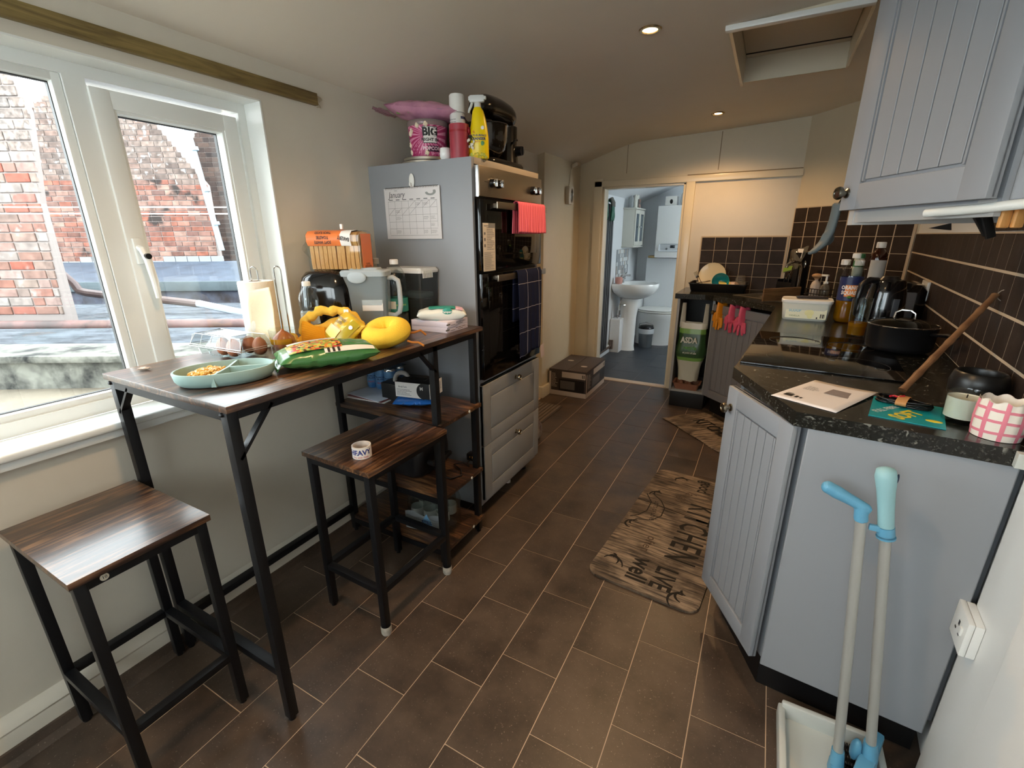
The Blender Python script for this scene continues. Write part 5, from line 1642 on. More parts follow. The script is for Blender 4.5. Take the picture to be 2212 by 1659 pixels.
# multipack of small water bottles in shrink film
k = 0
pk0 = None
PX, PY, PRZ = -1.165, 1.415, R(8)
for j in range(2):
    for i in range(3):
        x = -0.075 + 0.064 * i; y = -0.034 + 0.066 * j
        c, s = math.cos(PRZ), math.sin(PRZ)
        L = (PX + c * x - s * y, PY + s * x + c * y, SZ3)
        lab = ('water bottle at the front wall side corner of the multipack', 'middle front water bottle of the multipack behind the word STILL', 'front water bottle of the multipack nearest the aisle', 'rear water bottle of the multipack on the wall side', 'middle rear water bottle of the multipack', 'rear water bottle of the multipack nearest the aisle')[k]
        k += 1
        if pk0 is None:
            pk0 = bottle('small_water_bottle', lab, L, [(0, 0.006), (0.022, 0.0), (0.029, 0.005), (0.029, 0.05), (0.027, 0.055), (0.029, 0.06), (0.029, 0.115), (0.029, 0.135), (0.026, 0.155), (0.015, 0.178), (0.0115, 0.184), (0.0115, 0.194)], M_CLEAR, M_WHITEPL, (0.0135, 0.185, 0.200), VA, 'multipack of small water bottles', n=18)
            wrap_label(pk0, 0.0295, 0.062, 0.105, MATS['water_label'], n=18)
        else:
            c_ = copy_tree(pk0); c_.location = L; c_['label'] = lab
b = B()
def film(u, v):
    a = 2 * PI * u
    ex, ey = 0.110, 0.072
    k_ = (abs(math.cos(a)) ** 5 + abs(math.sin(a)) ** 5) ** (-1 / 5)
    nn = noise.noise(Vector((math.cos(a) * 3, math.sin(a) * 3, v * 4)))
    s = 1 + 0.05 * nn - 0.25 * max(0, v - 0.72) * 2
    return (ex * k_ * math.cos(a) * s, ey * k_ * math.sin(a) * s, 0.002 + 0.192 * v)
b.grid(film, 48, 12, None, True)
fm = thing('multipack_film', 'clear shrink film printed STILL around the small water bottles', 'film', (PX - 0.01, PY, SZ3), PRZ)
b.done('film', M_CLEAR, fm, smooth=60)
b = B()
b.grid(lambda u, v: (-0.105 + 0.185 * u, -0.0765, 0.010 + (0.085 + 0.008 * math.sin(9 * u)) * v), 20, 4)
b.done('wave_print', glassy('white_wave_film', '#e8eef2', 0.2, 0.95, milky=0.5, mcol='#d5dde2'), fm, smooth=0, flip=False)
b = B()
for j in range(6):
    b.tube([(-0.10 + 0.0092 * i, -0.0772, 0.02 + j * 0.011 + 0.0025 * math.sin(i * 1.1)) for i in range(20)], 0.0006, 4)
b.done('wave_lines', M_INKG, fm)
b = B(); b.mesh([(-0.028, -0.0775, 0.008), (0.036, -0.0775, 0.008), (0.028, -0.0775, 0.06), (0.004, -0.0775, 0.10), (-0.02, -0.0775, 0.06)], [(0, 1, 2, 3, 4)])
b.done('blue_drop_print', mat('blue_drop', '#6a9cc4', 0.4), fm, smooth=0, flip=False)
text('STILL', 0.022, MATS['navy_print'], fm, Matrix.Translation((0.004, -0.0782, 0.058)) @ FRONT, 0.03)

# ---------------------------------------------------------------- on top of the oven tower
OZ = 1.6455
tin0 = None
for k, lab in enumerate(('lower silver round tin lid under the popcorn tub', 'upper silver round tin lid directly under the popcorn tub')):
    L = (-1.400 + 0.006 * k, 1.802 + 0.004 * k, OZ + 0.0135 * k)
    if tin0 is None:
        tin0 = tag(B().lathe([(0, 0.010), (0.098, 0.010), (0.100, 0.012), (0.108, 0.012), (0.112, 0.010), (0.113, 0.0), (0.111, 0.0), (0.110, 0.009), (0, 0.008)], 44).done('tin_lid', mat('dull_aluminium', '#b9b3a6', 0.35, 0.9), smooth=40), lab, 'lid', 'tin lids on the oven tower')
        tin0.location = L
    else:
        t_ = tin0.copy(); COL.objects.link(t_); t_.location = L; t_['label'] = lab
pt = thing('popcorn_tub', 'magenta striped popcorn tub with clear lid on top of the oven tower', 'tub', (-1.385, 1.795, OZ + 0.0265), VA)
rb, rt_, hh = 0.074, 0.086, 0.135
B().lathe([(0, 0.002), (rb, 0.0), (rb + 0.001, 0.004), (rt_, hh), (0, hh)], 40).done('tub_body', mat('popcorn_magenta', '#a8285f', 0.4), pt, smooth=40)
b = B()
def cone_pt(a, z, off=0.0007):
    r_ = rb + (rt_ - rb) * z / hh + off
    return Vector((r_ * math.sin(a), -r_ * math.cos(a), z))
for i in range(26):
    th = 2 * PI * i / 26; w_ = 0.06
    q = []
    for t_, s_ in ((0.025, -0.4), (0.025, 0.4)):
        q.append((t_, th + s_ * w_))
    far = 0.14
    pts = []
    for rr_, aa in ((0.02, th - 0.02), (far, th - w_), (far, th + w_), (0.02, th + 0.02)):
        px_ = rr_ * math.sin(aa); pz_ = 0.078 + rr_ * math.cos(aa) * 0.9
        pts.append((max(-1.25, min(1.25, px_ / 0.08)), max(0.004, min(hh - 0.012, pz_))))
    n_ = 5
    for k in range(n_):
        a0, a1 = k / n_, (k + 1) / n_
        A = [(pts[0][0] + (pts[1][0] - pts[0][0]) * f_, pts[0][1] + (pts[1][1] - pts[0][1]) * f_) for f_ in (a0, a1)]
        Bq = [(pts[3][0] + (pts[2][0] - pts[3][0]) * f_, pts[3][1] + (pts[2][1] - pts[3][1]) * f_) for f_ in (a0, a1)]
        b.mesh([tuple(cone_pt(*A[0])), tuple(cone_pt(*A[1])), tuple(cone_pt(*Bq[1])), tuple(cone_pt(*Bq[0]))], [(0, 1, 2, 3)])
b.done('sunburst_print', mat('popcorn_pink', '#d68aa8', 0.4), pt, smooth=0)
def cone_patch(parent, a0, a1, z0, z1, m, name, off):
    return B().grid(lambda u, v: tuple(cone_pt(a0 + (a1 - a0) * u, z0 + (z1 - z0) * v, off)), 8, 2).done(name, m, parent, smooth=60, flip=False)
cone_patch(pt, -0.12, 0.62, 0.050, 0.114, M_INK, 'sign_border', 0.0012)
cone_patch(pt, -0.095, 0.595, 0.0525, 0.1115, M_PAPER, 'sign_panel', 0.0016)
def cone_text(s, size, m, a, z, bold, off=0.0021):
    o = text(s, size, m, pt, Matrix.Identity(4), bold)
    for v in o.data.vertices:
        zz = z + v.co.y
        v.co = cone_pt(a + v.co.x / (rb + (rt_ - rb) * z / hh), zz, off)
    return o
cone_text('BIG', 0.042, M_INK, 0.25, 0.092, 0.045)
cone_text('NIGHT IN', 0.0165, M_INK, 0.25, 0.063, 0.035)
cone_patch(pt, 0.10, 0.72, 0.018, 0.041, mat('popcorn_dark', '#3d1230', 0.4), 'popcorn_panel', 0.0013)
cone_text('POPCORN', 0.0185, mat('pale_pink_print', '#e4c6ce', 0.4), 0.41, 0.030, 0.03)
cone_text('SWEET', 0.009, MATS['popcorn_pink'], 0.5, 0.012, 0.02)
b = B()
for a, z in ((-0.82, 0.10), (-0.95, 0.09), (0.05, 0.122), (-0.4, 0.118), (-1.15, 0.05), (0.05, 0.014), (-1.1, 0.02)):
    for j in range(4):
        b.ball(cone_pt(a + 0.05 * math.cos(j * 1.7), z + 0.005 * math.sin(j * 1.7), 0.0), 0.0065, 8, None, (1, 1, 1))
b.done('popcorn_print', mat('popcorn_cream', '#e5d6bd', 0.5), pt, smooth=80)
B().lathe([(0, hh + 0.008), (rt_ - 0.006, hh + 0.008), (rt_ + 0.001, hh + 0.006), (rt_ + 0.003, hh + 0.001), (rt_ + 0.002, hh - 0.014), (rt_ + 0.0005, hh - 0.016)], 40).done('clear_lid', glassy('frosted_lid', '#d4d0cc', 0.2, 0.9, milky=0.5, mcol='#c8c2bd'), pt, smooth=40)
b = B().pillow(0.32, 0.20, 0.075, 34, 22, T(0, 0, 0, 0, 0, R(6)), 0.008, 13, 11, 0.55)
pbg = thing('pink_bag', 'crinkled pink plastic bag lying on top of the popcorn tub', 'bag', (-1.405, 1.82, OZ + 0.214), R(20))
b.done('bag_film', mat('pink_film', '#c98fa6', 0.25, col2='#b27a95', vscale=10, alpha=1.0), pbg, smooth=60)
b = B().grid(lambda u, v: (-0.155 - 0.085 * v, (-0.085 + 0.15 * u) * (1 - 0.65 * v), -0.004 + 0.03 * v + 0.008 * math.sin(8 * u + 5 * v)), 14, 6)
b.done('loose_film_end', glassy('pink_clear_film', '#e8c8d4', 0.12, 0.95, milky=0.35, mcol='#d8a8bc'), pbg, smooth=60)
rnd = random.Random(3)
for key, c in (('bag_green_print', '#6f9a4c'), ('bag_blue_print', '#4a6e96'), ('bag_purple_print', '#8a4a86')):
    b = B()
    for j in range(7):
        x = rnd.uniform(-0.10, 0.12)
        b.ball((x, -0.088 + 0.02 * rnd.random(), -0.012 + 0.012 * rnd.random()), 0.012, 8, None, (1.4, 0.5, 0.6))
    b.done('print_patch', mat(key, c, 0.4), pbg, smooth=80)
egc = B().lathe([(0, 0.004), (0.015, 0.0), (0.022, 0.01), (0.0235, 0.025), (0.0215, 0.042), (0.019, 0.046), (0.017, 0.044), (0, 0.04)], 24)
tag(egc.done('egg_cup', M_WHITECER, smooth=60, loc=(-1.238, 1.712, OZ)), 'small white pot between the popcorn tub and the red tube', 'pot')
ac = thing('aerosol_can', 'white aerosol can with tall white cap behind the red tube', 'can', (-1.243, 1.818, OZ), VA)
B().lathe([(0, 0.003), (0.030, 0.0), (0.0325, 0.004), (0.0325, 0.185), (0.029, 0.192), (0, 0.194)], 30).done('can_body', mat('white_can_print', '#d9d9d6', 0.3), ac, smooth=40)
B().lathe([(0, 0.262), (0.029, 0.262), (0.0325, 0.257), (0.0328, 0.194), (0.0, 0.192)], 30).done('cap', M_WHITEPL, ac, smooth=40)
wrap_label(ac, 0.0328, 0.168, 0.178, mat('navy_patch', '#27335c', 0.4), 300, 360, 'navy_print')
text('Nivea', 0.018, mat('navy_print', '#1f2f6a', 0.4), ac, T(0, 0, 0.140, R(18)), 0.03, wrap=0.0330)
for i in range(3):
    text('oooo oo ooo', 0.007, M_INKG, ac, T(0, 0, 0.166 - i * 0.010, R(-40)), 0.03, wrap=0.0330)
gt = thing('gift_tube', 'red cylinder wrapped with ribbon and a small white flower sprig', 'tube', (-1.172, 1.722, OZ), VA)
B().lathe([(0, 0.002), (0.0395, 0.0), (0.0395, 0.126), (0.0385, 0.126), (0.0385, 0.004)], 36).done('tube_body', mat('soft_red_paper', '#a63a47', 0.35, col2='#8c2a38', vscale=5, stretch=(12, 12, 1)), gt, smooth=40)
B().lathe([(0.0405, 0.096), (0.0405, 0.104)], 36).done('ribbon', mat('red_ribbon', '#8e1620', 0.5), gt, flip=False)
b = B()
b.ball((0.041, -0.012, 0.103), 0.012, 10, None, (0.5, 0.9, 1.1)); b.ball((0.045, -0.004, 0.092), 0.010, 10, None, (0.5, 0.8, 1.4))
b.done('bow', MATS['red_ribbon'], gt, smooth=80)
b = B()
rnd = random.Random(6)
for i in range(22):
    p = Vector((0.042 + rnd.uniform(-0.012, 0.026), -0.012 + rnd.uniform(-0.01, 0.01), 0.062 + rnd.uniform(-0.02, 0.02)))
    b.tube([(0.044, -0.008, 0.088), p], [0.0012, 0.0006], 5)
b.done('sprig_stems', mat('dark_green_sprig', '#2c3a2a', 0.7), gt)
b = B()
for i in range(14):
    b.ball((0.042 + rnd.uniform(-0.016, 0.022), -0.018 + rnd.uniform(-0.008, 0.006), 0.055 + rnd.uniform(-0.018, 0.012)), 0.0048, 8, None, (1, 0.7, 1.2))
b.done('sprig_flowers', mat('dried_white_flower', '#cfcbbf', 0.8), gt, smooth=80)
sb_ = thing('spray_bottle', 'yellow multi-surface cleanser spray bottle with white trigger', 'bottle', (-1.108, 1.765, OZ), R(22))
b = B()
def ell(rx, ry, n=24, dx=0.0):
    return [(dx + rx * math.cos(2 * PI * i / n), ry * math.sin(2 * PI * i / n)) for i in range(n)]
loft(b, [(ell(0.038, 0.024), 0.0), (ell(0.042, 0.027), 0.006), (ell(0.042, 0.027), 0.075), (ell(0.040, 0.0265), 0.095), (ell(0.033, 0.024, 24, 0.003), 0.125), (ell(0.028, 0.022, 24, 0.003), 0.15), (ell(0.022, 0.019, 24, 0.001), 0.175), (ell(0.015, 0.014), 0.186), (ell(0.013, 0.013), 0.19)])
b.done('bottle_body', mat('cleanser_yellow', '#e0c400', 0.3, sss=0.05), sb_, smooth=60)
b = B()
b.cyl((0, 0, 0.188), (0, 0, 0.206), 0.014, 0.013, 20)
b.box(-0.032, 0.028, -0.010, 0.010, 0.206, 0.232, 0.006)
b.box(-0.036, -0.026, -0.008, 0.008, 0.212, 0.228, 0.003)
b.box(0.01, 0.036, -0.009, 0.009, 0.214, 0.228, 0.006)
b.tube([(-0.020, 0, 0.21), (-0.026, 0, 0.195), (-0.034, 0, 0.18), (-0.036, 0, 0.17)], [0.006, 0.0055, 0.005, 0.004], 8)
b.done('trigger_head', mat('translucent_white_plastic', '#d9dbd8', 0.35, trans=0.2), sb_, smooth=40)
def ellw(parent, s, size, m, z, bold, dx=0.0):
    o = text(s, size, m, parent, Matrix.Identity(4), bold)
    for v in o.data.vertices:
        x = v.co.x + dx; zz = v.co.y + z
        a = x / 0.036
        v.co = Vector((0.0424 * math.sin(a), -0.0276 * math.cos(a), zz))
    return o
M_NAVY = MATS['navy_print']
ellw(sb_, 'MULTI-SURFACE', 0.0098, M_NAVY, 0.084, 0.03)
ellw(sb_, 'CLEANSER', 0.0135, M_NAVY, 0.072, 0.04)
ellw(sb_, 'LEMON', 0.006, mat('orange_print', '#c8752a', 0.4), 0.061, 0.02)
ellw(sb_, '1L', 0.010, MATS['red_print'], 0.097, 0.03, -0.012)
B().ball((0.020, -0.0245, 0.056), 0.0085, 16, None, (1, 0.12, 1)).done('green_badge', mat('green_badge', '#3f7d42', 0.4), sb_)
B().ball((0.022, -0.0235, 0.112), 0.007, 16, None, (1, 0.12, 1)).done('white_badge', M_PAPER, sb_)
b = B()
for i in range(9):
    x = -0.030 + 0.0075 * i
    a = x / 0.036
    b.ball((0.0422 * math.sin(a), -0.0272 * math.cos(a), 0.012 + 0.006 * math.sin(i * 2.2)), 0.008, 8, None, (1, 0.2, 0.9))
b.done('lemon_print', mat('lemon_leaf_print', '#9aa83a', 0.5, col2='#e0b02c', vscale=60), sb_, smooth=80)
# stand mixer, its head pointing back towards the window end
mx_ = thing('stand_mixer', 'large black stand mixer with bowl on top of the oven tower', 'mixer', (-1.185, 2.02, OZ), R(90))
# local x runs away from the camera, bowl at -x, column at +x
M_MIX = mat('gloss_black_mixer', '#100e0d', 0.18, coat=0.3)
b = B()
loft(b, [(rrect(0.170, 0.085, 0.05, 6), 0.0), (rrect(0.170, 0.085, 0.05, 6), 0.014), (rrect(0.160, 0.078, 0.045, 6), 0.026)])
loft(b, [([(0.112 + 0.058 * math.cos(2 * PI * i / 20), 0.062 * math.sin(2 * PI * i / 20)) for i in range(20)], 0.02), ([(0.118 + 0.048 * math.cos(2 * PI * i / 20), 0.052 * math.sin(2 * PI * i / 20)) for i in range(20)], 0.09), ([(0.118 + 0.050 * math.cos(2 * PI * i / 20), 0.054 * math.sin(2 * PI * i / 20)) for i in range(20)], 0.19)])
b.mod('BEVEL', width=0.003, segments=2)
b.done('stand', M_MIX, mx_, smooth=50)
b = B()
sec = []
for i in range(15):
    x = -0.165 + 0.335 * i / 14
    k = min(1, 0.35 + 2.2 * min(i / 14, 1 - i / 14) ** 0.7)
    zc = 0.222 + 0.018 * math.sin(PI * i / 14)
    sec.append([(x, 0.058 * k * math.cos(2 * PI * j / 20), zc + 0.050 * k * math.sin(2 * PI * j / 20)) for j in range(20)])
rings = [[b._v(p, None) for p in s_] for s_ in sec]
for a_, c_ in zip(rings, rings[1:]):
    for j in range(20):
        b.bm.faces.new((a_[j], a_[(j + 1) % 20], c_[(j + 1) % 20], c_[j]))
b.bm.faces.new(rings[0][::-1]); b.bm.faces.new(rings[-1])
b.done('motor_head', M_MIX, mx_, smooth=70)
B().cyl((-0.075, 0, 0.150), (-0.075, 0, 0.185), 0.026, 0.03, 24).done('beater_hub', M_BLACKPL, mx_)
B().lathe([(0, 0.03), (0.05, 0.03), (0.06, 0.034), (0.088, 0.065), (0.098, 0.10), (0.102, 0.155), (0.106, 0.160), (0.104, 0.163), (0.099, 0.158), (0.095, 0.10), (0.0, 0.045)], 40, T(-0.075, 0, 0)).done('bowl', mat('dark_steel_bowl', '#141312', 0.16, coat=0.5), mx_, smooth=50)
b = B().cyl((0.13, -0.052, 0.085), (0.13, -0.080, 0.085), 0.022, 0.020, 24); b.box(0.127, 0.133, -0.086, -0.078, 0.067, 0.103, 0.002)
b.done('speed_dial', M_BLACKPL, mx_)
B().tube([(0.085, -0.055, 0.11), (0.088, -0.062, 0.125), (0.105, -0.066, 0.128)], 0.005, 8).done('tilt_lever', M_BLACKPL, mx_)
cbx = thing('cardboard_box', 'printed pale cardboard box behind the spray bottles on the oven tower', 'box', (-1.44, 2.00, OZ), R(8))
B().box(-0.14, 0.14, -0.08, 0.08, 0, 0.20, 0.002).done('carton', mat('pale_cardboard', '#9c8a7c', 0.8), cbx)
B().box(0.06, 0.1405, -0.0812, 0.0, 0.12, 0.17, 0.0).done('brown_tape', mat('brown_tape', '#5a3a24', 0.5), cbx, smooth=0)
text('FLOORING', 0.03, M_INKG, cbx, Matrix.Translation((-0.03, -0.0815, 0.155)) @ FRONT, 0.02)

# ---------------------------------------------------------------- right-hand run of units
def plank_door(w_, h_, t, m, name, parent, M, fr=0.062, n=5, top=None):
    """routed door with a grooved plank panel; front faces local -Y"""
    top = fr if top is None else top
    b = B()
    b.box(0, w_, -t + 0.010, 0, 0, h_, 0.0015, M)
    b.box(0, fr, -t, -0.003, 0, h_, 0.003, M); b.box(w_ - fr, w_, -t, -0.003, 0, h_, 0.003, M)
    b.box(fr - 0.002, w_ - fr + 0.002, -t, -0.003, 0, fr, 0.003, M); b.box(fr - 0.002, w_ - fr + 0.002, -t, -0.003, h_ - top, h_, 0.003, M)
    x0, x1 = fr + 0.004, w_ - fr - 0.004
    z0, z1 = fr + 0.004, h_ - top - 0.004
    b.box(x0, x0 + 0.006, -t + 0.001, -0.004, z0, z1, 0.002, M); b.box(x1 - 0.006, x1, -t + 0.001, -0.004, z0, z1, 0.002, M)
    xa, xb = x0 + 0.009, x1 - 0.009
    for i in range(n):
        p0 = xa + (xb - xa) * i / n; p1 = xa + (xb - xa) * (i + 1) / n
        b.box(p0 + 0.0017, p1 - 0.0017, -t + 0.0025, -0.004, z0 + 0.004, z1 - 0.002, 0.001, M, 1)
    return b.done(name, m, parent)
WT = 0.922
UT = 0.884
def local(o, a):
    return Matrix.Translation((o[0], o[1], 0)) @ Matrix.Rotation(a, 4, 'Z')
# near end unit with end panel and angled door
A_DOOR = math.atan2(1.285 - 1.575, 0.137 + 0.031)
eu = thing('base_unit', 'blue grey base unit with angled grooved door and plain end panel facing the camera', 'cabinet', (0.14, 1.27, 0))
O = Vector((0.14, 1.27))
def rel(p):
    return (p[0] - O.x, p[1] - O.y)
wx = lambda y: wall_x(y) - 0.004
B().prism([rel(p) for p in ((0.146, 1.30), (-0.012, 1.583), (0.0, 1.64), (wx(1.64), 1.64), (wx(1.30), 1.29))], 0.12, UT).done('carcass', M_GREY, eu, smooth=0)
ep_ = [rel(p) for p in ((0.1445, 1.268), (0.516, 1.236), (0.518, 1.254), (0.147, 1.286))]
b = B().prism(ep_, 0.12, UT); b.mod('BEVEL', width=0.003, segments=2)
b.done('end_panel', M_GREY, eu)
dM = Matrix.Translation((-O.x, -O.y, 0)) @ local((-0.036, 1.578), A_DOOR) @ T(0, 0, 0.125)
d_ = plank_door(0.337, 0.755, 0.022, M_GREY, 'door', eu, dM, 0.058, 5)
knob(d_, dM @ T(0.030, -0.022, 0.69), M_NICKEL, 0.0165)
B().prism([rel(p) for p in ((0.150, 1.318), (0.02, 1.585), (0.06, 1.66), (wx(1.66) - 0.01, 1.66), (wx(1.30) - 0.02, 1.29))], 0.0, 0.118).done('plinth', M_PLINTH, eu, smooth=0)
# hob run
HA = math.atan2(3.28 - 1.66, 0.085 + 0.03)
hu = thing('hob_unit', 'blue grey base unit under the hob beside the kitchen mat', 'cabinet', (0.0, 1.66, 0))
fx = lambda y: -0.022 + (y - 1.66) * 0.075
O = Vector((0.0, 1.66))
B().prism([rel(p) for p in ((fx(1.66), 1.66), (fx(3.22), 3.22), (wx(3.22), 3.22), (wx(1.66), 1.66))], 0.12, UT).done('carcass', M_GREY, hu, smooth=0)
B().prism([rel(p) for p in ((fx(1.66) + 0.05, 1.66), (fx(3.22) + 0.05, 3.22), (wx(3.22), 3.22), (wx(1.66), 1.66))], 0.0, 0.118).done('plinth', M_PLINTH, hu, smooth=0)
for k in range(3):
    ya = 1.665 + k * 0.52
    dM = local((fx(ya + 0.515), ya + 0.515 - 1.66), math.atan2(-1, 0.075) + 0.0) @ T(0, 0, 0.125)
    dd_ = plank_door(0.512, 0.755, 0.022, M_GREY, 'door', hu, dM, 0.058, 6)
    knob(dd_, dM @ T(0.03, -0.022, 0.69))
# diagonal sink unit and open cubby
su = thing('sink_unit', 'corner sink base unit in shadow with grooved door carrying rubber gloves', 'cabinet', (-0.30, 3.72, 0))
O = Vector((-0.30, 3.72))
A_S = math.atan2(-0.69, 0.72)
B().prism([rel(p) for p in ((-0.285, 3.735), (0.115, 3.35), (0.12, 3.25), (0.66, 3.25), (0.70, 3.60), (0.125, 4.19), (-0.285, 4.19))], 0.14, 0.755).done('carcass', M_GREYD, su, smooth=0)
B().prism([rel(p) for p in ((-0.25, 3.77), (0.14, 3.40), (0.17, 3.28), (0.64, 3.28), (0.68, 3.60), (0.12, 4.17), (-0.25, 4.17))], 0.0, 0.138).done('plinth', M_PLINTH, su, smooth=0)
dM = Matrix.Translation((-O.x, -O.y, 0)) @ local((-0.298, 3.728), A_S) @ T(0, 0, 0.145)
d_ = plank_door(0.545, 0.71, 0.022, mat('taupe_grey_door', '#777679', 0.42), 'door', su, dM, 0.06, 8)
knob(d_, dM @ T(0.028, -0.022, 0.655))
cu = thing('bin_cubby', 'narrow open grey cubby under the sink worktop by the bathroom door', 'cabinet', (-0.435, 3.72, 0))
for x0, x1 in ((-0.135, -0.117), (0.117, 0.135)):
    B().box(x0, x1, 0, 0.46, 0.14, UT, 0.001).done('side_panel', M_GREYD, cu)
B().box(-0.117, 0.117, 0.002, 0.46, 0.14, 0.158, 0.001).done('base_panel', M_GREYD, cu)
B().box(-0.117, 0.117, 0.45, 0.46, 0.158, UT, 0.001).done('back_panel', M_BLACKMATT, cu, smooth=0)
B().box(-0.13, 0.13, 0.045, 0.44, 0, 0.139, 0.001).done('plinth', M_PLINTH, cu)

# worktop with a cut-out for the sink
wp_out = [(0.52, 1.226), (0.114, 1.268), (-0.052, 1.645), (-0.045, 1.69), (0.078, 3.22), (0.072, 3.285), (-0.318, 3.682), (-0.375, 3.70), (-0.588, 3.70), (-0.588, 4.205), (0.126, 4.205), (0.735, 3.618), (wall_x(3.4) - 0.008, 3.4), (wall_x(1.24) - 0.008, 1.24)]
sc0 = Vector((0.085, 3.70)); ax_ = Vector((0.72, -0.69)).normalized(); ay_ = Vector((0.69, 0.72)).normalized()
hole = [tuple(sc0 + ax_ * x + ay_ * y) for x, y in ((-0.21, -0.13), (0.21, -0.13), (0.21, 0.15), (-0.21, 0.15))]
b = B()
loops = []
for z in (WT, WT - 0.038):
    vo = [b.bm.verts.new((x, y, z)) for x, y in wp_out]; vh = [b.bm.verts.new((x, y, z)) for x, y in hole]
    es = [b.bm.edges.new((vs[i], vs[(i + 1) % len(vs)])) for vs in (vo, vh) for i in range(len(vs))]
    bmesh.ops.triangle_fill(b.bm, use_beauty=True, edges=es)
    loops.append((vo, vh))
for k in (0, 1):
    a_, c_ = loops[0][k], loops[1][k]
    for i in range(len(a_)):
        j = (i + 1) % len(a_)
        b.bm.faces.new((a_[i], a_[j], c_[j], c_[i]))
wt_ = tag(b.done('worktop', M_STONE, smooth=0), 'black flecked worktop running round the right side to the sink', 'worktop')
B().box(-0.001, 0.02, -0.018, 0.0, -0.030, 0.002, 0.001, T(0.498, 1.2275, WT - 0.004, R(-6))).done('end_strip', mat('pale_edge_strip', '#b9bdb8', 0.5, bump=0.5, bscale=60), wt_, smooth=0)
hob = thing('hob', 'black ceramic glass hob set in the worktop', 'hob', (0.218, 2.005, WT), math.atan2(1, 0.075) - PI / 2)
B().box(-0.232, 0.222, -0.315, 0.315, 0.0003, 0.0062, 0.0015).done('glass_top', M_BLACKGLASS, hob)
b = B()
for x, y, r_ in ((-0.09, -0.16, 0.075), (0.10, -0.16, 0.09), (-0.09, 0.15, 0.09), (0.10, 0.15, 0.075)):
    b.torus((x, y, 0.0064), r_, 0.0007, 40, 4, None, 0.3)
b.done('zone_rings', mat('hob_marking', '#4a4a4a', 0.4), hob)
sk = thing('sink', 'brown steel sink bowl with drainer set in the corner worktop', 'sink', (sc0.x, sc0.y, WT), A_S)
b = B()
for x0, x1, y0, y1 in ((-0.24, 0.24, -0.155, -0.127), (-0.24, 0.24, 0.147, 0.20), (-0.24, -0.207, -0.127, 0.147), (0.207, 0.24, -0.127, 0.147)):
    b.box(x0, x1, y0, y1, 0.0005, 0.005, 0.002)
b.done('rim', M_STEEL, sk)
b = B()
b.mesh([(-0.208, -0.128, 0.003), (0.208, -0.128, 0.003), (0.208, 0.148, 0.003), (-0.208, 0.148, 0.003), (-0.18, -0.10, -0.15), (0.18, -0.10, -0.15), (0.18, 0.12, -0.15), (-0.18, 0.12, -0.15)],
       [(4, 5, 6, 7), (0, 1, 5, 4), (1, 2, 6, 5), (2, 3, 7, 6), (3, 0, 4, 7)])
b.mod('SOLIDIFY', thickness=0.001)
b.done('bowl', M_STEEL, sk, smooth=0)
b = B().cyl((0.0, 0.175, 0.004), (0.0, 0.175, 0.05), 0.02, 0.016); b.tube([(0, 0.175, 0.05), (0, 0.175, 0.20), (0, 0.16, 0.235), (0, 0.10, 0.245), (0, 0.05, 0.225), (0, 0.045, 0.205)], 0.010, 10)
b.done('tap', M_CHROME, sk)

# wall cupboard with an angled door
wc = thing('wall_cupboard', 'grey angled wall cupboard with grooved door and round knob above the hob', 'cabinet', (0.177, 1.69, 0))
O = Vector((0.177, 1.69))
A_C = math.atan2(1.29 - 1.69, 0.372 - 0.177)
fr_ = [rel(p) for p in ((0.191, 1.698), (0.384, 1.300), (wx(1.295) - 0.002, 1.288), (wx(1.70) - 0.002, 1.66))]
B().prism(fr_, 1.40, 2.085).done('carcass', M_GREY, wc, smooth=0)
sp = B()
sp.prism([rel(p) for p in ((0.186, 1.700), (0.195, 1.685), (wx(1.66) - 0.003, 1.645), (wx(1.66) - 0.003, 1.66))], 1.366, 1.41)
sp.prism([rel(p) for p in ((0.196, 1.690), (0.208, 1.690), (0.392, 1.312), (0.380, 1.308))], 1.372, 1.405)
sp.done('pelmet', mat('pale_pelmet', '#a5a3a0', 0.5), wc, smooth=0)
b = B().prism([rel(p) for p in ((0.391, 1.288), (wx(1.27) - 0.003, 1.262), (wx(1.27) - 0.003, 1.282), (0.396, 1.306))], 1.40, 2.085); b.mod('BEVEL', width=0.004, segments=2)
b.done('end_panel', M_GREY, wc)
dM = local((0.0, 0.0), A_C) @ T(0, 0, 1.405)
d_ = plank_door(0.447, 0.675, 0.022, M_GREY, 'door', wc, dM, 0.066, 5, 0.066)
knob(d_, dM @ T(0.022, -0.022, 0.045), mat('pewter', '#77756c', 0.28, 1.0), 0.0175)
lt_ = B().tube([(0.300, 1.420, 1.385), (0.360, 1.33, 1.388), (0.40, 1.262, 1.392), (0.46, 1.245, 1.395), (wall_x(1.24) - 0.01, 1.24, 1.398)], 0.0095, 14)
tag(lt_.done('strip_lamp', mat('white_tube', '#d4d6d2', 0.3), smooth=60), 'thin white tube fixed under the wall cupboard edge', 'tube')

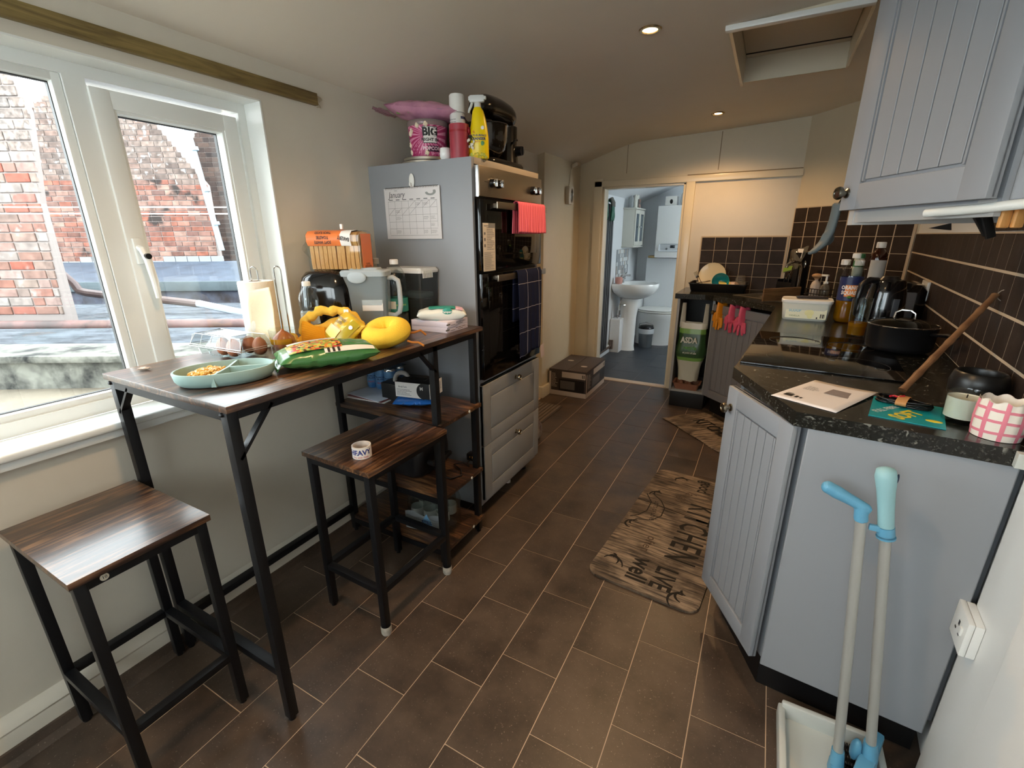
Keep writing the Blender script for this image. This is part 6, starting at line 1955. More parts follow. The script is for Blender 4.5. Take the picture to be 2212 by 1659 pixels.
# ---------------------------------------------------------------- things on the right-hand worktop
def oriented(a):
    return R(a)
pp = thing('instruction_sheet', 'white printed instruction sheet lying across the worktop corner', 'paper', (0.186, 1.445, WT), R(61.5 - 90))
b = B().grid(lambda u, v: (-0.080 + 0.16 * u, -0.123 + 0.246 * v, 0.0012 + 0.006 * (u ** 3) * v), 8, 10); b.mod('SOLIDIFY', thickness=0.0004)
b.done('sheet', mat('sheet_paper', '#ded8d6', 0.7, bump=0.25, bscale=20), pp, smooth=60)
Mp = T(0, 0, 0.0022)
marks('printed_picture', [(-0.006, 0.052, 0.008, 0.064)], mat('printed_grey_photo', '#8d8382', 0.7, var=0.2, vscale=30), pp, T(0, 0, 0.0035))
marks('print_lines', scribble(-0.06, -0.02, 0.0, 0.045, 0.0042, 21, 0.35) + [(-0.066, -0.044, -0.088, -0.066), (-0.038, -0.03, -0.088, -0.07), (-0.026, -0.020, -0.086, -0.074), (-0.066, -0.05, -0.062, -0.058)], M_INK, pp, Mp)
lf = thing('teal_leaflet', 'teal leaflet with yellow lettering under the coiled cable', 'leaflet', (0.352, 1.39, WT), R(-12))
B().box(-0.07, 0.07, -0.088, 0.088, 0.0004, 0.0022, 0).done('cover', mat('teal_print', '#16919a', 0.35, var=0.1, vscale=6), lf, smooth=0)
text('SOFT', 0.046, mat('yellow_print', '#dcc93a', 0.5), lf, T(0.0, -0.035, 0.0027, R(62)), 0.04, sx=0.8)
text('FULL FIBRE', 0.022, mat('pale_print', '#c9d4d2', 0.5), lf, T(-0.04, -0.015, 0.0027, R(62)), 0.02, sx=0.8)
B().ball((0.05, -0.045, 0.002), 0.014, 12, None, (1.2, 0.7, 0.08)).done('yellow_print', MATS['yellow_print'], lf)
cc = thing('coiled_cable', 'coil of black cable held by a brown paper band', 'cable', (0.352, 1.432, WT + 0.003), R(-22))
rnd = random.Random(12)
b = B()
pts = []
for i in range(7 * 30):
    a = 2 * PI * i / 30
    k = i // 30
    ex = 0.054 - 0.003 * (k % 3) + 0.003 * math.sin(k * 2.1); ey = 0.024 - 0.0025 * ((k + 1) % 3)
    pts.append((ex * math.cos(a) + 0.003 * math.sin(k), ey * math.sin(a) + 0.002 * math.cos(k * 1.3), 0.005 + 0.0034 * (k % 4) + 0.002 * math.sin(a * 2 + k)))
b.tube(pts, 0.0029, 7)
b.done('cable', mat('glossy_black_cable', '#0b0b0c', 0.22), cc, smooth=70)
b = B().tube([(-0.03 + 0.004 * i, 0.006 * math.sin(i), 0.017 + 0.001 * i) for i in range(8)], 0.0026, 6); b.done('red_lead', mat('red_lead', '#b01f2c', 0.4), cc)
b = B().grid(lambda u, v: (-0.012 + 0.022 * v, 0.031 * math.cos(2 * PI * u), 0.0115 + 0.0115 * math.sin(2 * PI * u)), 24, 3, None, True)
b.done('paper_band', mat('kraft_band', '#b3814f', 0.7), cc, smooth=60)
cg = thing('candle_glass', 'cream candle in a clear glass tumbler beside the leaflet', 'candle', (0.446, 1.372, WT))
B().lathe([(0, 0.001), (0.031, 0.0), (0.034, 0.003), (0.0355, 0.03), (0.036, 0.072), (0.0345, 0.073), (0.0335, 0.068), (0.0325, 0.014), (0.0, 0.012)], 36).done('tumbler', M_CLEAR, cg, smooth=50)
B().lathe([(0, 0.0125), (0.032, 0.0125), (0.0332, 0.060), (0.030, 0.057), (0.0, 0.058)], 36).done('wax', mat('cream_wax', '#e2e0cf', 0.5, sss=0.3), cg, smooth=50)
B().cyl((0, 0, 0.056), (0.001, 0.001, 0.066), 0.0012).done('wick', M_INK, cg)
gp = thing('gingham_pot', 'white ceramic pot painted with pink check and a wavy rim', 'pot', (0.484, 1.297, WT), R(15))
def potf(u, v):
    a = 2 * PI * u
    z = 0.082 * v + 0.0035 * v * math.sin(8 * a)
    r_ = 0.0405 + 0.0025 * math.sin(PI * v) + 0.0012 * math.cos(16 * a) * v
    return (r_ * math.cos(a), r_ * math.sin(a), z + 0.001)
b = B().grid(potf, 56, 14, None, True)
b.grid(lambda u, v: (0.90 * potf(-u, 1 - v)[0], 0.90 * potf(-u, 1 - v)[1], 0.018 + (potf(-u, 1 - v)[2] - 0.018) * (1 - v) * 1.0), 56, 8, None, True)
b.lathe([(0, 0.004), (0.0405, 0.001)], 28)
b.lathe([(0, 0.062), (0.037, 0.062)], 28)
b.done('pot_body', mat('white_glazed_pot', '#e4ddd2', 0.22), gp, smooth=70)
M_PINK = mat('pink_glaze_stripe', '#d87f8f', 0.25)
b = B()
for z in (0.014, 0.039, 0.063):
    b.grid(lambda u, v, z=z: (1.010 * potf(u, (z + 0.006 * v) / 0.082)[0], 1.010 * potf(u, (z + 0.006 * v) / 0.082)[1], z + 0.006 * v + 0.0012 * math.sin(14 * u + z * 300)), 56, 1, None, True)
b.done('pink_hoop', M_PINK, gp, smooth=60, flip=False)
for i in range(9):
    u0 = i / 9
    b = B().grid(lambda u, v: (1.013 * potf(u0 + 0.028 * u, v)[0], 1.013 * potf(u0 + 0.028 * u, v)[1], potf(u0 + 0.028 * u, v)[2]), 3, 10)
    b.done('pink_stripe', M_PINK, gp, smooth=60, flip=False)
bp_ = thing('black_pot', 'round matt black pot behind the candle against the tiles', 'pot', (0.498, 1.492, WT))
B().lathe([(0, 0.002), (0.034, 0.0), (0.042, 0.008), (0.054, 0.04), (0.0555, 0.07), (0.050, 0.092), (0.046, 0.096), (0.043, 0.092), (0.048, 0.07), (0.04, 0.02), (0, 0.012)], 40).done('pot_body', mat('satin_black_ceramic', '#131313', 0.35), bp_, smooth=60)
stk = thing('wooden_stick', 'brown bamboo stick with a cord loop leaning from the worktop to the tiles', 'stick', (0.375, 1.565, WT))
p1 = Vector((wall_x(1.78) - 0.020 - 0.375, 0.215, 0.255))
b = B()
N = 24
ptsS = [Vector((0, 0, 0.008)).lerp(p1, i / N) for i in range(N + 1)]
b.tube(ptsS, [0.0095 + (0.0016 if i % 4 == 0 else 0) - 0.0012 * i / N for i in range(N + 1)], 10, False, None, 0.75)
b.done('shaft', mat('bamboo_brown', '#7a5638', 0.5, col2='#5c3d26', vscale=20), stk, smooth=40)
lp = [p1 + Vector((0.004 + 0.022 * (1 - math.cos(2 * PI * i / 16)) * 0.5, -0.018 * (1 - math.cos(2 * PI * i / 16)), 0.006 + 0.016 * math.sin(2 * PI * i / 16) - 0.006)) for i in range(17)]
B().tube(lp, 0.0014, 6).done('cord_loop', mat('pale_cord', '#8c8074', 0.8), stk)
scp = thing('saucepan', 'black saucepan with glass lid and loop handle on the hob', 'pan', (0.472, 2.17, WT + 0.0064))
M_PAN = mat('black_nonstick', '#121214', 0.38)
B().lathe([(0, 0.002), (0.088, 0.0), (0.096, 0.005), (0.101, 0.02), (0.104, 0.088), (0.106, 0.090), (0.104, 0.091), (0.101, 0.089), (0.098, 0.02), (0, 0.006)], 44).done('pan_body', M_PAN, scp, smooth=50)
hd_ = Vector((0.42, 0.907, 0)).normalized()
ld_ = B().lathe([(0.103, 0.0935), (0.085, 0.104), (0.05, 0.113), (0.0, 0.117)], 44).done('glass_lid', glassy('tinted_lid_glass', '#b9b6ae', 0.03, 0.8), scp, smooth=60)
b = B(); b.torus((0, 0, 0.093), 0.1045, 0.0028, 44, 8); b.done('steel_rim', M_CHROME, ld_)
b = B().tube([(-0.028, 0.01, 0.115), (-0.026, 0.009, 0.135), (-0.012, 0.004, 0.145), (0.012, -0.004, 0.145), (0.026, -0.009, 0.135), (0.028, -0.01, 0.115)], 0.0042, 8); b.done('lid_handle', M_CHROME, ld_)
b = B().tube([(0.07, -0.079, 0.074), (0.085, -0.115, 0.080), (0.092, -0.165, 0.088), (0.094, -0.225, 0.092)], [0.009, 0.009, 0.011, 0.008], 10, False, None, 0.7)
b.done('handle', M_BLACKPL, scp, smooth=60)
tg = thing('juice_glass', 'tall plain glass a third full of orange drink', 'glass', (0.372, 2.405, WT))
B().lathe([(0, 0.001), (0.030, 0.0), (0.032, 0.003), (0.0365, 0.165), (0.0352, 0.165), (0.031, 0.01), (0.0, 0.009)], 36).done('tumbler', M_CLEAR, tg, smooth=50)
B().lathe([(0, 0.0095), (0.0308, 0.0105), (0.0325, 0.062), (0, 0.062)], 36).done('liquid', glassy('orange_drink', '#e0a42a', 0.02, 0.75, milky=0.55, mcol='#d99a1c'), tg, smooth=50)
ob = bottle('orange_squash_bottle', 'large squash bottle with navy label, a third full, beside the ice cream tub', (0.372, 2.80, WT),
    [(0, 0.012), (0.02, 0.004), (0.035, 0.0), (0.044, 0.008), (0.0475, 0.03), (0.0475, 0.105), (0.0475, 0.215), (0.046, 0.235), (0.038, 0.265), (0.024, 0.292), (0.0135, 0.305), (0.0135, 0.318)], M_CLEAR, M_WHITEPL, (0.0165, 0.310, 0.332), R(12))
wrap_label(ob, 0.0480, 0.11, 0.222, mat('navy_squash_label', '#232c55', 0.35))
liquid(ob, [(0, 0.013), (0.034, 0.004), (0.043, 0.012), (0.0465, 0.03), (0.0465, 0.108), (0, 0.108)], MATS['orange_drink'])
b = B().grid(lambda u, v: (0.0484 * math.sin(-0.75 + 1.05 * u), -0.0484 * math.cos(-0.75 + 1.05 * u), 0.13 + 0.055 * v), 10, 1)
b.done('orange_print', mat('orange_fruit_print', '#e08a45', 0.4), ob, smooth=60, flip=False)
text('ORANGE', 0.024, M_PAPER, ob, T(0, 0, 0.172, R(-14)), 0.04, wrap=0.0488, sx=0.85)
text('SQUASH', 0.024, M_PAPER, ob, T(0, 0, 0.148, R(-14)), 0.04, wrap=0.0488, sx=0.85)
b = B().ball((-0.012, -0.0472, 0.128), 0.010, 10, None, (1.2, 0.2, 0.7)); b.done('leaf_print', mat('leaf_green_print', '#4a7a3a', 0.5), ob)
it = thing('ice_cream_tub', 'white vanilla ice cream tub with a dark gadget on its lid', 'tub', (0.205, 2.825, WT), R(-3.5))
b = B()
loft(b, [(rrect(0.093, 0.062, 0.02), 0.0), (rrect(0.098, 0.066, 0.022), 0.005), (rrect(0.108, 0.075, 0.025), 0.088), (rrect(0.110, 0.077, 0.025), 0.088), (rrect(0.110, 0.077, 0.025), 0.093)])
b.done('tub_body', mat('white_tub', '#dcdcd0', 0.35), it, smooth=40)
b = B()
loft(b, [(rrect(0.112, 0.079, 0.026), 0.090), (rrect(0.113, 0.080, 0.026), 0.102), (rrect(0.109, 0.076, 0.024), 0.105), (rrect(0.100, 0.068, 0.022), 0.103)])
b.done('lid', M_WHITEPL, it, smooth=40)
Mf = Matrix.Translation((0, -0.0718, 0.048)) @ Matrix.Rotation(R(83.5), 4, 'X')
marks('label_panel', [(-0.085, 0.092, -0.036, 0.034)], mat('cream_tub_print', '#d8d8bc', 0.4), it, Mf)
text('SOFT\nSCOOP', 0.019, mat('sky_print', '#7fb0c4', 0.4), it, Mf @ T(-0.045, 0.010, 0.0006), 0.04, line=0.8, sx=0.85)
text('VANILLA', 0.012, mat('green_grey_print', '#8d9a6c', 0.4), it, Mf @ T(-0.045, -0.024, 0.0006), 0.02)
b = B()
b.ball((0.018, -0.006, 0), 0.016, 14, Mf, (1.3, 1, 0.06)); b.ball((0.018, 0.010, 0), 0.012, 14, Mf, (1.3, 1, 0.06)); b.ball((0.022, -0.022, 0), 0.012, 14, Mf, (1, 1.1, 0.06))
b.done('ice_cream_print', mat('lemon_cream_print', '#d9d69a', 0.4), it)
marks('print_lines', [(0.066, 0.070, -0.03, -0.01), (0.072, 0.074, -0.03, -0.01), (0.076, 0.081, -0.03, -0.01), (0.083, 0.085, -0.03, -0.01), (0.05, 0.056, -0.034, -0.026)], M_INK, it, Mf @ T(0, 0, 0.0006))
marks('blue_flag_print', [(0.002, 0.012, 0.024, 0.032), (0.05, 0.06, 0.024, 0.032)], MATS['blue_drop'], it, Mf @ T(0, 0, 0.0006))
rm = B().box(-0.07, 0.07, -0.018, 0.018, 0, 0.011, 0.004)
rmo = thing('dark_gadget', 'slim dark gadget lying on the ice cream tub lid', 'gadget', (0.225, 2.84, WT + 0.1055), R(8))
rm.done('casing', mat('dark_gadget', '#2a2322', 0.3), rmo)
b = B()
for i in range(4):
    b.cyl((-0.045 + 0.03 * i, 0, 0.011), (-0.045 + 0.03 * i, 0, 0.0122), 0.006)
b.done('button', mat('silver_button', '#8f8a86', 0.3, 0.8), rmo)
kt = thing('kettle', 'black jug kettle standing behind the tall glass', 'kettle', (0.488, 2.63, WT), R(20))
B().lathe([(0, 0.0), (0.085, 0.0), (0.088, 0.006), (0.086, 0.022), (0.080, 0.026), (0.079, 0.06), (0.070, 0.17), (0.062, 0.215), (0.056, 0.225), (0, 0.23)], 36).done('body', mat('gloss_black_plastic', '#0a0a0c', 0.12, coat=0.4), kt, smooth=50)
b = B().tube([(-0.055, -0.01, 0.222), (-0.09, -0.015, 0.225), (-0.118, -0.018, 0.205), (-0.125, -0.018, 0.14), (-0.118, -0.018, 0.075), (-0.088, -0.012, 0.05)], [0.014, 0.014, 0.013, 0.012, 0.011, 0.010], 12)
b.done('handle', M_BLACKPL, kt, smooth=60)
b = B(); b.box(0.05, 0.085, -0.02, 0.02, 0.18, 0.215, 0.012); b.cyl((0, 0, 0.226), (0, 0, 0.24), 0.04, 0.03, 24)
b.done('spout_and_lid', M_BLACKPL, kt)
B().box(-0.012, 0.012, -0.0815, -0.075, 0.05, 0.15, 0.003).done('water_gauge', mat('smoky_gauge', '#4c5056', 0.15), kt)
ts = thing('toaster', 'black toaster with grey side panel by the tiled wall', 'toaster', (0.590, 2.93, WT), R(-5))
b = B(); loft(b, [(rrect(0.085, 0.14, 0.03), 0.0), (rrect(0.09, 0.15, 0.035), 0.012), (rrect(0.09, 0.15, 0.035), 0.165), (rrect(0.075, 0.135, 0.03), 0.192)])
b.done('body', mat('gloss_black_plastic', '#0a0a0c', 0.12), ts, smooth=40)
B().box(-0.05, 0.05, -0.1545, -0.148, 0.03, 0.16, 0.006).done('side_panel', mat('grey_toaster_panel', '#5d5f62', 0.4), ts)
b = B(); b.box(-0.035, -0.012, -0.10, 0.10, 0.186, 0.1935); b.box(0.012, 0.035, -0.10, 0.10, 0.186, 0.1935); b.done('slot', mat('slot_dark', '#050505', 0.7), ts, smooth=0)
cn = thing('black_canister', 'short black canister behind the kettle carrying small bottles', 'canister', (0.500, 3.23, WT))
B().lathe([(0, 0), (0.088, 0), (0.092, 0.006), (0.092, 0.155), (0.088, 0.16), (0, 0.16)], 36).done('body', M_BLACKPL, cn, smooth=40)
bbn = bottle('brown_bottle', 'brown glass medicine bottle with white cap on the black canister', (0.525, 3.215, WT + 0.1605),
    [(0, 0.003), (0.036, 0.0), (0.040, 0.006), (0.040, 0.135), (0.036, 0.158), (0.022, 0.178), (0.016, 0.184), (0.016, 0.196)], mat('amber_glass', '#3a1a10', 0.1, trans=0.4, coat=0.3), M_WHITEPL, (0.021, 0.188, 0.218), R(10))
wrap_label(bbn, 0.0405, 0.03, 0.125, mat('white_bottle_label', '#bdbcb8', 0.5), 200, 340)
sp2 = bottle('shaker_tub', 'small green and white tub between the white capped bottles and the brown bottle', (0.448, 3.255, WT + 0.1605),
    [(0, 0.0), (0.024, 0.0), (0.025, 0.004), (0.025, 0.12), (0.021, 0.13), (0.018, 0.135)], mat('white_label_tub', '#c2c8c0', 0.4), mat('green_cap', '#3f7d52', 0.4), (0.023, 0.132, 0.155), 0)
wrap_label(sp2, 0.0254, 0.085, 0.118, mat('green_band', '#4a8a5c', 0.4))
for k, (x, y, lab) in enumerate(((0.372, 3.12, 'clear bottle with white cap just behind the squash bottle'), (0.425, 3.06, 'second white capped clear bottle, nearer the brown bottle'))):
    bottle('cordial_bottle', lab, (x, y, WT), [(0, 0.006), (0.034, 0.0), (0.038, 0.006), (0.038, 0.17), (0.034, 0.215), (0.02, 0.25), (0.015, 0.262), (0.015, 0.275)], M_CLEAR, M_WHITEPL, (0.021, 0.262, 0.290), 0, 'white capped bottles behind the squash')
# corner by the sink
dc = thing('soap_caddy', 'black wire caddy by the sink corner', 'caddy', (0.318, 3.575, WT), A_S)
b = B()
for z in (0.004, 0.055, 0.085):
    b.tube([(-0.07, -0.035, z), (0.07, -0.035, z), (0.07, 0.035, z), (-0.07, 0.035, z)], 0.003, 6, True)
for i in range(8):
    x = -0.07 + 0.02 * i
    b.tube([(x, -0.035, 0.004), (x, -0.035, 0.085)], 0.0018, 5); b.tube([(x, 0.035, 0.004), (x, 0.035, 0.085)], 0.0018, 5)
for y in (-0.02, 0, 0.02):
    b.tube([(-0.07, y, 0.004), (0.07, y, 0.004)], 0.0018, 5)
b.done('wire_basket', M_BLACKMETAL, dc)
for k, (dx, hh_, body, cap, lab) in enumerate(((-0.036, 0.13, mat('grey_soap', '#b9aa9c', 0.35), mat('tan_brush_head', '#a37d58', 0.6), 'white soap bottle with tan scrubbing head in the sink caddy'), (0.032, 0.115, glassy('clear_soap_bottle', '#dcd8cc', 0.05, 0.9, milky=0.3, mcol='#c9c3b4'), M_WHITEPL, 'clear pump soap bottle in the sink caddy'))):
    L = Matrix.Translation((0.318, 3.575, WT)) @ Matrix.Rotation(A_S, 4, 'Z') @ Vector((dx, 0, 0.006))
    t_ = thing('soap_bottle', lab, 'bottle', L, A_S)
    B().lathe([(0, 0.0), (0.026, 0.0), (0.029, 0.005), (0.029, hh_ * 0.75), (0.022, hh_ * 0.92), (0.010, hh_), (0.010, hh_ + 0.012)], 24).done('body', body, t_, smooth=50)
    b = B()
    if k == 0:
        b.ball((0, 0, hh_ + 0.03), 0.026, 14, None, (1.3, 1.0, 0.6)); b.cyl((0, 0, hh_ + 0.008), (0, 0, hh_ + 0.025), 0.014)
        b.done('brush_head', cap, t_, smooth=70)
    else:
        b.cyl((0, 0, hh_ + 0.01), (0, 0, hh_ + 0.045), 0.006); b.box(-0.035, 0.010, -0.008, 0.008, hh_ + 0.045, hh_ + 0.057, 0.003); b.cyl((0, 0, hh_), (0, 0, hh_ + 0.014), 0.014)
        b.done('pump', cap, t_)
ut = thing('utensil_rack', 'black cutlery rack with knives and whisks against the corner tiles', 'rack', (0.165, 3.975, WT), A_S)
b = B()
b.box(-0.075, 0.085, -0.05, 0.05, 0, 0.012, 0.003); b.box(0.045, 0.085, -0.05, 0.05, 0.012, 0.30, 0.004)
for x in (-0.075, -0.02):
    b.box(x, x + 0.008, -0.05, 0.05, 0.012, 0.11, 0.002)
b.box(-0.075, 0.05, 0.042, 0.05, 0.012, 0.13, 0.002); b.box(-0.075, 0.05, -0.05, -0.042, 0.012, 0.09, 0.002)
b.done('rack_body', M_BLACKPL, ut)
rnd = random.Random(9)
for k in range(7):
    a = (-0.06 + 0.014 * k, rnd.uniform(-0.03, 0.03), 0.016)
    e = (a[0] + rnd.uniform(-0.02, 0.11), a[1] + rnd.uniform(-0.02, 0.02), 0.19 + rnd.uniform(0, 0.07))
    M_ = Matrix.Translation((0.165, 3.975, WT)) @ Matrix.Rotation(A_S, 4, 'Z')
    t_ = thing('kitchen_utensil', ('long black handled knife standing at the left of the cutlery rack', 'steel slotted spoon leaning in the cutlery rack', 'steel whisk leaning in the cutlery rack', 'steel tongs leaning right in the cutlery rack', 'steel masher in the middle of the cutlery rack', 'thin steel skewer leaning in the cutlery rack', 'steel ladle at the right of the cutlery rack')[k], 'utensil', M_ @ Vector(a), A_S, 'utensils in the cutlery rack')
    d = Vector(e) - Vector(a)
    if k == 0:
        d = Vector((0.012, 0, 0.31))
        B().tube([(0, 0, 0), d * 0.6], [0.006, 0.007], 8, False, None, 0.35).done('blade', M_CHROME, t_)
        B().tube([d * 0.6, d], 0.008, 10).done('handle', M_BLACKPL, t_)
    else:
        B().tube([(0, 0, 0), d * 0.75], 0.0035, 8).done('handle', M_CHROME, t_)
        b = B(); 
        if k == 2:
            for j in range(5):
                q = 2 * PI * j / 10
                b.tube([d * 0.72, d * 0.88 + Vector((0.016 * math.cos(q), 0.016 * math.sin(q), 0)), d, d * 0.88 - Vector((0.016 * math.cos(q), 0.016 * math.sin(q), 0)), d * 0.72], 0.0012, 5)
        else:
            b.ball(d * 0.9, 0.02, 12, None, (0.9, 0.35, 1.4))
        b.done('head', M_CHROME, t_, smooth=70)
pk_ = thing('packet_on_rack', 'crinkled clear packet with green edge draped over the cutlery rack', 'packet', (0.185, 3.93, WT + 0.245), A_S)
b = B().grid(lambda u, v: (-0.075 + 0.13 * u, -0.035 + 0.02 * math.sin(5 * u + 3 * v) + 0.03 * v, -0.05 + 0.15 * v - 0.04 * (1 - u) + 0.010 * noise.noise(Vector((u * 5, v * 5, 2)))), 16, 16)
b.done('film', glassy('packet_film', '#d6d2c4', 0.1, 0.9, milky=0.35, mcol='#b9b5a4'), pk_, smooth=60)
b = B().grid(lambda u, v: (-0.078 + 0.07 * u, -0.038 + 0.006 * v, -0.085 + 0.03 * v + 0.02 * u), 6, 2); b.done('green_edge', mat('packet_green', '#7a9a3c', 0.4), pk_, smooth=60)
b = B().grid(lambda u, v: (0.0 + 0.045 * u, -0.028 + 0.012 * v, 0.01 + 0.07 * v), 6, 4); b.done('paper_insert', M_PAPER, pk_, smooth=60)
cbd = thing('chopping_board', 'brown chopping board standing on edge beside the sink', 'board', (0.108, 3.535, WT + 0.006), R(46))
B().box(-0.155, 0.155, -0.006, 0.006, 0, 0.082, 0.004).done('board', wood('board_brown', '#5b4029', '#7a5a3a', '#8d6b47', 'X', 0.5), cbd)
# drying tray with washing-up
dt = thing('drying_tray', 'black drying tray of washing-up on the worktop by the doorway', 'tray', (-0.318, 4.015, WT))
b = B()
loft(b, [(rrect(0.19, 0.12, 0.02), 0.0), (rrect(0.192, 0.122, 0.02), 0.004), (rrect(0.208, 0.138, 0.022), 0.062), (rrect(0.213, 0.143, 0.022), 0.062), (rrect(0.213, 0.143, 0.022), 0.066), (rrect(0.204, 0.134, 0.02), 0.066), (rrect(0.188, 0.118, 0.018), 0.008)])
b.done('tray_body', M_BLACKPL, dt, smooth=40)
def loose(name, label, cat, prof_, m, loc, rx=0, ry=0, rz=0, n=28):
    o = tag(B().lathe(prof_, n).done(name, m, smooth=60), label, cat)
    o.location = loc; o.rotation_euler = (R(rx), R(ry), R(rz))
    return o
DZ = WT + 0.009
bowl_p = lambda r_, h_: [(0, 0.003), (r_ * 0.5, 0.0), (r_ * 0.8, h_ * 0.35), (r_, h_), (r_ * 0.96, h_), (r_ * 0.74, h_ * 0.4), (0, 0.007)]
loose('teal_bowl', 'glossy teal bowl tilted in the drying tray', 'bowl', bowl_p(0.062, 0.055), mat('teal_glaze', '#1f8f92', 0.2), (-0.310, 3.955, DZ + 0.065), 78, 0, 10)
loose('dinner_plate', 'pale cream plate leaning at the back of the drying tray', 'plate', [(0, 0), (0.07, 0.0), (0.105, 0.014), (0.105, 0.017), (0.07, 0.004), (0, 0.004)], mat('cream_china', '#cfc2a4', 0.25), (-0.375, 4.04, DZ + 0.100), 75, 0, -12)
loose('pale_bowl', 'small pale pink bowl upside down in the drying tray', 'bowl', bowl_p(0.05, 0.045), mat('pale_pink_china', '#c9b3ac', 0.25), (-0.215, 4.03, DZ + 0.062), 180, 0, 0)
loose('yellow_lid', 'yellow plastic lid lying in the drying tray', 'lid', [(0, 0), (0.04, 0), (0.042, 0.008), (0, 0.01)], mat('yellow_lid', '#d9c36a', 0.35), (-0.275, 3.94, DZ + 0.055), 30, 10, 0)
t_ = thing('cut_glass_tumbler', 'cut glass tumbler upside down at the right of the drying tray', 'glass', (-0.168, 3.965, DZ + 0.028))
b = B()
for j in range(6):
    z0, z1 = 0.015 * j, 0.015 * (j + 1)
    r0 = 0.040 - 0.0012 * j
    b.lathe([(r0, z0), (r0 - 0.003, z0 + 0.0075), (r0 - 0.001, z1)], 14, Matrix.Rotation(0.22 * j, 4, 'Z'))
b.lathe([(0.033, 0.09), (0, 0.09)], 14)
b.done('tumbler', glassy('cut_glass', '#e8e4da', 0.05, 0.95, milky=0.12), t_, smooth=0)
t_ = thing('wine_glass', 'clear stemmed glass upside down behind the teal bowl', 'glass', (-0.262, 4.06, DZ))
B().lathe([(0.032, 0.0), (0.038, 0.04), (0.03, 0.075), (0.006, 0.085), (0.004, 0.13), (0.006, 0.138), (0.03, 0.142), (0, 0.144)], 24).done('glass', M_CLEAR, t_, smooth=60)
t_ = thing('fork', 'steel fork sticking up from the left end of the drying tray', 'fork', (-0.455, 3.95, DZ + 0.005), R(20))
b = B(); b.tube([(0.05, 0, 0), (0.0, 0, 0.075), (-0.012, 0, 0.095)], 0.004, 8, False, None, 0.5)
b.box(-0.012, 0.012, -0.002, 0.002, 0, 0.018, 0.001, T(-0.018, 0, 0.09, 0, 0, R(-30)))
for j in range(4):
    b.box(-0.012 + 0.0072 * j, -0.0095 + 0.0072 * j, -0.0012, 0.0012, 0.016, 0.05, 0, T(-0.018, 0, 0.09, 0, 0, R(-30)))
b.done('fork_body', M_CHROME, t_)
t_ = thing('spoons', 'dark spoon handles lying across the drying tray corner', 'cutlery', (-0.44, 3.98, DZ + 0.04), R(10))
for j in range(3):
    B().tube([(-0.04, 0.012 * j, 0.012), (0.02, 0.014 * j, 0.02), (0.06, 0.016 * j - 0.01, 0.03)], 0.004, 8).done('spoon', M_CHROME, t_)

# things fixed to or hanging by the cupboard and tiles
def wall_item(s, z):
    return (WALL_S0.x + WALL_DR.x * s, WALL_S0.y + WALL_DR.y * s, z)
ds_ = thing('double_socket', 'white double socket with a plug on the dark tiles behind the pan', 'socket', wall_item(1.63, 1.085), WALL_ANG - PI / 2)
# local -y faces the room (towards -x of the wall frame)
M_SOCK = mat('yellowed_white_socket', '#c9c9c4', 0.35)
B().box(-0.075, 0.075, -0.020, -0.0085, -0.044, 0.044, 0.003).done('face_plate', M_SOCK, ds_)
B().box(0.02, 0.062, -0.055, -0.020, -0.02, 0.03, 0.006).done('plug', M_SOCK, ds_)
b = B()
for x in (-0.045, -0.025):
    b.box(x - 0.006, x + 0.006, -0.0235, -0.0195, 0.012, 0.030, 0.001)
b.done('switch', M_WHITEPL, ds_)
ss = thing('single_socket', 'white surface mounted single socket on the white wall by the end panel', 'socket', wall_item(-0.060, 0.497), WALL_ANG - PI / 2)
B().box(-0.044, 0.044, -0.036, -0.0202, -0.043, 0.043, 0.003).done('back_box', M_WHITEPL, ss)
B().box(-0.045, 0.045, -0.048, -0.036, -0.044, 0.044, 0.004).done('face_plate', M_WHITEPL, ss)
b = B()
b.box(-0.004, 0.004, -0.0486, -0.0478, 0.004, 0.016); b.box(-0.017, -0.009, -0.0486, -0.0478, -0.014, -0.009); b.box(0.009, 0.017, -0.0486, -0.0478, -0.014, -0.009)
b.done('pin_hole', M_INK, ss, smooth=0)
B().box(0.018, 0.030, -0.052, -0.047, -0.004, 0.016, 0.002).done('switch', M_WHITEPL, ss)
om = thing('oven_mitt', 'grey blue silicone oven mitt hanging at the far side of the cupboard', 'mitt', (0.152, 1.74, 1.275), VA)
b = B()
pts = [Vector((0.008, 0, 0.155)), Vector((0.006, 0, 0.135)), Vector((0.004, 0, 0.11)), Vector((-0.002, 0, 0.07)), Vector((-0.016, 0, 0.038)), Vector((-0.040, 0, 0.016)), Vector((-0.054, 0, 0.010))]
b.tube(pts, [0.022, 0.019, 0.018, 0.0195, 0.019, 0.014, 0.008], 16, False, None, 0.55)
b.ball((-0.004, 0, 0.055), 0.021, 16, None, (1, 0.5, 1.1))
b.mod('REMESH', mode='VOXEL', voxel_size=0.004)
b.mod('SMOOTH', iterations=6)
b.done('mitt_body', mat('slate_silicone', '#4b5558', 0.55), om, smooth=80)
B().tube([(0.008, 0, 0.150), (0.016, 0, 0.168), (0.030, -0.02, 0.150)], 0.003, 6).done('hanging_loop', M_BLACKMATT, om)
tb = thing('recipe_papers', 'stack of white and navy papers hanging on the far side of the cupboard', 'papers', (0.176, 1.712, 1.43), A_C + PI / 2)
for k in range(4):
    B().box(0.004 + 0.02 * (k % 2), 0.20, 0.001 + 0.0022 * k, 0.0022 + 0.0022 * k, 0.0, 0.26 + 0.01 * k).done('sheet', M_PAPER if k % 2 == 0 else mat('navy_sheet', '#2b3040', 0.6), tb, smooth=0)
rl_ = thing('utensil_rail', 'dark hanging rail with hooks under the wall cupboard', 'rail', (0.400, 1.40, 1.366))
